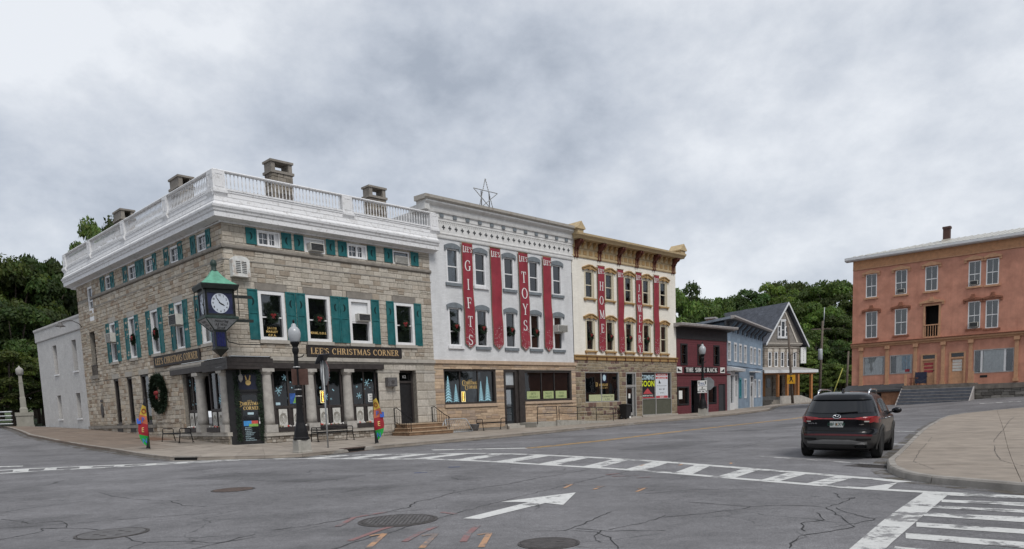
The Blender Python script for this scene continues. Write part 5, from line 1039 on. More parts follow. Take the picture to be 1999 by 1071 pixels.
# banners
M_BAN=mat('red_banner_cloth',(.235,.026,.040),.8,.14,1.6,.05,streak=.18,stcol=(.36,.10,.11)); M_BANE=mat('gold_banner_edge',(.24,.15,.085),.8,.2,9,0); M_BANW=mat('banner_white_print',(.72,.70,.68),.8,.05,9,0)
def banner(S,x0,x1,zt,zs,ztip,word,label,lh,l0,gap):
    W2=(x1-x0)/2; t=thing('hanging_banner',label,'banner',S.w((x0+x1)/2,-.10,ztip),S.rz,'red vertical banners between the upper windows')
    h0=zs-ztip; h1=zt-ztip; random.seed(int(x0*100)+len(word))
    def cl(m,y,ins):
        mb=MB(); n=26
        def yo(u,v): return y+.026*math.sin(v*9+x0)+.03*math.sin(v*17+u*3+x0)*(u-.5)
        rows=[[(-W2+ins+(2*W2-2*ins)*u/4, yo(u/4,v/n), h0+(h1-ins-h0)*v/n) for u in range(5)] for v in range(n+1)]
        vs=[p for r in rows for p in r]; fs=[(v*5+u,v*5+u+1,(v+1)*5+u+1,(v+1)*5+u) for v in range(n) for u in range(4)]
        vs.append((0,yo(.5,0),ins*1.3)); k=len(vs)-1; fs+=[(k,u+1,u) for u in range(4)]; mb.add(vs,fs,sm=True); return mb,yo
    mb,yo=cl(None,0,.0); mb.build('edge_trim',M_BANE,t); mb,yo=cl(None,-.008,.035); mb.build('cloth',M_BAN,t)
    yy=lambda z:yo(.5,(z-h0)/(h1-h0))-.014
    def bend(g): g.v=[(v[0],yo((v[0]+W2)/(2*W2),(v[2]-h0)/(h1-h0))-.016,v[2]) for v in g.v]; return g
    g=MB(); serif("LEE'S",0,h1-.52,.30,0,mb=g,sx=.62 if W2<.37 else .68,bold=.8); serif('L',-W2*.66,h1-.55,.36,0,mb=g,sx=.6,bold=.8); bend(g).build('small_lettering',M_BANW,t)
    if word: g=MB(); serif(word,0,h1-l0-lh,lh,0,vert=True,gap=gap,mb=g,sx=.86,bold=.72); bend(g).build('lettering',M_BANW,t)
    s=MB()
    for k in range(60):
        z=h0+(rnd()**2)*1.25-.18; wz=W2-.07 if z>h0 else max(.01,(W2-.07)*(1-(h0-z)/h0)); x=uni(-wz,wz); r=uni(.008,.022); disc(s,x,-.02-k*.0001,z,r,6)
    tag(bend(s).build('printed_snow',M_BANW,t),kind='stuff'); MB().tube([(-W2-.04,.0,h1+.01),(W2+.04,.0,h1+.01)],.02,6).build('hanging_rod',M_BANE,t)
banner(S_GREY,2.36,3.16,10.73,5.15,4.87,'GIFTS','red banner reading GIFTS on the grey building',.60,.95,1.72)
banner(S_GREY,4.54,5.39,10.72,5.17,4.85,'','plain red banner right of the GIFTS banner',.6,.9,1.6)
banner(S_GREY,6.87,7.70,10.71,5.14,4.85,'TOYS','red banner reading TOYS on the grey building',.66,1.12,1.45)
banner(S_GREY,9.0,9.78,10.70,5.13,4.83,'','plain red banner nearest the air conditioner on the grey building',.6,.9,1.6)
for k,lb in ((5,'wreath in the lower window of the grey building next to the stone building'),(6,'wreath in the second lower window of the grey building'),(7,'wreath in the middle lower window of the grey building, left of TOYS'),(8,'wreath in the lower window of the grey building right of TOYS')):
    a,b,c,d=GLw[k-5]; wreath(S_GREY,(a+b)/2+.05,c+(d-c)*.47,lb,y=.02,sc=1.0)
a,b,c,d=GLw[4]; aircon(S_GREY,a-.02,b+.02,c+1.1,c+1.53,'large slatted air conditioner jutting from the last lower window of the grey building',out=.5,style=1)
t=thing('star_frame','open metal star studded with bulbs standing on the grey roof','star',S_GREY.w(5.62,1.2,12.3),S_GREY.rz)
Rs=1.02; P5=[(Rs*math.sin(2*math.pi*k/5),Rs*math.cos(2*math.pi*k/5)) for k in range(5)]; P5=[(p[0],p[1]+1.72) for p in P5]; sm=mat('star_metal',(.22,.22,.22),.5,.15,9,0,metal=.3); 
s=MB(); order=[0,2,4,1,3,0]
for a,b in zip(order,order[1:]): s.tube([(P5[a][0],0,P5[a][1]),(P5[b][0],0,P5[b][1])],.022,6)
s.build('frame',sm,t); s=MB()
for a,b in zip(order,order[1:]):
    for k in range(14): f=(k+.5)/14; s.lathe([(.012,-.03),(.032,0),(.012,.03)],(P5[a][0]+(P5[b][0]-P5[a][0])*f,-.03,P5[a][1]+(P5[b][1]-P5[a][1])*f),6)
tag(s.build('bulbs',mat('dull_bulbs',(.4,.4,.39),.4,.1,9,0),t),kind='stuff'); MB().tube([(-.32,.05,0),(-.32,.05,2.0)],.035,6).tube([(.32,.05,0),(.32,.05,2.0)],.035,6).tube([(-.32,.05,.1),(.1,.9,-.3)],.02,6).build('support_posts',M_IRON,t)
# ================================================================ cream building
M_CBRK=brickmat('cream_painted_brick',(.79,.755,.675),(.72,.685,.61),.22,.075,.007,.04,.8,.25,stain=.25,stcol=(.5,.44,.34),streak=.24); M_OCH=mat('ochre_trim_paint',(.36,.225,.095),.65,.12,6,.06,stain=.3,stcol=(.20,.12,.05),stsc=6); M_OCHL=mat('buff_cornice_paint',(.45,.345,.20),.6,.08,4,.04,stain=.25,stcol=(.25,.18,.09)); M_MAR=mat('maroon_bracket_paint',(.105,.030,.018),.6,.2,8,.06); M_CREAMW=mat('cream_window_paint',(.60,.54,.41),.5,.06,8,0)
Cb=thing('cream_shop_building','three storey cream building with ochre window hoods and maroon cornice brackets','building',S_CREAM.P,S_CREAM.rz)
CX=[1.31,3.45,5.64,7.77,9.95]; CU=[(x,x+.84,8.5,10.28) for x in CX]; CLw=[(x,x+.82,5.04,7.08) for x in CX]
w=MB(); wallholes(w,.02,12.02,4.7,12.5,CU+CLw,0,.2); w.quad((12.02,0,-.5),(12.02,14,-.5),(12.02,14,12.3),(12.02,0,12.3)); w.quad((.02,0,10),(.02,14,10),(.02,14,12.3),(.02,0,12.3)); w.quad((.02,0,12.4),(12.02,0,12.4),(12.02,14,11.6),(.02,14,11.6)); w.build('wall',M_CBRK,Cb)
rm=MB(); rooms(rm,CU+CLw,.2); rm.build('room_interior',M_ROOM,Cb)
for k,(a,b,c,d) in enumerate(CU+CLw):
    window(Cb,a,b,c,d,fm=M_CREAMW,pm=M_GLASSL if k<5 else M_GLASS,fw=.09,y=.10,split=.48 if k<5 else (0 if k in (5,6) else .5),d=.08,curtain=(0,1) if k<2 else ((0,1,.05,.45) if k==2 else (0,.95,.5,1) if k==3 else (0,1,.1,.9) if k==4 else None),cm=M_CURT if k<2 else M_CURTD)
    MB().box(a-.08,a,-.04,.1,c-.02,d+.02).build('window_casing',M_CREAMW,Cb); MB().box(b,b+.08,-.04,.1,c-.02,d+.02).build('window_casing',M_CREAMW,Cb)
    cx=(a+b)/2; e_=(b-a)/2+.27; h=MB(); h.prism([(cx-e_,d+.02),(cx-e_+.18,d+.02),(cx-.32,d+.10),(cx+.32,d+.10),(cx+e_-.18,d+.02),(cx+e_,d+.02),(cx+e_,d+.12),(cx+.16,d+.30),(cx-.16,d+.30),(cx-e_,d+.12)],-.11,.02); h.prism([(cx-e_-.03,d+.12),(cx-.17,d+.31),(cx+.17,d+.31),(cx+e_+.03,d+.12),(cx+e_+.03,d+.18),(cx+.18,d+.38),(cx-.18,d+.38),(cx-e_-.03,d+.18)],-.17,.02); h.box(cx-.10,cx+.10,-.15,.0,d+.04,d+.26); h.build('window_hood',M_OCH,Cb)
    s=MB(); s.box(a-.2,b+.2,-.13,.1,c-.12,c-.02).box(a-.13,a-.01,-.10,.05,c-.20,c-.12).box(b+.01,b+.13,-.10,.05,c-.20,c-.12).build('window_sill',M_OCH,Cb)
co=MB(); co.run([(.2,11.05),(-.06,11.05),(-.08,11.10),(-.08,11.16),(-.05,11.18),(-.05,11.62),(-.10,11.64),(-.12,11.72),(-.12,12.06),(-.55,12.12),(.2,12.2)],.02,12.02); co.build('cornice_frieze',M_OCHL,Cb)
MB().run([(.3,12.10),(-.60,12.10),(-.66,12.20),(-.78,12.30),(-.80,12.42),(.3,12.52)],-.10,12.35).build('cornice',M_OCHL,Cb)
BRX=[.42,2.80,4.95,7.02,9.15,11.62]
for x in BRX:
    b_=MB()
    for s in (-.17,.06): b_.run([(0,11.0),(-.10,11.0),(-.13,11.08),(-.10,11.20),(-.12,11.45),(-.20,11.58),(-.22,11.72),(-.32,11.80),(-.50,11.86),(-.60,11.96),(-.58,12.08),(0,12.10)],x+s,x+s+.11)
    b_.box(x-.18,x+.18,-.45,0,11.90,12.08).run([(0,11.55),(-.30,11.70),(-.45,11.90),(0,11.9)],x-.16,x+.16); b_.build('cornice_bracket',M_MAR,Cb)
for a,b in zip(BRX,BRX[1:]):
    n=3
    for k in range(n):
        x=a+(b-a)*(k+1)/(n+1); MB().run([(0,11.68),(-.14,11.68),(-.18,11.80),(-.34,11.92),(-.36,12.08),(0,12.08)],x-.10,x+.10).build('modillion',M_OCH,Cb)
    n=4
    for k in range(n): x=a+(b-a)*(k+.5)/n; MB().box(x-.17,x+.17,-.075,-.052,11.26,11.54).build('frieze_panel',M_OCH,Cb)
for x in (.10,11.95):
    p=MB(); p.run([(.2,12.3),(-.75,12.3),(-.78,12.62),(.2,12.62)],x-.28,x+.28); p.ex([(-.46,12.62),(.46,12.62),(.46,12.70),(0,13.12),(-.46,12.70)],lambda q:(x+q[0]*.85,-.85,q[1]),lambda q:(x+q[0]*.85,.3,q[1])); p.build('end_finial',M_OCHL,Cb)
M_FS=mat('fieldstone_veneer',(1,1,1),.9,.14,6,.3,26,tone=True); M_FSM=mat('pale_mortar',(.40,.355,.285),.95,.12,9,.15)
CG=[(1.05,4.78,1.55,3.60),(5.56,6.78,.3,3.60),(7.48,11.32,.42,3.62)]
w=MB(); wallholes(w,.0,12.05,-.4,4.40,CG,.0,.35); wl=w.build('shopfront_wall',M_FSM,Cb)
FS=[(.235,.195,.14),(.26,.215,.15),(.21,.175,.13),(.24,.205,.155),(.20,.165,.115),(.13,.085,.075),(.15,.095,.08),(.225,.18,.125),(.25,.21,.15)]
laystones(wl,None,courses(.02,12.05,.0,4.38,CG,(.21,.32),(.26,.62),.16),M_FS,FS,nmax=300,root=Cb,proud=.02,jit=.01,joint=.016)
MB().run([(.2,4.38),(-.06,4.38),(-.08,4.42),(-.08,4.58),(-.16,4.64),(-.18,4.72),(.2,4.74)],.0,12.06).build('shopfront_cornice',M_OCH,Cb)
for k in range(11): x=1.2+k*1.06; MB().box(x-.03,x+.03,-.13,-.08,4.36,4.60).build('cornice_clip',M_MAR,Cb)
M_ALU=mat('aluminium_frame',(.40,.40,.39),.4,.08,6,0,metal=.4); M_OLV=mat('olive_panel',(.085,.088,.066),.6,.08,5,.03)
s1=shopwin(Cb,1.05,4.78,1.55,3.60,M_ALU,[2.88],fw=.055,y=.12)
g=MB(); serif('D',2.42,2.62,.28,.112,mb=g,bold=1.0); serif('APPLEGATE',3.15,2.64,.17,.112,mb=g,sx=.75,bold=1.1); sans('FLORAL & GIFTS',3.15,2.48,.08,.112,g); g.build('lettering',M_GOLD,s1)
pp=panel(s1,'window_banner',mat('buff_green_banner',(.40,.42,.25),.8,.08,8,0),1.55,4.30,.115,1.62,2.07,.004); g=MB(); sans('A Different Gift',3.55,1.87,.13,.109,g,bold=.015); sans('to Give!',3.55,1.69,.12,.109,g,bold=.015); g.build('lettering',M_INK,pp); panel(s1,'round_decal',M_NAVY,2.98,3.52,.117,2.90,3.52,.003); dd_=MB(); dd_.add([(3.25+.17*math.cos(R(q)),.112,3.21+.22*math.sin(R(q))) for q in range(0,360,20)],[tuple(range(18))]); dd_.build('oval_print',M_PALE,s1)
t=thing('dress_form','mannequin in a pale dress in the left window of the cream building','mannequin',S_CREAM.w(1.75,.5,1.75),S_CREAM.rz); MB().lathe([(.20,0),(.17,.2),(.14,.5),(.11,.72),(.10,.80),(.15,1.0),(.16,1.1),(.12,1.2),(.04,1.26),(.035,1.34),(.001,1.36)],n=14).build('dress',mat('pale_pink_cloth',(.50,.38,.34),.9,.1,9,.1),t)
de=MB().box(5.56,5.65,.0,.14,.42,3.60).box(6.66,6.78,.0,.14,.42,3.60).box(5.65,6.66,.0,.14,3.50,3.60).box(5.65,6.66,.0,.14,2.55,2.70).box(6.42,6.50,.02,.3,.42,3.5).build('entrance_frame',M_ALU,Cb)
d_=MB().box(5.65,5.72,.06,.12,.50,2.55).box(6.35,6.42,.06,.12,.50,2.55).box(5.72,6.35,.06,.12,.50,.72).box(5.72,6.35,.06,.12,2.47,2.55).build('glass_door',M_ALU,Cb); MB().box(5.72,6.35,.08,.09,.72,2.47).build('pane',M_GLASSD,d_); panel(d_,'door_notice',M_PAPER,5.92,6.14,.075,1.75,2.08,.004); panel(de,'transom_pane',M_GLASSD,5.65,6.42,.09,2.70,3.50,.006)
rm=MB(); rooms(rm,[(5.6,6.75,.45,3.5)],.2,1.5,.02); rm.build('room_interior',M_ROOM,Cb)
MB().box(5.5,6.9,-.35,.3,-.1,.42).build('door_step',M_TRIM,Cb); MB().box(7.4,12.0,-.12,.1,-.1,.46).build('window_plinth',M_TRIM,Cb)
s2=shopwin(Cb,7.48,11.32,1.62,3.62,M_ALU,[9.25],fw=.06,y=.12); pn=MB().box(7.54,9.21,.05,.12,.50,1.60).box(9.29,11.26,.05,.12,.50,1.60).build('lower_panel',M_OLV,Cb); MB().box(7.48,7.54,.0,.14,.46,1.62).box(11.26,11.32,.0,.14,.46,1.62).box(9.21,9.29,.0,.14,.46,1.62).box(7.54,11.26,.02,.14,.44,.50).build('panel_frame',M_ALU,Cb)
po=panel(s2,'coming_soon_poster',mat('poster_black',(.018,.016,.018),.5,.1,6,0),7.56,9.18,.112,1.70,3.54,.004)
sans('COMING',8.36,3.08,.34,.106,MB(),sx=.80,bold=.035).build('lettering',M_PALE,po); sans('SOON',8.36,2.58,.42,.106,MB(),sx=.98,bold=.04).build('lettering',mat('poster_yellow',(.60,.68,.02),.6,.05,6,0),po)
MB().prism([(7.75,2.02),(8.95,2.02),(8.75,2.12),(8.35,2.45),(8.1,2.3)],.105,.1075).build('poster_picture',mat('poster_red',(.42,.06,.07),.6,.15,8,0),po); sans('MOUNTAIN TRAILS',8.36,1.84,.11,.106,MB(),sx=.9,bold=.02).build('lettering',M_PAPER,po); panel(po,'poster_red_band',MATS['poster_red'],7.6,9.15,.1075,1.705,1.78,.001)
po=panel(s2,'price_poster',mat('poster_white',(.58,.62,.66),.6,.05,6,0),9.36,10.98,.112,1.66,3.56,.004)
for z0,z1 in ((3.36,3.54),(3.12,3.28),(1.69,1.86)): panel(po,'poster_red_band',MATS['poster_red'],9.40,10.94,.1075,z0,z1,.001)
for s,z,h in (('NOW LEASING',3.39,.11),('NEW LOCATION',3.14,.10),('518-673',1.71,.12)): sans(s,10.17,z,h,.1055,MB(),bold=.02).build('lettering',M_PAPER,po)
MB().prism([(9.75,2.78),(10.05,2.78),(9.82,3.04)],.105,.1075).build('poster_picture',M_INK,po)
for s,z,h in (('Your home away from home',2.58,.075),('MENU  TIME',2.30,.10),('open daily',2.05,.09)): sans(s,10.17,z,h,.1065,MB(),bold=.01).build('lettering',M_INK,po)
banner(S_CREAM,2.51,3.28,10.70,5.12,4.92,'HOME','red banner reading HOME on the cream building',.58,1.05,1.62)
banner(S_CREAM,4.70,5.40,10.68,5.07,4.82,'','plain red banner right of the HOME banner',.6,.9,1.6)
banner(S_CREAM,6.84,7.57,10.68,5.07,4.83,'JEWELRY','red banner reading JEWELRY on the cream building',.52,.85,1.38)
banner(S_CREAM,9.01,9.70,10.68,5.07,4.82,'','plain red banner at the far right of the cream building',.6,.9,1.6)
for k,lb in ((0,'wreath in the lower left window of the cream building'),(1,'wreath in the lower window right of the HOME banner'),(2,'wreath in the lower window just left of the JEWELRY banner'),(3,'wreath in the lower window just right of the JEWELRY banner')):
    a,b,c,d=CLw[k]; wreath(S_CREAM,(a+b)/2+.05,c+(d-c)*.46,lb,y=.02,sc=.95)
# ================================================================ red clapboard shop
M_REDS=mat('red_clapboard_paint',(.118,.028,.035),.6,.10,4,.08,tone=True,streak=.12,stcol=(.10,.03,.03)); M_BLK=mat('black_fascia_paint',(.020,.019,.021),.6,.2,4,.06); M_LEAD=mat('grey_roof_edge',(.33,.31,.30),.6,.12,4,.05)
Rb=thing('red_shoe_shop','two storey dark red clapboard shop with black cornice','building',S_RED.P,S_RED.rz)
RU=[(.52,1.50,4.20,5.85),(2.95,3.90,4.20,5.85),(5.40,6.35,4.20,5.85)]; RG=[(.08,1.66,1.08,2.52),(1.98,3.28,.30,3.06),(4.42,5.82,1.08,2.54),(6.18,7.28,.30,2.60)]
w=MB(); wallholes(w,.02,7.55,-.4,6.2,RU+RG,.02,.2); w.quad((7.55,.02,-.4),(7.55,9,-.4),(7.55,9,7.1),(7.55,.02,7.1)); w.box(.02,7.55,-.01,.2,6.2,7.1); w.quad((.02,.0,7.15),(7.6,.0,7.15),(7.6,10,6.2),(.02,10,6.2)); wl=w.build('wall',M_BLK,Rb)
z=.20
while z<6.18:
    h=.165
    segs=[]; m=z+h/2; c=.02
    for a,b,_,_ in sorted([q for q in RU+RG if q[2]-.05<m<q[3]+.02]+[(1.0,6.1,0,0)]*(3.58<m<4.04)): segs.append((c,a)); c=b
    segs.append((c,7.55)); g=uni(.92,1.08)
    for a,b in segs:
        if b-a>.06: MB().run([(.02,z),(-.030,z),(-.010,z+h),(.02,z+h)],a,b,tone=(g,g,g)).build('clapboard',M_REDS,wl,True)
    z+=h
MB().box(.0,7.57,-.06,.0,6.20,7.04).build('fascia',M_BLK,Rb); MB().run([(.3,7.02),(-.45,7.10),(-.70,7.16),(-.74,7.30),(-.70,7.34),(.3,7.36)],-.35,8.25).build('roof_edge',M_LEAD,Rb); MB().run([(.3,6.96),(-.06,6.96),(-.45,7.08),(.3,7.10)],.0,7.9).build('eave_soffit',M_BLK,Rb)
MB().run([(.1,3.40),(-.08,3.40),(-.12,3.46),(-.12,3.52),(.1,3.56)],.0,8.0).build('belt_board',M_REDS,Rb,True)
for k,(a,b,c,d) in enumerate(RU): window(Rb,a,b,c,d,fm=M_BLK,pm=M_GLASSL,fw=.12,y=.08,split=.5,d=.14,curtain=(0,1,.08,.6) if k!=1 else (0,.95,.0,.7))
for a,b,c,d in (RG[0],RG[2]): window(Rb,a,b,c,d,fm=M_BLK,pm=M_GLASSD,fw=.11,y=.08,split=0,d=.14)
rm=MB(); rooms(rm,RU+[RG[0],RG[2]],.2); rm.build('room_interior',M_ROOM,Rb)
dr=MB().box(1.98,2.06,-.02,.5,.3,3.06).box(3.20,3.28,-.02,.5,.3,3.06).box(2.06,3.20,.9,.95,.3,3.06).box(2.06,3.20,-.02,.9,2.98,3.06).build('recessed_entrance',M_BLK,Rb); MB().box(2.06,3.20,.80,.86,1.05,2.6).build('door_pane',M_GLASSD,dr); MB().box(2.06,3.20,.7,.8,.3,1.0).build('door_panel',M_REDS,dr,True)
MB().box(6.18,7.28,.02,.12,.3,2.60).build('side_door',mat('charcoal_door',(.035,.037,.042),.5,.1,5,0),Rb); MB().box(7.10,7.28,-.03,.02,.3,2.64).box(6.18,6.26,-.03,.02,.3,2.64).build('side_door_trim',M_BLK,Rb)
M_SB=mat('sign_black',(.012,.012,.013),.6,.1,6,0)
t=thing('shoe_shop_sign','black fascia sign reading THE SHOE RACK in white letters','sign',S_RED.w(3.55,-.04,3.58),S_RED.rz); MB().box(-2.42,2.42,-.03,.0,0,.46).build('board',M_SB,t)
g=serif('THE SHOE RACK',0,.07,.33,-.034,track=.13,sx=.9,bold=1.25); w0=min(v[0] for v in g.v);w1=max(v[0] for v in g.v); g.v=[(v[0]*4.68/(w1-w0),v[1],v[2]) for v in g.v]; g.build('lettering',M_PAPER,t)
for x,lb in ((.30,'white panel with a black shoe picture at the left of the shoe shop'),(6.78,'white panel with a black shoe picture right of the shoe shop sign')):
    t=thing('shoe_sign_panel',lb,'sign',S_RED.w(x,-.04,3.58),S_RED.rz,'shoe picture panels'); s=1 if x>3 else -1; MB().box(-.36,.36,-.03,0,0,.46).build('board',M_PAPER,t); MB().prism([(s*q[0],q[1]) for q in ([(-.26,.10),(.26,.10),(.26,.36),(.16,.36),(.10,.28),(-.05,.22),(-.24,.17)])],-.04,-.03).build('shoe_picture',M_INK,t)
panel(Rb,'window_notice',M_PAPER,.22,.72,-.02,1.55,2.2,.004)
# ================================================================ blue house
M_BLUES=brickmat('blue_painted_siding',(.215,.285,.365),(.15,.205,.27),1.3,.34,.006,.10,.75,.3,stain=.5,stcol=(.27,.35,.44),streak=.35,off=.5); M_BLUET=mat('white_trim_paint',(.60,.61,.62),.6,.06,5,.05,stain=.2,stcol=(.4,.4,.4)); M_BDK=mat('weathered_eave',(.095,.105,.12),.8,.25,5,.1,stain=.4,stcol=(.16,.19,.23))
Bb=thing('blue_house','two storey weathered blue house with bracketed eaves and white window trim','house',S_BLUE.P,S_BLUE.rz)
BX=[.20,2.60,4.60,6.68,9.38,11.10,13.35]; BU=[(x,x+1.12,4.66,6.34) for x in BX]; BG=[(4.62,5.5,1.43,3.25),(6.72,7.75,1.40,3.24),(11.30,12.35,1.42,3.26),(13.35,14.4,1.42,3.22)]; BD=[(2.78,3.95,.5,3.58),(9.30,10.85,.5,3.56),(.15,1.6,1.05,3.6)]
w=MB(); wallholes(w,0,15.7,-.2,7.95,BU+BG+BD,0,.2); w.add([(0,0,-.2),(0,11,-.2),(0,11,6.6),(0,0,7.95)],[(0,1,2,3)]); w.quad((15.7,0,-.2),(15.7,11,-.2),(15.7,11,6.6),(15.7,0,7.95)); w.build('wall',M_BLUES,Bb)
rm=MB(); rooms(rm,BU+BG+BD,.2,.8); rm.build('room_interior',M_ROOM,Bb)
r=MB(); r.ex([(-.75,8.12),(-.72,8.32),(11.3,6.95),(11.3,6.75)],lambda p:(-.75,p[0],p[1]),lambda p:(16.6,p[0],p[1])); rfb=r.build('roof',mat('grey_metal_roof',(.20,.23,.27),.5,.15,3,.05,metal=.2),Bb)
MB().run([(.1,7.60),(-.05,7.60),(-.08,7.95),(-.7,8.05),(-.74,8.14),(.1,8.16)],-.5,16.4).build('eave',M_BDK,Bb); MB().run([(-.5,8.06),(-.76,8.08),(-.86,8.20),(-.84,8.33),(-.5,8.35)],-.8,16.7).build('gutter',M_LEAD,Bb)
for k in range(17): x=.3+k*.94; MB().run([(0,7.15),(-.12,7.18),(-.16,7.5),(-.45,7.75),(-.62,7.98),(0,7.98)],x-.09,x+.09).build('eave_bracket',M_BLUES if k%2 else M_BDK,Bb)
c=MB().box(4.7,5.6,2.2,3.0,7.2,8.9).build('chimney',brickmat('chimney_brick',(.20,.09,.06),(.22,.2,.18),.2,.07,.01),rfb); MB().box(4.62,5.68,2.12,3.08,8.78,8.92).build('chimney_cap',M_LEAD,c)
for k,(a,b,c,d) in enumerate(BU+BG):
    tm=M_BLUET if k!=7 else mat('turquoise_trim',(.04,.22,.26),.6,.1,6,0)
    window(Bb,a,b,c,d,fm=tm,fw=.16,y=.06,split=.5,d=.10)
MB().box(0,15.7,-.06,.02,4.30,4.42).build('band_board',M_BLUES,Bb)
for a,b,c,d in BD[:2]:
    o=MB().box(a,a+.18,-.06,.15,c,d).box(b-.18,b,-.06,.15,c,d).box(a+.18,b-.18,-.06,.15,d-.15,d).box(a+.18,b-.18,-.02,.15,d-.75,d-.62).build('door_frame',M_BLUET,Bb); dd_=MB().box(a+.18,b-.18,.05,.1,c,d-.75).build('door',M_BLUET if a<5 else M_ALU,Bb); MB().box(a+.3,b-.3,.03,.05,c+1.1,d-.95).build('pane',M_GLASSD,dd_); MB().box(a+.18,b-.18,.06,.07,d-.62,d-.15).build('pane',M_GLASSD,o); MB().box(a-.2,b+.2,-.8,.1,c-.5,c).build('door_step',M_TRIM,Bb)
MB().box(9.1,12.0,-.55,.02,3.86,3.98).build('door_hood',M_BLUET,Bb)
f=MB().box(.0,.18,-.25,.15,.4,3.75).box(1.5,1.75,-.25,.15,.4,3.75).box(.18,1.5,-.25,.15,.4,1.05).box(.18,1.5,-.25,.15,3.4,3.75).box(1.75,2.78,-.05,.1,.4,3.75).build('bay_shopfront',M_BLUET,Bb); MB().box(.18,1.5,-.1,-.09,1.05,3.4).build('pane',M_GLASSL,f)
MB().run([(.05,3.75),(-.62,3.80),(-.66,4.02),(.05,4.20)],-.1,4.4).build('shop_canopy',M_BLUET,Bb)
# ================================================================ gabled stone house
Hb=thing('gabled_stone_house','rubble stone house with steep grey shingle gable and timber porch at street end','house',S_GABLE.P,S_GABLE.rz)
M_RUB=brickmat('rubble_stone',(.275,.235,.19),(.31,.28,.24),.46,.24,.03,.30,.9,.8,stain=.3,stcol=(.17,.14,.115),col2=(.19,.155,.13)); M_SHG=brickmat('grey_shingles',(.25,.228,.205),(.16,.148,.135),.16,.15,.012,.12,.85,.6); M_ROOF=brickmat('slate_blue_roof',(.10,.108,.13),(.062,.067,.08),.34,.16,.012,.15,.8,.5,stain=.4,stcol=(.09,.10,.125)); M_CRT=mat('cream_house_trim',(.50,.46,.40),.7,.08,5,.05)
HW=[(.57,1.12,4.85,6.55),(1.60,2.15,4.85,6.55),(2.64,3.18,4.82,6.52),(3.68,4.22,4.8,6.5),(4.72,5.24,4.75,6.48)]
w=MB(); wallholes(w,0,5.8,-.2,7.45,HW+[(.15,1.35,1.5,3.75),(2.0,2.9,1.5,3.75)],0,.22); w.quad((0,0,-.2),(0,13,-.2),(0,13,7.45),(0,0,7.45)); w.quad((5.8,0,-.2),(5.8,13,-.2),(5.8,13,7.45),(5.8,0,7.45)); w.build('wall',M_RUB,Hb)
rm=MB(); rooms(rm,HW+[(2.0,2.9,1.5,3.75)],.2,.8); rm.build('room_interior',M_ROOM,Hb)
for a,b,c,d in HW: window(Hb,a,b,c,d,fw=.09,y=.06,split=.5,d=.08); MB().box(a-.08,b+.08,-.05,.1,d,d+.35).build('lintel',M_CRT,Hb); MB().box(a-.06,b+.06,-.07,.1,c-.12,c).build('window_sill',M_CRT,Hb)
MB().run([(.1,7.25),(-.15,7.25),(-.18,7.35),(-.30,7.42),(-.32,7.52),(.1,7.55)],-.15,5.95).run([(.1,6.95),(-.06,6.95),(-.10,7.05),(.1,7.08)],-.02,5.82).build('cornice',M_CRT,Hb)
px,pz=3.30,11.95; MB().prism([(.05,7.5),(6.45,7.4),(px,pz-.25)],-.05,.1).build('gable_shingles',M_SHG,Hb)
sl=MB()
for (x0_,z0_) in ((-.30,7.28),(6.75,7.10)):
    n_=Vector((pz-z0_,0,-(px-x0_))) ; t=.16
    sl.ex([(x0_,z0_),(px,pz),(px,pz+t),(x0_,z0_+t)],lambda q:(q[0],-.55,q[1]),lambda q:(q[0],13.6,q[1]))
rh=sl.build('roof',M_ROOF,Hb)
bg_=MB()
for (x0_,z0_) in ((-.34,7.20),(6.80,7.02)): bg_.prism([(x0_,z0_-.05),(px,pz-.10),(px,pz+.18),(x0_,z0_+.20)],-.60,-.54)
bg_.build('barge_board',M_BLUET,Hb); br_=MB(); br_.prism([(px-.15,pz-.9),(px+.05,pz-.9),(5.45,7.62),(5.2,7.62)],-.12,-.05); br_.build('gable_brace',M_CRT,Hb)
for a,b,c,d in ((1.95,2.48,8.22,9.45),(2.48,3.20,8.17,10.05),(3.20,3.66,8.22,9.42)): window(Hb,a,b,c,d,fw=.1,y=-.10,split=.45,d=.08); 
MB().box(1.9,3.72,-.2,-.04,8.05,8.17).box(2.40,3.28,-.2,-.04,10.05,10.2).build('window_trim',M_BLUET,Hb)
M_CED=mat('cedar_post',(.36,.155,.055),.7,.15,6,.08); M_PCON=mat('porch_concrete',(.36,.34,.31),.9,.12,3,.1)
MB().run([(.0,4.55),(-2.9,4.10),(-2.95,4.28),(-2.9,4.34),(.0,4.80)],-3.3,5.35).build('porch_roof',mat('porch_roof_grey',(.30,.285,.27),.7,.1,3,.05),Hb); MB().run([(-2.9,4.0),(-2.98,4.0),(-2.98,4.30),(-2.9,4.30)],-3.32,5.37).build('porch_fascia',M_BLUET,Hb); MB().box(-3.2,5.2,-2.8,-2.6,3.85,4.08).build('porch_beam',M_CED,Hb)
for x in (-.95,.55,2.30,4.50): MB().box(x-.13,x+.13,-2.82,-2.56,.8 if x>3 else 1.4,3.86).build('porch_post',M_CED,Hb)
for x in (-.45,4.6): MB().box(x-.13,x+.13,-.4,-.14,1.4,4.3).build('porch_post',M_CED,Hb)
MB().box(-.8,2.6,-2.9,0,-.2,1.48).build('porch_floor',M_PCON,Hb); MB().ex([(2.6,-.2),(5.3,-.2),(5.3,.75),(2.6,1.48)],lambda q:(q[0],-2.9,q[1]),lambda q:(q[0],-.3,q[1])).build('ramp',M_PCON,Hb)
for k in range(5): MB().box(-2.7+k*.28,-.8,-2.9,-.6,.2+k*.22,.2+k*.22+.22).build('porch_step',M_TRIMD,Hb) if k<4 else None
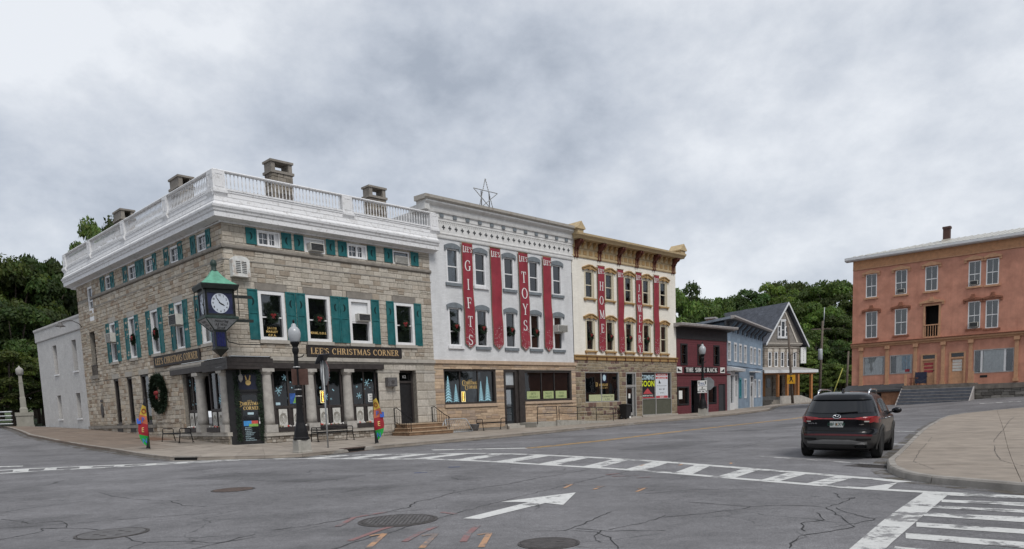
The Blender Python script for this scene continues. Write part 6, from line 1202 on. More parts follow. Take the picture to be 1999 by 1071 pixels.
MB().box(.15,1.35,.12,.2,1.5,3.75).build('door',mat('beige_door',(.30,.275,.24),.7,.1,5,.03),Hb); MB().box(.45,1.05,.10,.12,2.5,3.5).build('door_pane',M_GLASSD,Hb)
t=thing('hanging_sign','white vertical sign with dark letters at the corner of the gabled house','sign',S_GABLE.w(6.30,-.1,5.2),S_GABLE.rz); MB().box(-.42,.48,-.06,.06,0,1.85).build('board',M_PAPER,t); g=MB()
for k,c in enumerate('offord'): sans(c,.03,1.52-k*.245,.17,-.062,g,sx=1.0,bold=.06)
g.build('lettering',M_INK,t); MB().box(-.62,-.42,-.02,.02,.3,.36).box(-.62,-.42,-.02,.02,1.5,1.56).build('bracket',M_IRON,t)
# ================================================================ orange building
M_OR=mat('orange_stucco',(.51,.245,.172),.9,.12,1.4,.14,35,stain=.35,stcol=(.34,.145,.095),stsc=.8,streak=.42); M_ORT=mat('orange_tan_trim',(.47,.265,.155),.7,.1,5,.06,stain=.25,stcol=(.3,.15,.08)); M_ORD=mat('brown_hood_trim',(.24,.10,.06),.8,.2,9,.1); M_ORS=mat('clapboard_tan',(.48,.25,.13),.7,.1,5,.06)
Ob=thing('orange_building','three storey orange stucco building with metal roof and grey front steps','building',S_OR.P,S_OR.rz)
OU=[(.95,1.73,8.76,10.50),(3.02,3.82,8.73,10.50),(5.02,5.84,8.73,10.48),(7.76,8.51,8.70,10.42),(8.83,9.58,8.67,10.44)]; OL=[(.97,1.80,5.68,7.68),(3.03,3.88,5.73,7.65),(7.80,8.56,5.75,7.63),(8.87,9.64,5.68,7.60)]; OD=(5.08,5.96,5.42,7.65)
OG=[(.83,2.38,2.82,4.24),(2.74,4.30,2.82,4.24),(8.24,10.64,2.57,4.22),(4.86,5.92,1.92,4.18),(6.70,7.76,1.92,4.20)]
OU+= [(11.6,12.4,8.7,10.4),(13.8,14.6,8.7,10.4)]; OL+=[(11.6,12.4,5.7,7.6),(13.8,14.6,5.7,7.6)]
w=MB(); wallholes(w,0,18,-.6,11.1,OU+OL+[OD]+OG,0,.2); w.quad((0,0,-.6),(0,12,-.6),(0,12,11.1),(0,0,11.1)); w.quad((18,0,-.6),(18,12,-.6),(18,12,11.1),(18,0,11.1)); w.build('wall',M_OR,Ob)
rm=MB(); rooms(rm,OU+OL+[OD]+OG,.2,1.0); rm.build('room_interior',M_ROOM,Ob)
# frieze of diagonal boards under the eave
MB().box(0,18,-.03,.0,10.98,11.62).build('frieze',M_ORS,Ob)
for k in range(60):
    x=k*.30; MB().prism([(x,11.0),(x+.12,11.0),(x+.42,11.60),(x+.30,11.60)],-.042,-.03).build('frieze_board',M_ORS,Ob)
MB().run([(.1,11.60),(-.42,11.62),(-.50,11.70),(-.50,11.86),(.1,11.9)],-.5,18.5).build('eave',M_BLUET,Ob); MB().run([(.02,10.90),(-.07,10.92),(-.07,11.0),(.02,11.0)],0,18).build('frieze_moulding',M_ORT,Ob)
r=MB(); r.add([(-.5,-.5,11.87),(18.5,-.5,11.87),(18.5,12.4,11.87),(-.5,12.4,11.87),(5.6,5.5,13.15),(13,5.5,13.15)],[(0,1,5,4),(1,2,5),(2,3,4,5),(3,0,4)]); rfo=r.build('roof',mat('galvanised_roof',(.50,.49,.455),.45,.08,2,.03,metal=.3),Ob)
for k in range(44):
    x=-.3+k*.43; s_=Vector((-.5 if x<5.6 else 0,0,0)); 
    f0=max(0,min(1,(5.6-x)/6.1)) if x<5.6 else (0 if x<13 else min(1,(x-13)/5.5)); y1=-.5+6.0*(1-f0); z1=11.87+1.28*(1-f0)
    if y1>-.2: MB().add([(x-.02,-.5,11.88),(x+.02,-.5,11.88),(x+.02,y1,z1+.01),(x-.02,y1,z1+.01),(x,-.5,11.93),(x,y1,z1+.05)],[(0,4,5,3),(4,1,2,5),(0,1,4)]).build('roof_seam',MATS['galvanised_roof'],rfo)
dkb=brickmat('sooty_brick',(.095,.045,.036),(.08,.07,.065),.2,.07,.01); c=MB().box(5.55,6.0,2.7,3.12,12.2,13.62).build('chimney',dkb,rfo); MB().box(5.51,6.04,2.66,3.19,13.48,13.63).build('chimney_cap',dkb,c); MB().box(5.49,6.06,2.6,3.25,12.4,12.7).build('chimney_flashing',M_CRT,c)
def ohood(x0,x1,z,big):
    h=MB(); cx=(x0+x1)/2; h.prism([(x0,z),(x1,z),(x1,z+.10),(cx,z+(.30 if big<2 else .22)),(x0,z+.10)],-.14,0); h.box(x0,x0+.16,-.10,0,z-.16,z).box(x1-.16,x1,-.10,0,z-.16,z)
    if big: h.prism([(cx-.16,z+.1),(cx+.16,z+.1),(cx+.1,z+.42),(cx-.1,z+.42)],-.17,0)
    h.build('window_hood',M_ORT if not big else M_ORD if big==2 else M_ORT,Ob)
for k,(a,b,c,d) in enumerate(OU): window(Ob,a,b,c,d,fw=.06,y=.08,split=.48,nx=1,d=.08,pm=M_GLASS,curtain=(.5,1) if k in (3,4) else None,cm=M_CURTD); MB().box(a-.1,b+.12,-.10,.1,c-.14,c-.01).build('window_sill',M_ORT,Ob)
for a,b in ((.70,1.95),(2.78,4.05),(4.80,6.05),(7.48,8.66),(8.68,9.74)): ohood(a,b,10.52,0)
for k,(a,b,c,d) in enumerate(OL): window(Ob,a,b,c,d,fw=.06,y=.08,split=.48,nx=1,d=.08,pm=M_GLASS); MB().box(a-.12,b+.14,-.10,.1,c-.13,c-.01).build('window_sill',M_ORD,Ob)
for a,b in ((.70,2.05),(2.75,4.10),(7.48,8.68),(8.70,9.86)): ohood(a,b,7.72,2)
ohood(4.70,6.30,7.85,1)
o=MB().box(4.95,5.08,-.04,.1,5.35,7.75).box(5.96,6.09,-.04,.1,5.35,7.75).box(5.08,5.96,-.04,.1,7.65,7.75).build('balcony_door_frame',M_ORT,Ob)
for q in range(6): MB().box(5.12+q*.16,5.16+q*.16,-.06,-.02,5.45,6.25).build('baluster',M_ORT,o)
MB().box(5.0,6.04,-.08,-.01,6.22,6.30).box(5.0,6.04,-.10,.1,5.30,5.44).build('balcony_rail',M_ORT,o)
MB().run([(.05,4.98),(-.10,4.98),(-.12,5.06),(-.22,5.14),(-.24,5.24),(.05,5.30)],-.05,18).build('shopfront_cornice',M_ORT,Ob); MB().run([(.02,5.24),(-.27,5.25),(-.29,5.31),(.02,5.36)],-.06,18.02).build('cornice_cap',M_ORD,Ob)
for x in (.70,2.56,4.50,6.32,8.05,10.78): MB().box(x-.12,x+.12,-.10,.02,1.9,4.98).box(x-.17,x+.17,-.16,.02,1.9,2.12).box(x-.17,x+.17,-.20,.02,4.74,4.98).build('pilaster',M_ORT,Ob)
M_BLND=mat('window_sheet',(.70,.71,.70),.8,.08,5,0); M_TEALP=mat('blue_tapestry',(.07,.22,.34),.8,.4,7,0)
for k,(a,b,c,d) in enumerate(OG[:3]):
    wn=window(Ob,a,b,c,d,fm=M_LEAD,pm=M_GLASSL,fw=.07,y=.06,split=0,d=.08,curtain=(.03,.97,0,.92) if k==0 else ((.05,.97,.25,1) if k==1 else (.0,1,.22,.80)),cm=M_BLND)
    if k==1: MB().box(a+.8,b-.12,.10,.115,c+.25,d-.1).build('tapestry',M_TEALP,wn); panel(wn,'notice',mat('red_notice',(.25,.03,.04),.7,.1,6,0),a+1.05,b-.2,.055,c+.12,c+.32,.004)
    if k==2: MB().box(8.66,8.78,-.01,.09,c,d).box(10.05,10.17,-.01,.09,c,d).build('mullion',M_BLUET,wn)
for k,(a,b,c,d) in enumerate(OG[3:]):
    o=MB().box(a,a+.13,-.05,.1,c,d).box(b-.13,b,-.05,.1,c,d).box(a+.13,b-.13,-.05,.1,d-.1,d).box(a+.13,b-.13,-.03,.1,d-.50,d-.38).build('door_frame',M_ORT,Ob); MB().box(a+.13,b-.13,.05,.06,d-.38,d-.1).build('transom_pane',M_GLASSD,o)
    dd_=MB().box(a+.13,b-.13,.04,.09,c,d-.50).build('door',M_ORT,Ob); wm=mat('door_poster_%d'%k,(.30,.045,.05) if k==0 else (.55,.54,.5),.7,.12,5,0,stain=.4 if k else 0,stcol=(.3,.05,.05),stsc=5)
    for q in range(3 if k==0 else 4): MB().box(a+.22,b-.24,.025,.04,c+.88+q*(.27 if k==0 else .215),c+.88+q*(.27 if k==0 else .215)+.18).build('door_pane',wm,dd_)
    MB().lathe([(.001,-.03),(.03,-.02),(.03,.02),(.001,.03)],(b-.19,.0,c+1.0),8).build('door_knob',M_IRON,dd_)
panel(Ob,'wall_notice',M_INK,8.65,9.1,-.005,2.25,2.42,.004)
aircon(S_OR,7.86,8.36,8.78,9.08,'upper white air conditioner on the orange building, right pair of windows',out=.2); aircon(S_OR,7.90,8.45,5.83,6.18,'lower white air conditioner on the orange building, right pair of windows',out=.25); aircon(S_OR,3.14,3.66,8.82,9.12,'grey air conditioner in the top second window of the orange building',out=.15)
# porch, steps, cellar and retaining wall
M_STP=mat('painted_grey_step',(.115,.125,.145),.6,.15,4,.08,stain=.3,stcol=(.06,.06,.07)); M_DIRT=mat('weathered_ledge',(.16,.14,.12),.9,.2,3,.2); M_CELL=mat('cellar_wood',(.30,.15,.085),.8,.15,5,.06)
MB().box(4.0,8.55,-1.5,0,1.6,1.90).build('porch_deck',M_DIRT,Ob)
M_STPR=mat('dark_grey_riser',(.06,.068,.082),.6,.15,4,.08)
zb=[1.62,1.40,1.18,.96,.74,.52]
for k,z in enumerate(zb): MB().box(4.0+.0*k,8.52,-1.5-.30*(k+1),-1.5-.30*k+.04,z-.20,z).build('step',M_STP,Ob); MB().box(4.02,8.50,-1.5-.30*(k+1)+.02,-1.5-.30*(k+1)+.05,z-.24-.18,z-.02).build('riser',M_STPR,Ob); MB().box(4.0,8.52,-1.5-.30*(k+1)-.02,-1.5-.30*(k+1)+.03,z-.03,z+.004).build('nosing',M_LEAD,Ob)
MB().ex([(-1.5,1.7),(-3.3,.45),(-3.3,-.3),(-1.5,-.3)],lambda q:(3.94,q[0],q[1]),lambda q:(4.0,q[0],q[1])).ex([(-1.5,1.7),(-3.3,.6),(-3.3,-.3),(-1.5,-.3)],lambda q:(8.52,q[0],q[1]),lambda q:(8.60,q[0],q[1])).build('step_side',M_LEAD,Ob)
for x in (4.15,8.42): MB().box(x-.07,x+.07,-1.35,-1.21,1.9,2.72).build('newel_post',M_ORT,Ob)
rl=MB()
for q in range(3): rl.box(4.35+q*.2,4.40+q*.2,-.7,-.65,1.9,2.45)
rl.box(4.25,4.85,-.72,-.63,2.40,2.46).box(4.25,4.85,-.72,-.63,2.05,2.10); rl.build('broken_railing',M_ORD,Ob)
MB().run([(0,1.95),(-1.6,1.52),(-1.6,1.66),(0,2.08)],-.3,3.95).build('cellar_roof',mat('tar_paper',(.045,.048,.052),.8,.15,4,.1),Ob); MB().box(-.1,3.9,-1.3,-.1,-.5,1.62).build('cellar_front',MATS['chimney_brick'],Ob); MB().box(2.55,3.85,-1.36,-1.3,-.3,1.42).build('cellar_door',M_CELL,Ob); MB().box(1.9,2.5,-1.34,-1.3,-.3,1.42).build('cellar_opening_panel',M_DARK,Ob)  # cellar opening is a flat black panel with the shade in its colour
MB().box(8.6,18,-1.6,0,1.45,1.80).build('terrace_slab',M_DIRT,Ob); 
w=MB().box(8.62,18,-1.45,0,-.3,1.46).build('retaining_wall',M_DIRT,Ob); laystones(w,Matrix.Translation((0,-1.45,0)),courses(8.62,14,.3,1.45,[],(.14,.24),(.3,.8),.2),M_LIME,[(.14,.135,.13),(.19,.185,.175),(.24,.23,.22),(.11,.105,.1)],nmax=60,root=Ob,proud=.05,jit=.03)
# folding chair on the porch
t=thing('folding_camp_chair','dark blue folding camp chair on the porch by the red door','chair',S_OR.w(5.05,-.75,1.9),S_OR.rz+.2); M_CLO=mat('navy_cloth',(.022,.026,.05),.85,.2,6,.05)
MB().box(-.36,.36,-.25,.22,.42,.46).build('seat',M_CLO,t); MB().box(-.36,.36,-.27,-.25,.12,.46).build('front_flap',M_CLO,t); MB().box(-.36,.36,.20,.24,.46,.95).build('backrest',M_CLO,t)
for sx_ in (-.38,.38):
    for y_ in (-.27,.23): MB().tube([(sx_,y_,0),(sx_,y_,.62 if y_<0 else .98)],.016,6).build('leg',M_IRON,t)
    MB().box(sx_-.04,sx_+.04,-.3,.2,.60,.63).build('armrest',M_CLO,t)
MB().tube([(-.38,-.27,.05),(.38,-.27,.45)],.012,6).tube([(.38,-.27,.05),(-.38,-.27,.45)],.012,6).build('cross_brace',M_IRON,t)
# ================================================================ corner clock
M_VERD=mat('verdigris_copper',(.115,.32,.225),.65,.15,5,.08,streak=.45,stcol=(.07,.15,.11)); M_VERDD=mat('dark_bronze_green',(.022,.040,.034),.5,.2,8,.05); M_BRZ=mat('dark_bronze',(.017,.021,.019),.45,.2,8,.04)
M_DIAL=mat('clock_dial',(.47,.51,.57),.35,.03,6,0); M_DBLUE=mat('clock_blue_field',(.018,.022,.06),.35,.35,3,0); M_LEADP=mat('leaded_glass',(.32,.34,.36),.3,.2,9,0); M_LBLUE=mat('blue_lantern_glass',(.012,.014,.07),.15,.3,9,0)
t=thing('corner_clock','four sided bracket clock with green copper roof at the building corner','clock',(-11.98,31.2,4.02),S_STONE.rz+R(-9)); t.scale=(.88,.88,1.0)
z0=-4.02; W2=.66
MB().lathe([(.001,3.98),(.09,3.95),(.155,3.84),(.15,3.75),(.10,3.68),(.12,3.64),(.11,3.58),(.16,3.52),(.16,3.48)],n=16).build('finial',M_VERDD,t)
def sq(mb,prof,ph=R(45)): 
    return mb.lathe([(r*1.41421,z) for r,z in prof],n=4,sm=False,ph=ph)
def sqs(prof):
    mb=MB(); sq(mb,prof); return mb
rp=[]
for k in range(9): f=k/8; rp.append((.14+(.84-.14)*f**1.0-.10*math.sin(math.pi*f),3.50-.62*f))
sqs(rp[::-1]).build('copper_roof',M_VERD,t)
sqs([(.80,2.70),(.86,2.86),(.86,2.90),(.80,2.90)]).build('eave_moulding',M_BRZ,t)
hs=MB(); 
for a in (0,90,180,270):
    hs.M=Matrix.Rotation(R(a),4,'Z'); hs.box(-W2,-W2+.10,-W2,-W2+.08,1.62,2.74).box(W2-.10,W2,-W2,-W2+.08,1.62,2.74).box(-W2+.10,W2-.10,-W2,-W2+.08,1.62,1.72).box(-W2+.10,W2-.10,-W2,-W2+.08,2.55,2.74)
hs.build('housing',M_BRZ,t)
for a in (0,90,180,270):
    cp=MB(Matrix.Rotation(R(a),4,'Z')); MZ=cp.M
    for sx_ in (-.78,): MB(MZ).tube([(sx_,-.78,1.62),(sx_,-.78,2.72)],.022,6).build('corner_rod',M_BRZ,t)
    fc=MB(MZ).box(-W2+.10,W2-.10,-W2+.03,-W2+.05,1.72,2.55).build('clock_face',M_DBLUE,t); rd=.40; cz=2.135; yy=-W2+.026
    d=MB(MZ); d.add([(rd*math.cos(R(q)),yy,cz+rd*math.sin(R(q))) for q in range(0,360,8)],[tuple(range(45))]); d.build('dial',M_DIAL,fc)
    nm=MB(MZ)
    for k in range(1,13):
        an=R(90-30*k); sans(str(k),.325*math.cos(an),cz+.325*math.sin(an)-.04,.085,yy-.003,nm,bold=.02)
    nm.build('numerals',M_INK,fc)
    hd=MB(MZ)
    for an,l,wd in ((90-30*3.9,.23,.024),(90-6*54,.34,.016)):
        e=Vector((math.cos(R(an)),math.sin(R(an)))); n=Vector((-e.y,e.x))*wd; hd.add([(-e.x*.07+n.x,yy-.006,cz-e.y*.07+n.y),(-e.x*.07-n.x,yy-.006,cz-e.y*.07-n.y),(e.x*l*.6-n.x*1.2,yy-.006,cz+e.y*l*.6-n.y*1.2),(e.x*l,yy-.006,cz+e.y*l),(e.x*l*.6+n.x*1.2,yy-.006,cz+e.y*l*.6+n.y*1.2)],[(0,1,2,3,4)])
    hd.build('clock_hands',M_INK,fc)
    pl=MB(MZ); pl.add([(-.70,-.72,1.50),(.70,-.72,1.50),(.29,-.30,1.10),(-.29,-.30,1.10)],[(0,1,2,3)]); lp=pl.build('inscription_panel',M_LEADP,t)
    g=MB()
    for s,zz,h in (('Honoring',.27,.11),('All Who',.145,.10),('Served',.025,.10)): sans(s,0,zz,h,0,g,sx=1.1,bold=.015)
    sl_=Vector((0,.42,.40)) ; g2=MB(MZ); g2.add([(v[0]*(.75 if v[2]<.12 else .95),-.30-.006-(v[2]/.40)*.42,1.10+v[2]-.004) for v in g.v],g.f); g2.build('inscription',M_INK,lp)
    MB(MZ).tube([(-.70,-.72,1.50),(-.29,-.30,1.10)],.03,5).build('edge_bar',M_VERDD,t)
sqs([(.70,1.50),(.76,1.52),(.76,1.60),(.70,1.63)]).build('lower_moulding',M_VERDD,t)
sqs([(.26,.30),(.31,.30),(.31,.36),(.27,.36),(.27,1.06),(.31,1.06),(.31,1.12),(.26,1.12)]).build('lantern_box',M_BRZ,t)
for a in (0,90,180,270):
    o=MB(Matrix.Rotation(R(a),4,'Z')).box(-.20,.20,-.285,-.272,.42,1.0).build('lantern_glass',M_LBLUE,t)
    for q in range(4): MB(Matrix.Rotation(R(a),4,'Z')).box(-.15+q*.1-.006,-.15+q*.1+.006,-.292,-.286,.42,1.0).build('glazing_bar',M_BRZ,o)
sqs([(.005,.0),(.30,.30),(.27,.31)]).build('lantern_base',M_BRZ,t)
MB().box(.6,1.75,.25,.37,2.50,2.62).box(.6,1.75,.25,.37,1.50,1.62).box(-.37,-.25,.6,1.75,2.50,2.62).box(-.37,-.25,.6,1.75,1.50,1.62).build('wall_bracket',M_BRZ,t)
MB().tube([(.32,.1,1.05),(.36,.1,.8),(.5,.3,.66),(1.1,.9,.62),(2.4,1.02,.62)],.022,6).build('conduit',M_BRZ,t)
# ================================================================ street lamps
M_LBLK=mat('black_lamp_post',(.009,.009,.010),.5,.15,8,.03,spec=.2); M_GLOBE=mat('acorn_globe',(.36,.375,.39),.25,.05,6,0,spec=.5); M_BASEC=mat('lamp_base_concrete',(.34,.325,.29),.9,.15,3,.15,30,stain=.5,stcol=(.17,.16,.14),stsc=3,streak=.35)
def lamp_post(x,y,label,sc=1.0,rz=0,panels=False,z=None):
    t=thing('street_lamp',label,'street lamp',(x,y,gz(x,y)+.12 if z is None else z),rz,'acorn street lamps'); t.scale=(sc,)*3
    b=MB(); b.lathe([(.36,0),(.36,.06),(.34,.08),(.33,.44),(.31,.46)],n=4,sm=False,ph=R(45+20)); b.build('concrete_base',M_BASEC,t)
    p=MB(); p.lathe([(.28,.46),(.28,.52),(.25,.56),(.235,.72),(.21,.85),(.15,1.05),(.125,1.3),(.112,1.5),(.108,2.2),(.12,2.22),(.12,2.30),(.085,2.36),(.072,3.4),(.11,3.5),(.115,3.6),(.085,3.66),(.15,3.78),(.16,3.82)],n=12,sm=False); p.build('post',M_LBLK,t)
    MB().lathe([(.14,3.82),(.17,3.86),(.21,4.02),(.215,4.14),(.19,4.24),(.13,4.32),(.085,4.35),(.085,4.40),(.07,4.43),(.04,4.46)],n=20).build('globe',M_GLOBE,t)
    MB().lathe([(.04,4.46),(.03,4.50),(.045,4.53),(.01,4.60)],n=8).build('finial',M_LBLK,t)
    MB().tube([(0,0,3.3),(.2,-.05,3.32),(.28,-.06,3.4)],.02,6).build('banner_arm',M_LBLK,t)
    if panels:
        bm=mat('brown_sign_back',(.085,.045,.035),.7,.15,6,.05)
        for s,rr in ((-1,R(55)),(1,R(-28))):
            MB(Matrix.Rotation(rr,4,'Z')).box(.06 if s>0 else -.36,.40 if s>0 else -.06,-.03,.0,2.35,2.90).build('sign_back',bm,t)
        MB().box(.22,.32,-.15,-.13,2.68,2.78).build('sticker',M_PAPER,t)
        for zz in (1.95,2.18,2.95): MB().lathe([(.118,zz),(.118,zz+.04)],n=12).build('strap_band',M_ALU,t)
    return t
lamp_post(-7.30,25.75,'black acorn lamp post on a concrete block at the crosswalk before the stone shop',rz=R(20),panels=True)
t2=lamp_post(13.68,52.0,'black acorn lamp post carrying white route signs before the red shop',sc=1.12,rz=R(40))
# route signs and stop sign on the far lamp
t=thing('route_sign','white route sign with dark arrows on the far lamp post, upper of two','sign',(13.60,51.80,2.36),R(-16)); t.scale=(.74,1,.72); MB().box(-.43,.43,-.03,0,0,.58).build('plate',M_PAPER,t); MB().prism([(-.34,.22),(-.26,.22),(-.26,.42),(-.20,.42),(-.30,.52),(-.40,.42),(-.34,.42)],-.036,-.03).prism([(.26,.22),(.34,.22),(.34,.42),(.40,.42),(.30,.52),(.20,.42),(.26,.42)],-.036,-.03).build('arrows',M_INK,t); g=MB(); sans('BIKE',0,.26,.12,-.036,g,bold=.02); sans('ROUTE',0,.09,.11,-.036,g,bold=.02); g.build('lettering',mat('sign_blue',(.05,.09,.25),.6,.05,5,0),t)
t=thing('route_sign','white sign with dark lettering below the arrow sign on the far lamp post','sign',(13.60,51.80,1.92),R(-16)); t.scale=(.74,1,.72); MB().box(-.43,.43,-.03,0,0,.58).build('plate',M_PAPER,t); g=MB(); sans('CANAL',0,.28,.12,-.036,g,bold=.03); sans('WAY',0,.08,.14,-.036,g,sx=1.8,bold=.04); disc(g,0,-.0365,.48,.06); g.build('lettering',M_INK,t)
def octo(r,y0,y1): mb=MB(); mb.prism([(r*math.cos(R(22.5+45*k)),r*math.sin(R(22.5+45*k))) for k in range(8)],y0,y1); return mb
M_SBK=mat('sign_back_aluminium',(.22,.225,.23),.5,.12,5,.03,metal=.4); M_SRED=mat('stop_red',(.40,.02,.02),.5,.05,5,0); M_GALV=mat('galvanised_post',(.36,.375,.385),.45,.1,7,.03,metal=.4)
t=thing('stop_sign','stop sign seen from behind, fixed behind the far lamp post','stop sign',(14.2,52.6,gz(14.2,52.6)+.13),R(-10)); o=octo(.48,-.02,0); o.v=[(v[0],v[1],v[2]+2.22) for v in o.v]; o.build('plate',M_SBK,t); MB().box(-.03,.03,.0,.05,0,2.7).build('post',M_GALV,t)
# near stop sign with solar panel, seen from behind and almost edge on
sz=gz(-7.05,28.4)+.13
t=thing('stop_sign','stop sign on a galvanised post with a small solar panel, seen edge on','stop sign',(-7.05,28.4,sz),R(124))
o=octo(.50,-.0385,-.035); o.v=[(v[0],v[1]-.02,v[2]+2.85) for v in o.v]; pl=o.build('plate',M_SRED,t); o=octo(.498,-.034,-.028); o.v=[(v[0],v[1]-.02,v[2]+2.85) for v in o.v]; o.build('plate_back',M_SBK,t)
MB().box(-.04,.04,-.045,-.02,2.4,3.3).box(-.3,.3,-.045,-.03,2.60,2.66).box(-.3,.3,-.045,-.03,3.05,3.11).build('stiffener',M_SBK,t); g=MB(); g.M=Matrix.Translation((0,0,0)); sans('STOP',0,2.74,.26,-.076,g,bold=.02); g.build('lettering',M_PAPER,pl)
MB().tube([(0,0,0),(-.02,0,3.35)],.032,8).build('post',M_GALV,t); MB().tube([(.0,.06,2.2),(.0,.07,3.30)],.022,6).build('panel_mast',M_GALV,t); MB(Matrix.Translation((-.08,.05,3.38))@Matrix.Rotation(R(35),4,'Y')@Matrix.Rotation(R(-8),4,'X')).box(-.30,.24,-.22,.22,-.02,.02).build('solar_panel',mat('solar_panel',(.03,.032,.04),.25,.1,5,0),t)
# ================================================================ feather flags
def ip2(T,z):
    for (a,b),(c,d) in zip(T,T[1:]):
        if z<=c: return b+(d-b)*max(0,(z-a)/(c-a))
    return T[-1][1]
def flag(x,y,label,mir,rz,bowl):
    t=thing('feather_flag',label,'flag',(x,y,gz(x,y)+.13),rz,'multicoloured feather flags reading open'); H_=2.15; s=mir
    def wd(z): 
        return ip2([(0,.05),(.06,.20),(.18,.36),(.33,.41),(.48,.37),(.62,.29),(.76,.20),(.88,.10),(1,.02)],z/H_)
    cols=[('black_cloth',(.012,.012,.014),0,.10),('green_cloth',(.012,.27,.045),.10,.55),('red_cloth',(.26,.014,.022),.55,1.05),('orange_cloth',(.42,.12,.06),1.05,1.38),('yellow_cloth',(.46,.32,.05),1.38,1.78),('black_cloth',(.012,.012,.014),1.78,2.15)]
    for nm,c,a,b in cols:
        m_=MATS.get(nm) or mat(nm,c,.75,.1,5,.03); mb=MB(); mb.grid(lambda u,v:(s*(wd(a+(b-a)*v)*u),.035*math.sin(u*4+(a+(b-a)*v)*5)-.01*math.sin((a+(b-a)*v)*11),max(.0,min(H_,a+(b-a)*v+.10*(u-.4)*(0<a+(b-a)*v<2.14)))+.03),8,8); mb.build('cloth_patch',m_,t)
    mb=MB(); mb.grid(lambda u,v:(s*(.26+.16*u),.035*math.sin(2.8+1.2*5)-.008-.02*u,1.08+.22*v),2,2); mb.build('blue_patch',MATS.get('blue_cloth') or mat('blue_cloth',(.05,.13,.50),.75,.1,5,.03),t)
    mb=MB(); mb.grid(lambda u,v:(s*(.02+.13*u*(1-v)),-.02,.04+.55*v),2,3); mb.build('black_patch',MATS['black_cloth'],t)
    for ch,z,m_ in (('O',1.47,MATS['red_cloth']),('P',1.12,MATS['blue_cloth']),('E',.70,M_GOLD),('N',.24,MATS['blue_cloth'])):
        g=MB(); sans(ch,s*wd(z+.1)*.5,z,.20,0,g,sx=.8,bold=.01); g.v=[(v[0],.035*math.sin(4*abs(v[0])/max(.05,wd(v[2]))+v[2]*5)-.01*math.sin(v[2]*11)-.022,v[2]+.03) for v in g.v]; g.build('letter',m_,t)
    MB().tube([(0,0,0),(-.0,0,1.9),(s*.02,0,2.2)],.014,6).build('pole',M_IRON,t); return t
flag(-15.15,30.9,'multicoloured feather flag reading OPEN on the side street pavement',-1,R(10),0)
flag(-5.55,30.2,'multicoloured feather flag reading OPEN beside the shop steps on the main street',1,R(10),0)
# ================================================================ benches, rack, planter, railings, ramp, bin
def bench(S,x0,x1,out,label,back=False):
    p=S.w((x0+x1)/2,-out,0); zg=gz(p.x,p.y)+.13; t=thing('metal_bench',label,'bench',(p.x,p.y,zg),S.rz,'black metal pavement benches'); L=(x1-x0)/2
    for k in range(9): y=-.22+k*.055; MB().box(-L+.05,L-.05,y-.014,y+.014,.42,.45).build('seat_slat',M_LBLK,t)
    MB().box(-L+.05,L-.05,-.25,-.235,.40,.46).box(-L+.05,L-.05,.235,.25,.40,.46).build('seat_frame',M_LBLK,t)
    for sx_ in (-L+.04,L-.04):
        MB().tube([(sx_,-.32,0),(sx_,-.24,.44),(sx_,-.26,.60),(sx_,-.20,.66),(sx_,.18,.66),(sx_,.25,.60),(sx_,.24,.42),(sx_,.32,0)],.022,6).build('side_frame',M_LBLK,t)
        MB().box(sx_-.04,sx_+.04,-.37,-.27,0,.02).box(sx_-.04,sx_+.04,.27,.37,0,.02).build('foot',M_LBLK,t)
    if back:
        for k in range(3): MB().box(-L+.05,L-.05,.25,.275,.50+k*.07,.535+k*.07).build('back_slat',M_LBLK,t)
    return t
bench(S_STONE,3.10,5.10,1.15,'black metal bench beneath the shop bays, between lamp post and stop sign',True)
bench(S_LEFT,-4.60,-2.50,1.25,'black metal bench beside the corner door on the side street')
bench(S_GREY,2.45,4.45,.85,'black metal bench beneath the grey building shop window')
p=S_GREY.w(.75,-.8,0); t=thing('bicycle_rack','galvanised grid bicycle rack by the shop steps','bicycle rack',(p.x,p.y,gz(p.x,p.y)+.13),S_GREY.rz)
MB().tube([(-.95,-.35,.03),(-.80,-.1,.70),(-.72,0,.74),(.65,0,.74),(.74,-.05,.70),(.95,-.35,.03)],.028,8).tube([(-.95,-.35,.03),(.95,-.35,.03)],.028,8).tube([(-.95,-.35,.03),(-.9,.3,.03),(-.72,.05,.70)],.025,8).build('frame',M_GALV,t)
for k in range(12): x=-.72+k*.125; MB().tube([(x,0,.72),(x*1.1,-.33,.04)],.010,5).build('bar',M_GALV,t)
p=S_GREY.w(2.36,-.55,0); t=thing('planter_pot','dark round planter pot between the bicycle rack and the bench','planter',(p.x,p.y,gz(p.x,p.y)+.13),0); MB().lathe([(.17,0),(.22,.1),(.28,.34),(.30,.40),(.26,.40),(.24,.33)],n=16).build('pot',M_IRONL,t); MB().lathe([(.24,.33),(.001,.34)],n=12).build('soil',M_DIRT,t)
def handrail(S,x,label):
    p=S.w(x,-.75,0); zg=gz(p.x,p.y)+.13; t=thing('step_handrail',label,'handrail',(p.x,p.y,zg),S.rz,'handrails of the shop steps')
    MB().tube([(0,.72,1.42),(0,.45,1.45),(0,-.45,.98),(0,-.72,.90),(0,-.78,.80)],.022,6).tube([(0,.70,.75),(0,-.70,.15)],.014,6).build('rail',M_LBLK,t)
    for k in range(8): f=k/7; y=.66-f*1.36; MB().tube([(0,y,.72-f*.58),(0,y,1.42-f*.50)],.011 if 0<k<7 else .018,6).build('baluster',M_LBLK,t)
    for y in (.68,-.70): MB().tube([(0,y,-.05),(0,y,1.40 if y>0 else .92)],.02,6).build('post',M_LBLK,t)
handrail(S_STONE,8.52,'black iron handrail on the left of the shop steps'); handrail(S_STONE,11.05,'black iron handrail on the right of the shop steps')
p=S_GREY.w(6.9,-.75,0); t=thing('access_ramp','concrete access ramp with black pipe railing before the grey building','ramp',S_GREY.P,S_GREY.rz)
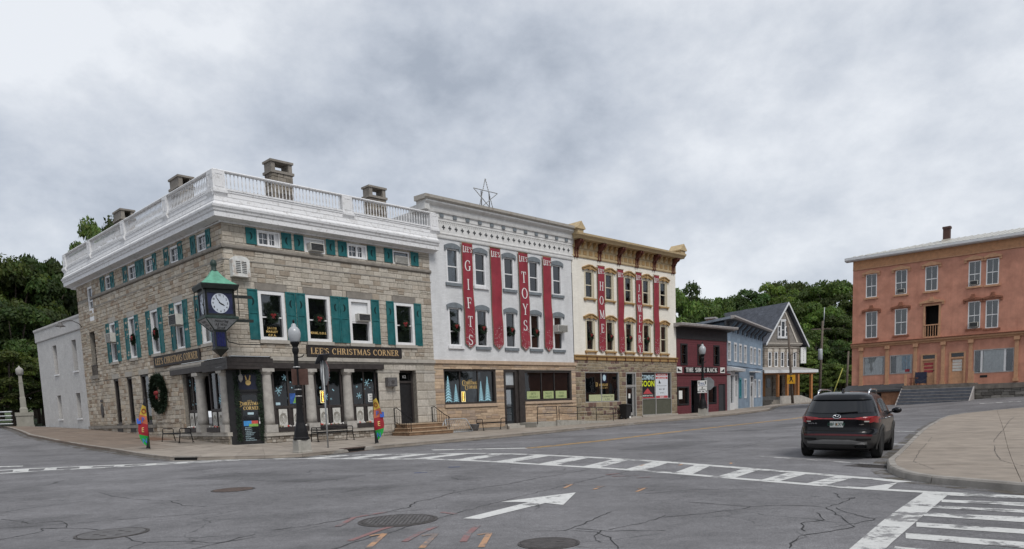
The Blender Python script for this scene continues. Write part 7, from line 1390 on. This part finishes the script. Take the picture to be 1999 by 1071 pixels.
rz_=lambda x:.47 if x<8.5 else .47-(x-8.5)/5.6*.28
MB().ex([(6.55,-.3),(14.1,-.3),(14.1,.19),(8.5,.47),(6.55,.47)],lambda q:(q[0],-1.45,q[1]),lambda q:(q[0],-.02,q[1])).build('deck',M_BASEC,t); MB().ex([(8.3,-.3),(14.15,-.3),(14.15,.26),(8.5,.54),(8.3,.54)],lambda q:(q[0],-1.56,q[1]),lambda q:(q[0],-1.44,q[1])).build('kerb_wall',M_BASEC,t)
for a,b in ((6.6,8.35),(8.55,14.0)):
    for h in (.92,.50): MB().tube([(a,-1.5,rz_(a)+h),((a+b)/2,-1.5,rz_((a+b)/2)+h),(b,-1.5,rz_(b)+h)],.022,6).build('rail',M_LBLK,t)
    for x in ((6.6,8.35) if a<7 else (8.55,10.3,12.2,14.0)): MB().tube([(x,-1.5,rz_(x)-.1),(x,-1.5,rz_(x)+.93)],.024,6).build('railing_post',M_LBLK,t)
MB().tube([(14.0,-1.5,rz_(14)+.92),(14.25,-1.5,rz_(14)+.90),(14.28,-1.5,rz_(14)+.55),(14.0,-1.5,rz_(14)+.5)],.022,6).build('rail_end',M_LBLK,t)
p=S_CREAM.w(4.72,-.55,0); t=thing('wheeled_bin','black wheeled rubbish bin by the cream building door','bin',(p.x,p.y,gz(p.x,p.y)+.13),S_CREAM.rz); BK=mat('black_plastic',(.016,.017,.019),.45,.15,6,.03)
sqs([(.24,.08),(.30,.90),(.32,.92),(.32,.96)]).build('body',BK,t); MB().run([(-.36,.96),(.34,.96),(.36,1.02),(.0,1.08),(-.34,1.03)],-.33,.33).build('lid',BK,t); MB().tube([(-.28,.36,.98),(.28,.36,.98)],.02,6).build('handle',BK,t)
for s in (-1,1): MB(Matrix.Translation((s*.27,.2,.1))@Matrix.Rotation(R(90),4,'Y')).lathe([(.10,-.03),(.10,.03)],n=14).build('wheel',BK,t)
MB().box(.05,.2,-.30,-.27,.05,.2).build('sticker',M_PAPER,t)
pm=S_LEFT.w(-7.0,-1.0,0); t=thing('door_mat','brown mat lying on the side street pavement under the wreath','mat',(pm.x,pm.y,gz(pm.x,pm.y)+.137),S_LEFT.rz); t.rotation_euler=(0,0,S_LEFT.rz); vs=[S_LEFT.w(-7.0+a,-1.0+b,0) for a,b in ((-1.2,-.5),(1.2,-.5),(1.2,.4),(-1.2,.4))]
MB().add([((a),(b),gz(v.x,v.y)-gz(pm.x,pm.y)+.006) for v,(a,b) in zip(vs,((-1.2,-.5),(1.2,-.5),(1.2,.4),(-1.2,.4)))]+[(a,b,gz(v.x,v.y)-gz(pm.x,pm.y)-.02) for v,(a,b) in zip(vs,((-1.2,-.5),(1.2,-.5),(1.2,.4),(-1.2,.4)))],[(0,1,2,3),(0,4,5,1),(1,5,6,2),(2,6,7,3),(3,7,4,0)]).build('mat',mat('brown_mat',(.13,.075,.05),.95,.2,12,.1),t)
# small signs in the shop bays
def wsign(x,z,w,h,label,m_,lines,ink,S=S_STONE,y=.212):
    t=thing('window_sign',label,'sign',S.w(x,y,z),S.rz); MB().box(-w/2,w/2,-.008,0,0,h).build('card',m_,t); g=MB()
    for k,s in enumerate(lines): sans(s,0,h-(k+1)*h/(len(lines)+.3),h/(len(lines)+1)*.75,-.0095,g,sx=.9,bold=.03)
    if lines: g.build('lettering',ink,t)
    return t
wsign(7.30,2.0,.34,.42,'white card with bold black words in the right hand bay',M_PAPER,['NO','ICE','BEER'],M_INK)
pt=wsign(2.92,2.02,.32,.48,'blue and green poster in the bay behind the lamp post',mat('poster_blue',(.03,.09,.30),.6,.3,4,0),[],M_PAPER); MB().prism([(-.02,.02),(.15,.02),(.15,.40),(.08,.2)],-.0095,-.008).build('green_print',mat('poster_green',(.20,.42,.10),.6,.2,6,0),pt)
wsign(2.15,1.97,.22,.12,'tiny pale card low in the bay beside the corner door',M_PALE,[],M_INK)
# ================================================================ poles, wires and bridge end at the side street
M_PWOOD=mat('weathered_pole',(.125,.10,.08),.9,.2,6,.15,streak=.3,stcol=(.06,.05,.04))
def pole(x,y,z,h,lean,label,r=.15):
    t=thing('utility_pole',label,'utility pole',(x,y,z),0,'utility poles'); MB().tube([(0,0,-.2),(lean[0]*.5,lean[1]*.5,h*.5),(lean[0],lean[1],h)],[r,r*.85,r*.68],10).build('shaft',M_PWOOD,t); return t
p1=pole(30.9,80.2,.5,9.0,(-.55,.2),'leaning wooden utility pole before the gabled house porch'); MB().tube([(-.18,-.16,2.9),(-.5,-.4,3.1),(-.1,-.2,3.3)],.02,5).build('bracket',M_IRON,p1); MB().tube([(-.32,.0,5.3),(.2,-.5,5.6),(.45,-.7,5.3)],.03,6).build('lamp_arm',M_IRON,p1)
t=thing('warning_sign','small yellow warning sign on the leaning pole by the porch','sign',(30.62,79.98,2.75),R(-20)); MB().box(-.42,.42,-.03,0,0,.95).build('plate',mat('sign_yellow',(.62,.32,.02),.6,.08,5,0),t); MB().prism([(-.12,.2),(.0,.45),(.12,.2),(.2,.2),(.08,.55),(.12,.75),(-.12,.75),(-.08,.55),(-.2,.2)],-.036,-.03).build('symbol',M_INK,t)
p2=pole(37.6,89.3,.6,9.6,(.35,0),'dark utility pole with transformer left of the black car',.17); MB().lathe([(.24,5.0),(.26,5.05),(.26,6.2),(.2,6.3)],(-.1,-.42,0),12).build('transformer',M_GALV,p2); MB().tube([(.45,0,9.0),(.55,0,11.2)],.05,6).build('top_mast',M_GALV,p2); MB().box(-1.0,1.3,-.06,.06,8.6,8.72).build('crossarm',M_PWOOD,p2)
p3=pole(36.6,80.0,.6,5.4,(.2,0),'short pole with yellow guy guard beside the orange building',.13); MB().tube([(-1.9,-.3,-.1),(-.4,0,3.6)],.05,6).build('guy_guard',mat('guy_yellow',(.32,.31,.07),.7,.1,6,0),p3)
def wire(a,b,sag,label):
    t=thing('overhead_wire',label,'wire',a,0,'overhead wires'); d=Vector(b)-Vector(a); MB().tube([tuple(d*(k/12)+Vector((0,0,-sag*4*(k/12)*(1-k/12)))) for k in range(13)],.014,4).build('cable',M_LBLK,t)
WL=['top wire from the leaning porch pole to the transformer pole','second wire from the leaning porch pole to the transformer pole','highest wire running right from the transformer pole','lower wire running right from the transformer pole','short wire from the transformer pole to the guyed pole','wire from the guyed pole to the orange building','service wire from the leaning pole to the gabled house']
for k,(a,b,s) in enumerate([((30.4,80.4,9.2),(37.9,89.3,9.3),.3),((30.42,80.4,7.0),(37.9,89.3,7.2),.35),((37.95,89.3,9.3),(60,84,10.5),.8),((37.9,89.3,7.0),(60,83,8.5),.9),((37.9,89.3,5.2),(36.8,80,5.9),.4),((36.8,80,5.6),(29.5,60.8,5.0),.4),((30.4,80.4,6.6),(29.5,84.0,7.0),.25)]): wire(a,b,s,WL[k])
# bridge end
t=thing('bridge_lamp_pillar','concrete pedestal with slim lamp column at the far left bridge end','lamp pillar',(-38.3,58.4,gz(-38.3,58.4)),R(35)); M_BRC=mat('bridge_concrete',(.27,.26,.225),.9,.12,3,.1,stain=.35,stcol=(.15,.14,.12))
MB().box(-.56,.56,-.45,.45,-.3,.95).box(-.61,.61,-.50,.50,.95,1.22).box(-.60,.60,-.49,.49,-.3,.22).build('pedestal',M_BRC,t)
sqs([(.27,1.22),(.26,1.5),(.20,1.62),(.19,2.35),(.18,2.4),(.155,2.45),(.135,3.5),(.15,3.52),(.15,3.6),(.125,3.62),(.11,4.1)]).build('column',M_BRC,t)
MB().lathe([(.12,4.1),(.24,4.2),(.27,4.55),(.20,4.66),(.08,4.75),(.03,4.86)],n=8).build('lantern',M_CURTD,t)
t=thing('bridge_railing','pale four bar metal bridge railing at the far left','railing',(-39.2,58.3,gz(-39.2,58.3)),R(180-12)); 
for k,h in enumerate((1.30,.98,.66,.36)): MB().tube([(0,0,h),(9,0,h+.05)],.05 if k else .06,6).build('rail',M_GALV,t)
for x in (2.9,5.8,8.7): MB().box(x-.06,x+.06,-.05,.05,0,1.3).build('post',M_GALV,t)
# ================================================================ parked SUV
M_CAR=mat('black_car_paint',(.0045,.005,.007),.25,.05,3,0,spec=.22,coat=.18); M_CLAD=mat('grey_car_cladding',(.035,.034,.033),.55,.08,9,.03); M_CARG=mat('tinted_car_glass',(.008,.009,.011),.06,.05,3,0,spec=.4,coat=.2); M_TAIL=mat('tail_lamp_red',(.24,.012,.015),.2,.25,14,0,spec=.4,coat=.3); M_CHR=mat('chrome',(.62,.63,.65),.18,.03,5,0,metal=1.0); M_TYRE=mat('tyre_rubber',(.014,.014,.014),.85,.15,20,.05); M_SKID=mat('skid_plate_grey',(.17,.168,.165),.45,.05,9,0,metal=.2)
fw_=Vector((math.sin(R(32.5)),math.cos(R(32.5)),0)); rt_=Vector((fw_.y,-fw_.x,0)); rear=Vector((8.52,18.85,0)); cc_=rear+fw_*1.3825
def gp(a,b): p=cc_+rt_*a+fw_*b; return Vector((p.x,p.y,gz(p.x,p.y)))
A_,B_,C_,D_=gp(-.83,-1.38),gp(.83,-1.38),gp(-.83,1.38),gp(.83,1.38)
ex=((B_-A_)+(D_-C_)).normalized(); ey=((C_-A_)+(D_-B_)).normalized(); ez=ex.cross(ey).normalized(); ey=ez.cross(ex)
car=thing('parked_car','black SUV parked at the right hand kerb, seen from behind','car',(0,0,0)); car.matrix_world=Matrix.Translation((A_+B_+C_+D_)/4)@Matrix((ex,ey,ez)).transposed().to_4x4()@Matrix.Diagonal((.98,1,.985,1))
def ip(T,z):
    for (a,b),(c,d) in zip(T,T[1:]):
        if z<=c: f=(z-a)/(c-a); f=max(0,f); return b+(d-b)*f
    return T[-1][1]
RY=[(.26,-2.20),(.36,-2.33),(.46,-2.385),(.58,-2.40),(.66,-2.385),(.72,-2.35),(.78,-2.325),(.90,-2.345),(1.00,-2.375),(1.05,-2.37),(1.09,-2.31),(1.14,-2.25),(1.30,-2.12),(1.46,-1.99),(1.54,-1.93),(1.60,-1.86),(1.64,-1.72),(1.67,-1.5)]
WX=[(.26,.84),(.40,.925),(.60,.945),(.85,.95),(1.0,.945),(1.08,.92),(1.14,.895),(1.3,.835),(1.5,.745),(1.58,.695),(1.63,.62),(1.67,.48)]
FY=[(.26,2.2),(.5,2.36),(.8,2.36),(.94,2.28),(1.02,2.1),(1.07,1.45),(1.12,1.25),(1.3,.95),(1.5,.55),(1.6,.3),(1.67,-.1)]
def ylen(z): r,f=ip(RY,z),ip(FY,z); return (r+f)/2,(f-r)/2
def sx_at(y,z): c,L=ylen(z); return ip(WX,z)*max(0,1-min(1,abs((y-c)/L))**7)**.25
def ry_at(x,z): c,L=ylen(z); return c-L*max(0,1-min(1,abs(x)/ip(WX,z))**4)**(1/7)
def ring(z,n=72):
    c,L=ylen(z); w=ip(WX,z); P=[]
    for k in range(n):
        a=2*math.pi*(k+.5)/n; ca,sa=math.cos(a),math.sin(a); P.append((w*math.copysign(abs(ca)**.5,ca),c+L*math.copysign(abs(sa)**(2/7),sa),z))
    return P
def shell(name,zs,m,cap=False,top=None,bot=False):
    mb=MB(); n=72; vs=[]
    for z in zs: vs+=ring(z,n)
    fs=[(i*n+k,i*n+(k+1)%n,(i+1)*n+(k+1)%n,(i+1)*n+k) for i in range(len(zs)-1) for k in range(n)]
    if cap:
        c=len(vs); y0,L=ylen(zs[-1])
        for f,dz in ((.7,.012),(.35,.02)):
            vs+=[(p[0]*f,y0+(p[1]-y0)*f,p[2]+dz) for p in ring(zs[-1],n)]
        b=(len(zs)-1)*n
        for j in range(2): fs+=[(b+j*n+k,b+j*n+(k+1)%n,b+(j+1)*n+(k+1)%n,b+(j+1)*n+k) for k in range(n)]
        fs.append(tuple(range(b+2*n,b+3*n)))
    if bot: fs.append(tuple(range(n))[::-1])
    mb.add(vs,fs,sm=True); return mb.build(name,m,car)
shell('lower_cladding',[.26,.30,.36,.41,.46,.52,.58,.62],M_CLAD,bot=True)
body=shell('body',[.62,.66,.69,.72,.75,.78,.84,.90,.95,1.0,1.03,1.05,1.07,1.09,1.115,1.14,1.18,1.3,1.42,1.5,1.54,1.58,1.61,1.64,1.66,1.67],M_CAR,cap=True)
def rpatch(name,m,f,nu=16,nv=4,off=.006,par=None):
    mb=MB(); mb.grid(lambda u,v:(lambda x,z:(x,ry_at(x,z)-off,z))(*f(u,v)),nu,nv); o=mb.build(name,m,par or car); return o
L_=lambda a,b,t:a+(b-a)*t
rpatch('rear_window',M_CARG,lambda u,v:(L_(-1,1,u)*(L_(.80,.70,v)),L_(1.155+.035*(abs(2*u-1)**4),1.475-.03*abs(2*u-1)**6,v)),24,8,.010)
rpatch('spoiler',M_CAR,lambda u,v:(L_(-1,1,u)*L_(.72,.66,v),L_(1.485,1.60,v)),24,4,.05)
for s in (-1,1):
    rpatch('tail_lamp',M_TAIL,lambda u,v:(s*L_(.40,.925,u),L_(L_(1.005,.90,u**1.5),L_(1.035,1.085,u**.6)-.03*max(0,u-.85)*6,v)),16,5,.012)
    mb=MB(); mb.grid(lambda u,v:(s*(sx_at(L_(-2.22,-1.78,u),L_(.9,1.0,v))+.012),L_(-2.25,-1.80,u),L_(L_(.91,1.03,u),L_(1.06,1.065,u),v)),8,3); mb.build('tail_lamp_side',M_TAIL,car)
    rpatch('reverse_lamp',M_PNL,lambda u,v:(s*L_(.62,.74,u),L_(.935,.965,v)),4,2,.018)
rpatch('light_bar',M_TAIL,lambda u,v:(L_(-.41,.41,u),L_(1.005,1.035,v)),20,2,.014)
rpatch('reflector_strip',mat('dark_red_reflector',(.07,.008,.010),.35,.1,9,0),lambda u,v:(L_(-.80,.80,u),L_(.60,.645,v)-.02*abs(2*u-1)**3+.0),24,2,.010)
rpatch('bumper_groove',M_DARK,lambda u,v:(L_(-.78,.78,u),L_(.705,.735,v)),24,2,.004)
rpatch('skid_plate',M_SKID,lambda u,v:(L_(-.70,.70,u),(lambda e:L_(.385,L_(.455,.50,e),v))(min(1,max(0,(.5-abs(u-.5))*5-.35)))),32,4,.03)
for s in (-1,1): rpatch('bumper_vent',M_DARK,lambda u,v:(s*L_(.46,.78,u),L_(.485,.535,v)),6,2,.010)
rpatch('tailgate_seam',M_DARK,lambda u,v:(L_(-.76,.76,u),L_(.765,.772,v)+.0*u),20,1,.004)
for s in (-1,1): rpatch('tailgate_seam',M_DARK,lambda u,v:(s*L_(.755,.765,u),L_(.77,1.0,v)),1,6,.0045)
pl=rpatch('number_plate',mat('plate_white',(.55,.57,.55),.5,.05,9,0),lambda u,v:(L_(-.155,.155,u),L_(.805,.955,v)),2,2,.024)
g=MB(); sans('DBF KXW',0,.845,.075,0,g,sx=.78,bold=.02); g.v=[(v[0],ry_at(0,v[2])-.030,v[2]) for v in g.v]; g.build('plate_number',mat('plate_green',(.02,.07,.05),.6,.05,5,0),pl); rpatch('plate_fruit_print',mat('plate_orange',(.6,.22,.05),.6,.1,5,0),lambda u,v:(L_(-.025,.02,u),L_(.85,.90,v)),1,1,.027,pl)
em=MB(); P=[(.088*math.cos(R(q)),.046*math.sin(R(q))) for q in range(0,360,15)]
em.tube([(p[0],ry_at(p[0],1.07+p[1])-.022,1.07+p[1]) for p in P],.009,6,closed=True); 
for a,b in (((-.045,-.028),(-.025,.030)),((.025,-.030),(.045,.028)),((-.035,-.006),(.035,.008))): em.tube([(a[0],ry_at(0,1.07)-.026,1.07+a[1]),(b[0],ry_at(0,1.07)-.026,1.07+b[1])],.008,6)
em.build('emblem',M_CHR,car)
def lettr(txt,x,z,h,off,sx=1): 
    g=MB(); sans(txt,x,z,h,0,g,sx=sx,bold=.02); g.v=[(v[0],ry_at(v[0],v[2])-off,v[2]) for v in g.v]; return g.build('badge',M_CHR,car)
lettr('SANTA FE',-.58,.885,.028,.010,1.15); lettr('AWD',.56,.865,.024,.010,1.1)
MB().tube([(-.02,ry_at(0,1.16)-.03,1.155),(.12,ry_at(.1,1.17)-.03,1.165),(.46,ry_at(.45,1.18)-.025,1.19)],[.025,.016,.010],6).build('rear_wiper',M_DARK,car)
MB().ex([(.42,.33),(.46,.30),(.68,.30),(.72,.33),(.68,.37),(.46,.37)],lambda q:(q[0],-2.37,q[1]),lambda q:(q[0],-2.1,q[1]),cap=False).build('exhaust_trim',M_CHR,car); MB().box(.46,.68,-2.33,-2.3,.31,.36).build('exhaust_fill',M_DARK,car)
MB().box(-.7,.7,-2.0,2.0,.20,.30).build('underbody',M_DARK,car); MB().tube([(-.55,-1.95,.27),(-.25,-1.95,.27)],.06,8).build('silencer',M_SKID,car)
for s in (-1,1):
    def spatch(name,m,y0,y1,zl,zh,off,nu=10,nv=4):
        mb=MB(); mb.grid(lambda u,v:(lambda y,z:(s*(sx_at(y,z)+off),y,z))(L_(y0,y1,u),L_(zl(u),zh(u),v)),nu,nv); return mb.build(name,m,car)
    spatch('side_window',M_CARG,-1.60,-.72,lambda u:1.17-.03*u,lambda u:L_(1.30,1.50,min(1,u*1.6)),.006)
    spatch('side_window',M_CARG,-.66,.12,lambda u:1.14-.02*u,lambda u:1.51,.006); spatch('side_window',M_CARG,.18,.98,lambda u:1.12-.0*u,lambda u:L_(1.51,1.22,u**1.6),.006)
    spatch('window_chrome',M_CHR,-1.62,1.0,lambda u:1.155-.045*u,lambda u:1.168-.045*u,.008,20,1)
    for yy in (-.69,.15): spatch('door_seam',M_DARK,yy-.004,yy+.004,lambda u:.55,lambda u:1.12,.003,1,8)
    for yy in (-.78,.06): MB().tube([(s*(sx_at(yy-.12,1.0)+.015),yy-.22,1.0),(s*(sx_at(yy,1.0)+.04),yy-.1,1.005),(s*(sx_at(yy,1.0)+.015),yy+.02,1.0)],.013,6).build('door_handle',M_CHR,car)
    MB().tube([(s*.60,-1.55,1.60),(s*.605,-1.45,1.70),(s*.61,-1.2,1.735),(s*.60,-.2,1.745),(s*.58,.25,1.71),(s*.57,.38,1.62)],[.018,.024,.022,.020,.020,.015],8).build('roof_rail',M_CHR,car)
    m_=MB(); m_.tube([(s*.86,.80,1.10),(s*.95,.78,1.12)],.025,6); m_.build('mirror_arm',M_CAR,car)
    mm=MB(); mm.grid(lambda u,v:(s*(1.06+.13*math.cos(2*math.pi*u)*math.sin(math.pi*v)),.80-.07*math.cos(math.pi*v)*1.0,1.16+.085*math.sin(2*math.pi*u)*math.sin(math.pi*v)),16,8); mm.build('door_mirror',M_CAR,car)
    for wy in (-1.3825,1.3825):
        wx=.835; WM=Matrix.Translation((s*wx,wy,.365))@Matrix.Rotation(R(90*s),4,'Y')
        wh=bpy.data.objects.new('wheel',None); COL.objects.link(wh); wh.parent=car
        MB(WM).lathe([(.24,-.11),(.33,-.118),(.36,-.10),(.367,-.06),(.367,.06),(.36,.10),(.33,.118),(.25,.112)],n=36).build('tyre',M_TYRE,wh)
        rim=MB(WM); rim.lathe([(.25,-.1),(.25,.09),(.245,.112),(.225,.105),(.22,.02),(.001,.02)],n=36)
        for k in range(10):
            a=2*math.pi*k/10; e=Vector((math.cos(a),math.sin(a))); n=Vector((-e.y,e.x)); rim.add([(e.x*.04+n.x*.02,e.y*.04+n.y*.02,.09),(e.x*.04-n.x*.02,e.y*.04-n.y*.02,.09),(e.x*.235-n.x*.03,e.y*.235-n.y*.03,.10),(e.x*.235+n.x*.03,e.y*.235+n.y*.03,.10),(e.x*.04,e.y*.04,.04),(e.x*.235,e.y*.235,.04)],[(0,1,2,3),(1,4,5,2),(4,0,3,5)])
        rim.build('rim',M_ALU,wh)
        # arch: black disc, coloured as the shade of an uncut well, and cladding lip
        ar=MB(); n=20; vs=[]
        for k in range(n+1):
            a=math.pi*(-.08+1.16*k/n)
            for r,o in ((.40,.02),(.455,.035),(.50,.006)):
                y=wy+r*math.cos(a); z=max(.20,.365+r*math.sin(a)); vs.append((s*(max(sx_at(y,min(1.0,max(.3,z))),.86)+o),y,z))
        ar.add(vs,[(3*k+j,3*k+3+j,3*k+4+j,3*k+1+j) for k in range(n) for j in range(2)],sm=True); ar.build('wheel_arch',M_CLAD,car)
        dw=MB(); vs=[(s*(sx_at(wy,.6)+.0),wy,.365)]+[(s*(max(sx_at(wy+.41*math.cos(q*math.pi/12),.6),.86)+.012),wy+.41*math.cos(q*math.pi/12),.365+.41*math.sin(q*math.pi/12)) for q in range(-2,15)]; dw.add(vs,[(0,k,k+1) for k in range(1,len(vs)-1)]); dw.build('wheel_well_disc',M_DARK,car)
MB().run([(-1.62,1.66),(-1.50,1.76),(-1.44,1.765),(-1.38,1.68)],-.02,.02).build('antenna_fin',M_CAR,car)
MB().grid(lambda u,v:(L_(-.5,.5,u),L_(-1.25,.0,v),1.697-.03*(2*u-1)**2-.01*(2*v-1)**2),6,6).build('sunroof_glass',M_CARG,car)
# ================================================================ wooded slope and trees
def leafmat(name,col):
    m,nt,b,o=base(name); at=N(nt,'ShaderNodeAttribute',attribute_name='tone'); oi=N(nt,'ShaderNodeObjectInfo')
    cc=N(nt,'ShaderNodeRGB'); cc.outputs[0].default_value=rgb(col); c=mul(nt,mul(nt,cc.outputs[0],at.outputs['Color']),oi.outputs['Color'])
    LK(nt,c,b.inputs['Base Color']); b.inputs['Roughness'].default_value=.6; b.inputs['Specular IOR Level'].default_value=.25
    tr=N(nt,'ShaderNodeBsdfTranslucent'); LK(nt,mul(nt,c,(1.0,1.1,.5,1)),tr.inputs[0]); x=N(nt,'ShaderNodeMixShader',i={0:.3}); LK(nt,b.outputs[0],x.inputs[1]); LK(nt,tr.outputs[0],x.inputs[2]); LK(nt,x.outputs[0],o.inputs[0]); return m
M_LEAF=leafmat('foliage',(.072,.118,.034)); M_BARK=mat('bark',(.075,.06,.048),.95,.25,8,.3)
def crown(seed,nl=15000,K=66):
    rg=np.random.RandomState(seed); c=[]
    while len(c)<K:
        p=rg.uniform(-1,1,3); r=np.linalg.norm(p)
        if r<1.08 and r>.35 and p[2]>-.75: 
            p[:2]*=1-.32*max(0,p[2])**1.5; c.append(p)
    c=np.array(c)*np.array([.5,.5,.40])+np.array([0,0,.58]); rad=rg.uniform(.06,.15,K); tn=rg.uniform(.45,1.5,K)
    idx=rg.randint(0,K,nl); d=rg.normal(size=(nl,3)); d/=np.linalg.norm(d,axis=1)[:,None]; d[:,2]=np.abs(d[:,2])*.85-.15*rg.rand(nl)
    rr=rg.uniform(.45,1.08,nl)**.6; P=c[idx]+d*(rad[idx]*rr)[:,None]
    n=d+rg.normal(size=(nl,3))*.55; n/=np.linalg.norm(n,axis=1)[:,None]; a=np.cross(n,rg.normal(size=(nl,3))); a/=np.linalg.norm(a,axis=1)[:,None]; b=np.cross(n,a)
    s=rg.uniform(.008,.0165,nl)[:,None]; V_=np.stack([P-a*s*1.5,P-b*s*.7+a*s*.2,P+a*s*1.5,P+b*s*.7+a*s*.2],1).reshape(-1,3)
    me=bpy.data.meshes.new('crown'); me.vertices.add(nl*4); me.vertices.foreach_set('co',V_.ravel()); me.loops.add(nl*4); me.loops.foreach_set('vertex_index',np.arange(nl*4)); me.polygons.add(nl); me.polygons.foreach_set('loop_start',np.arange(nl)*4); me.polygons.foreach_set('loop_total',np.full(nl,4)); me.materials.append(M_LEAF); me.update(calc_edges=True)
    t=(tn[idx]*rg.uniform(.75,1.25,nl))[:,None]*np.stack([rg.uniform(.85,1.2,nl),np.ones(nl),rg.uniform(.7,1.15,nl)],1); col=np.ones((nl,4,4)); col[:,:,:3]=t[:,None,:]
    at=me.attributes.new('tone','FLOAT_COLOR','CORNER'); at.data.foreach_set('color',col.ravel()); 
    tk=MB(); tk.tube([(0,0,-.03),(.005,.003,.15),(-.005,.006,.35),(.01,0,.6),(0,0,.85)],[.028,.022,.018,.011,.004],7)
    for k in range(14):
        q=c[rg.randint(0,K)]; z0=uni(.2,.5); tk.tube([(0,0,z0),tuple(q*np.array([.5,.5,0])+np.array([0,0,(z0+q[2])/2+.02])),tuple(q)],[.013,.009,.004],5)
    return me,tk.mesh('trunk',M_BARK)
CRN=[crown(s,nl) for s,nl in ((1,20000),(2,19000),(3,17000),(4,20000),(5,18000))]
TREES=[(22.6,94.1,.6,14.1,8,0),(26.1,100.1,1.4,13.2,8,1),(29.9,106.1,2.2,12.7,7,2),(36.4,120.4,4.0,12.7,9,3),(40.6,124.6,4.5,13.8,10,4),(45.3,128.9,5.0,14.9,11,0),(50.4,133.0,5.5,15.4,11,1),(51.3,126.7,4.8,13.8,10,2),(52.1,120.6,4.0,14.4,11,3),(52.1,114.3,3.2,12.5,9,4),(55.0,114.1,3.2,11.2,9,0),(44.8,114.2,3.2,11.6,9,3),(46.2,110.0,2.7,10.7,9,1),(47.4,105.8,2.2,9.8,8,2),(42.3,101.6,1.6,8.1,6,4),(43.8,99.4,1.4,6.8,6,0),(39.7,99.2,1.4,5.6,5,1),(41.2,96.0,1.0,4.2,5,2),(42.9,94.9,.9,3.9,5,3),(38.3,93.8,.7,3.0,4,4),(44.0,120.3,4.0,11.6,9,2),(39.9,118.2,3.7,11.0,8,1),(35.6,114.1,3.2,11.0,7,0),(33.1,114.2,3.2,11.6,8,4),
(-53.1,80.3,1.3,16.7,10,1),(-55.3,86.5,1.3,18.2,10,2),(-51.1,82.3,1.3,15.9,9,3),(-52.8,88.5,1.3,17.6,10,4),(-53.3,92.4,1.3,16.8,9,0),(-44.6,67.5,1.3,10.3,8,3),(-44.1,69.4,1.3,9.1,7,0),(-45.2,73.6,1.3,10.6,7,1),(-48.6,91.2,1.3,23.0,9.5,0),(-56.6,82.4,1.3,16.9,11,4),(-47.3,67.5,1.3,9.9,9,1),(-41.3,61.6,1.3,6.0,6,2),(-40.9,65.0,1.3,5.7,5,4),(-41.6,63.4,1.3,4.5,5,1)]
for k,(x,y,b,h,w,v) in enumerate(TREES):
    left=x<0; small=h<6
    if left and k==32: lb,gr='tall tree whose top shows above the left end of the balustrade',None
    elif left: lb,gr=('low leafy tree in the dark wood beside the bridge lamp pillar','low trees by the bridge') if small else ('tall dark leafy tree in the wood left of the white annex','trees in the wood left of the annex')
    elif k<3: lb,gr=['leafy tree just right of the cream building, above the red shop','rounded tree above the red shop roof, second from the cream building','pale leafy tree above the blue house eave'][k],None
    else: lb,gr=('low light green bushy tree at the foot of the slope behind the car','low trees at the foot of the slope') if small else ('leafy green tree on the wooded slope behind the gabled house','trees on the wooded slope')
    t=thing('leafy_tree',lb,'tree',(x,y,b),uni(0,6.28),gr); kk=1.18
    cm,tm=CRN[v]; g=uni(.58,1.3)*(.62 if left and k!=32 else 1.0)*(1.25 if small and not left else 1.0); 
    c=ob('crown',cm,t); c.scale=(w*kk,w*kk,h*1.03); c.color=(g*(1.15 if small and not left else uni(.85,1.2)),g,g*uni(.7,1.15),1)
    r=ob('trunk',tm,t); r.scale=(max(w,6)*kk,max(w,6)*kk,h*1.0)
# trees across the side street, beyond the right edge of the picture: the shop windows mirror them
for k,(x,y,h,w,v) in enumerate([(40,30,13,11,1),(44,22,15,12,3),(38,13,12,10,0),(47,9,15,12,4),(36,3,13,11,2),(52,32,14,12,0),(30,-8,13,11,3)]):
    t=thing('leafy_tree','leafy tree beyond the right edge, mirrored dark in the shop windows','tree',(x,y,gz(x,y)),uni(0,6.28),'trees mirrored in the shop windows'); cm,tm=CRN[v]; c=ob('crown',cm,t); c.scale=(w*1.3,w*1.3,h); c.color=(.8,.8,.8,1); r=ob('trunk',tm,t); r.scale=(w*1.2,w*1.2,h)
# hill under the trees
M_GRASS=mat('rough_grass',(.05,.075,.025),.95,.3,2,.2); hm=MB()
hm.grid(lambda u,v:(lambda x,y:(x,y,.35+max(0,y-88)*.075))(L_(12,130,u),L_(87,260,v)),30,30); tag(hm.build('hillside',M_GRASS),kind='structure')
hm=MB(); hm.grid(lambda u,v:(L_(-140,-40,u),L_(64,200,v),1.32+.05*math.sin(u*9)+v*5),20,20); tag(hm.build('woodland_floor',M_GRASS),kind='structure')
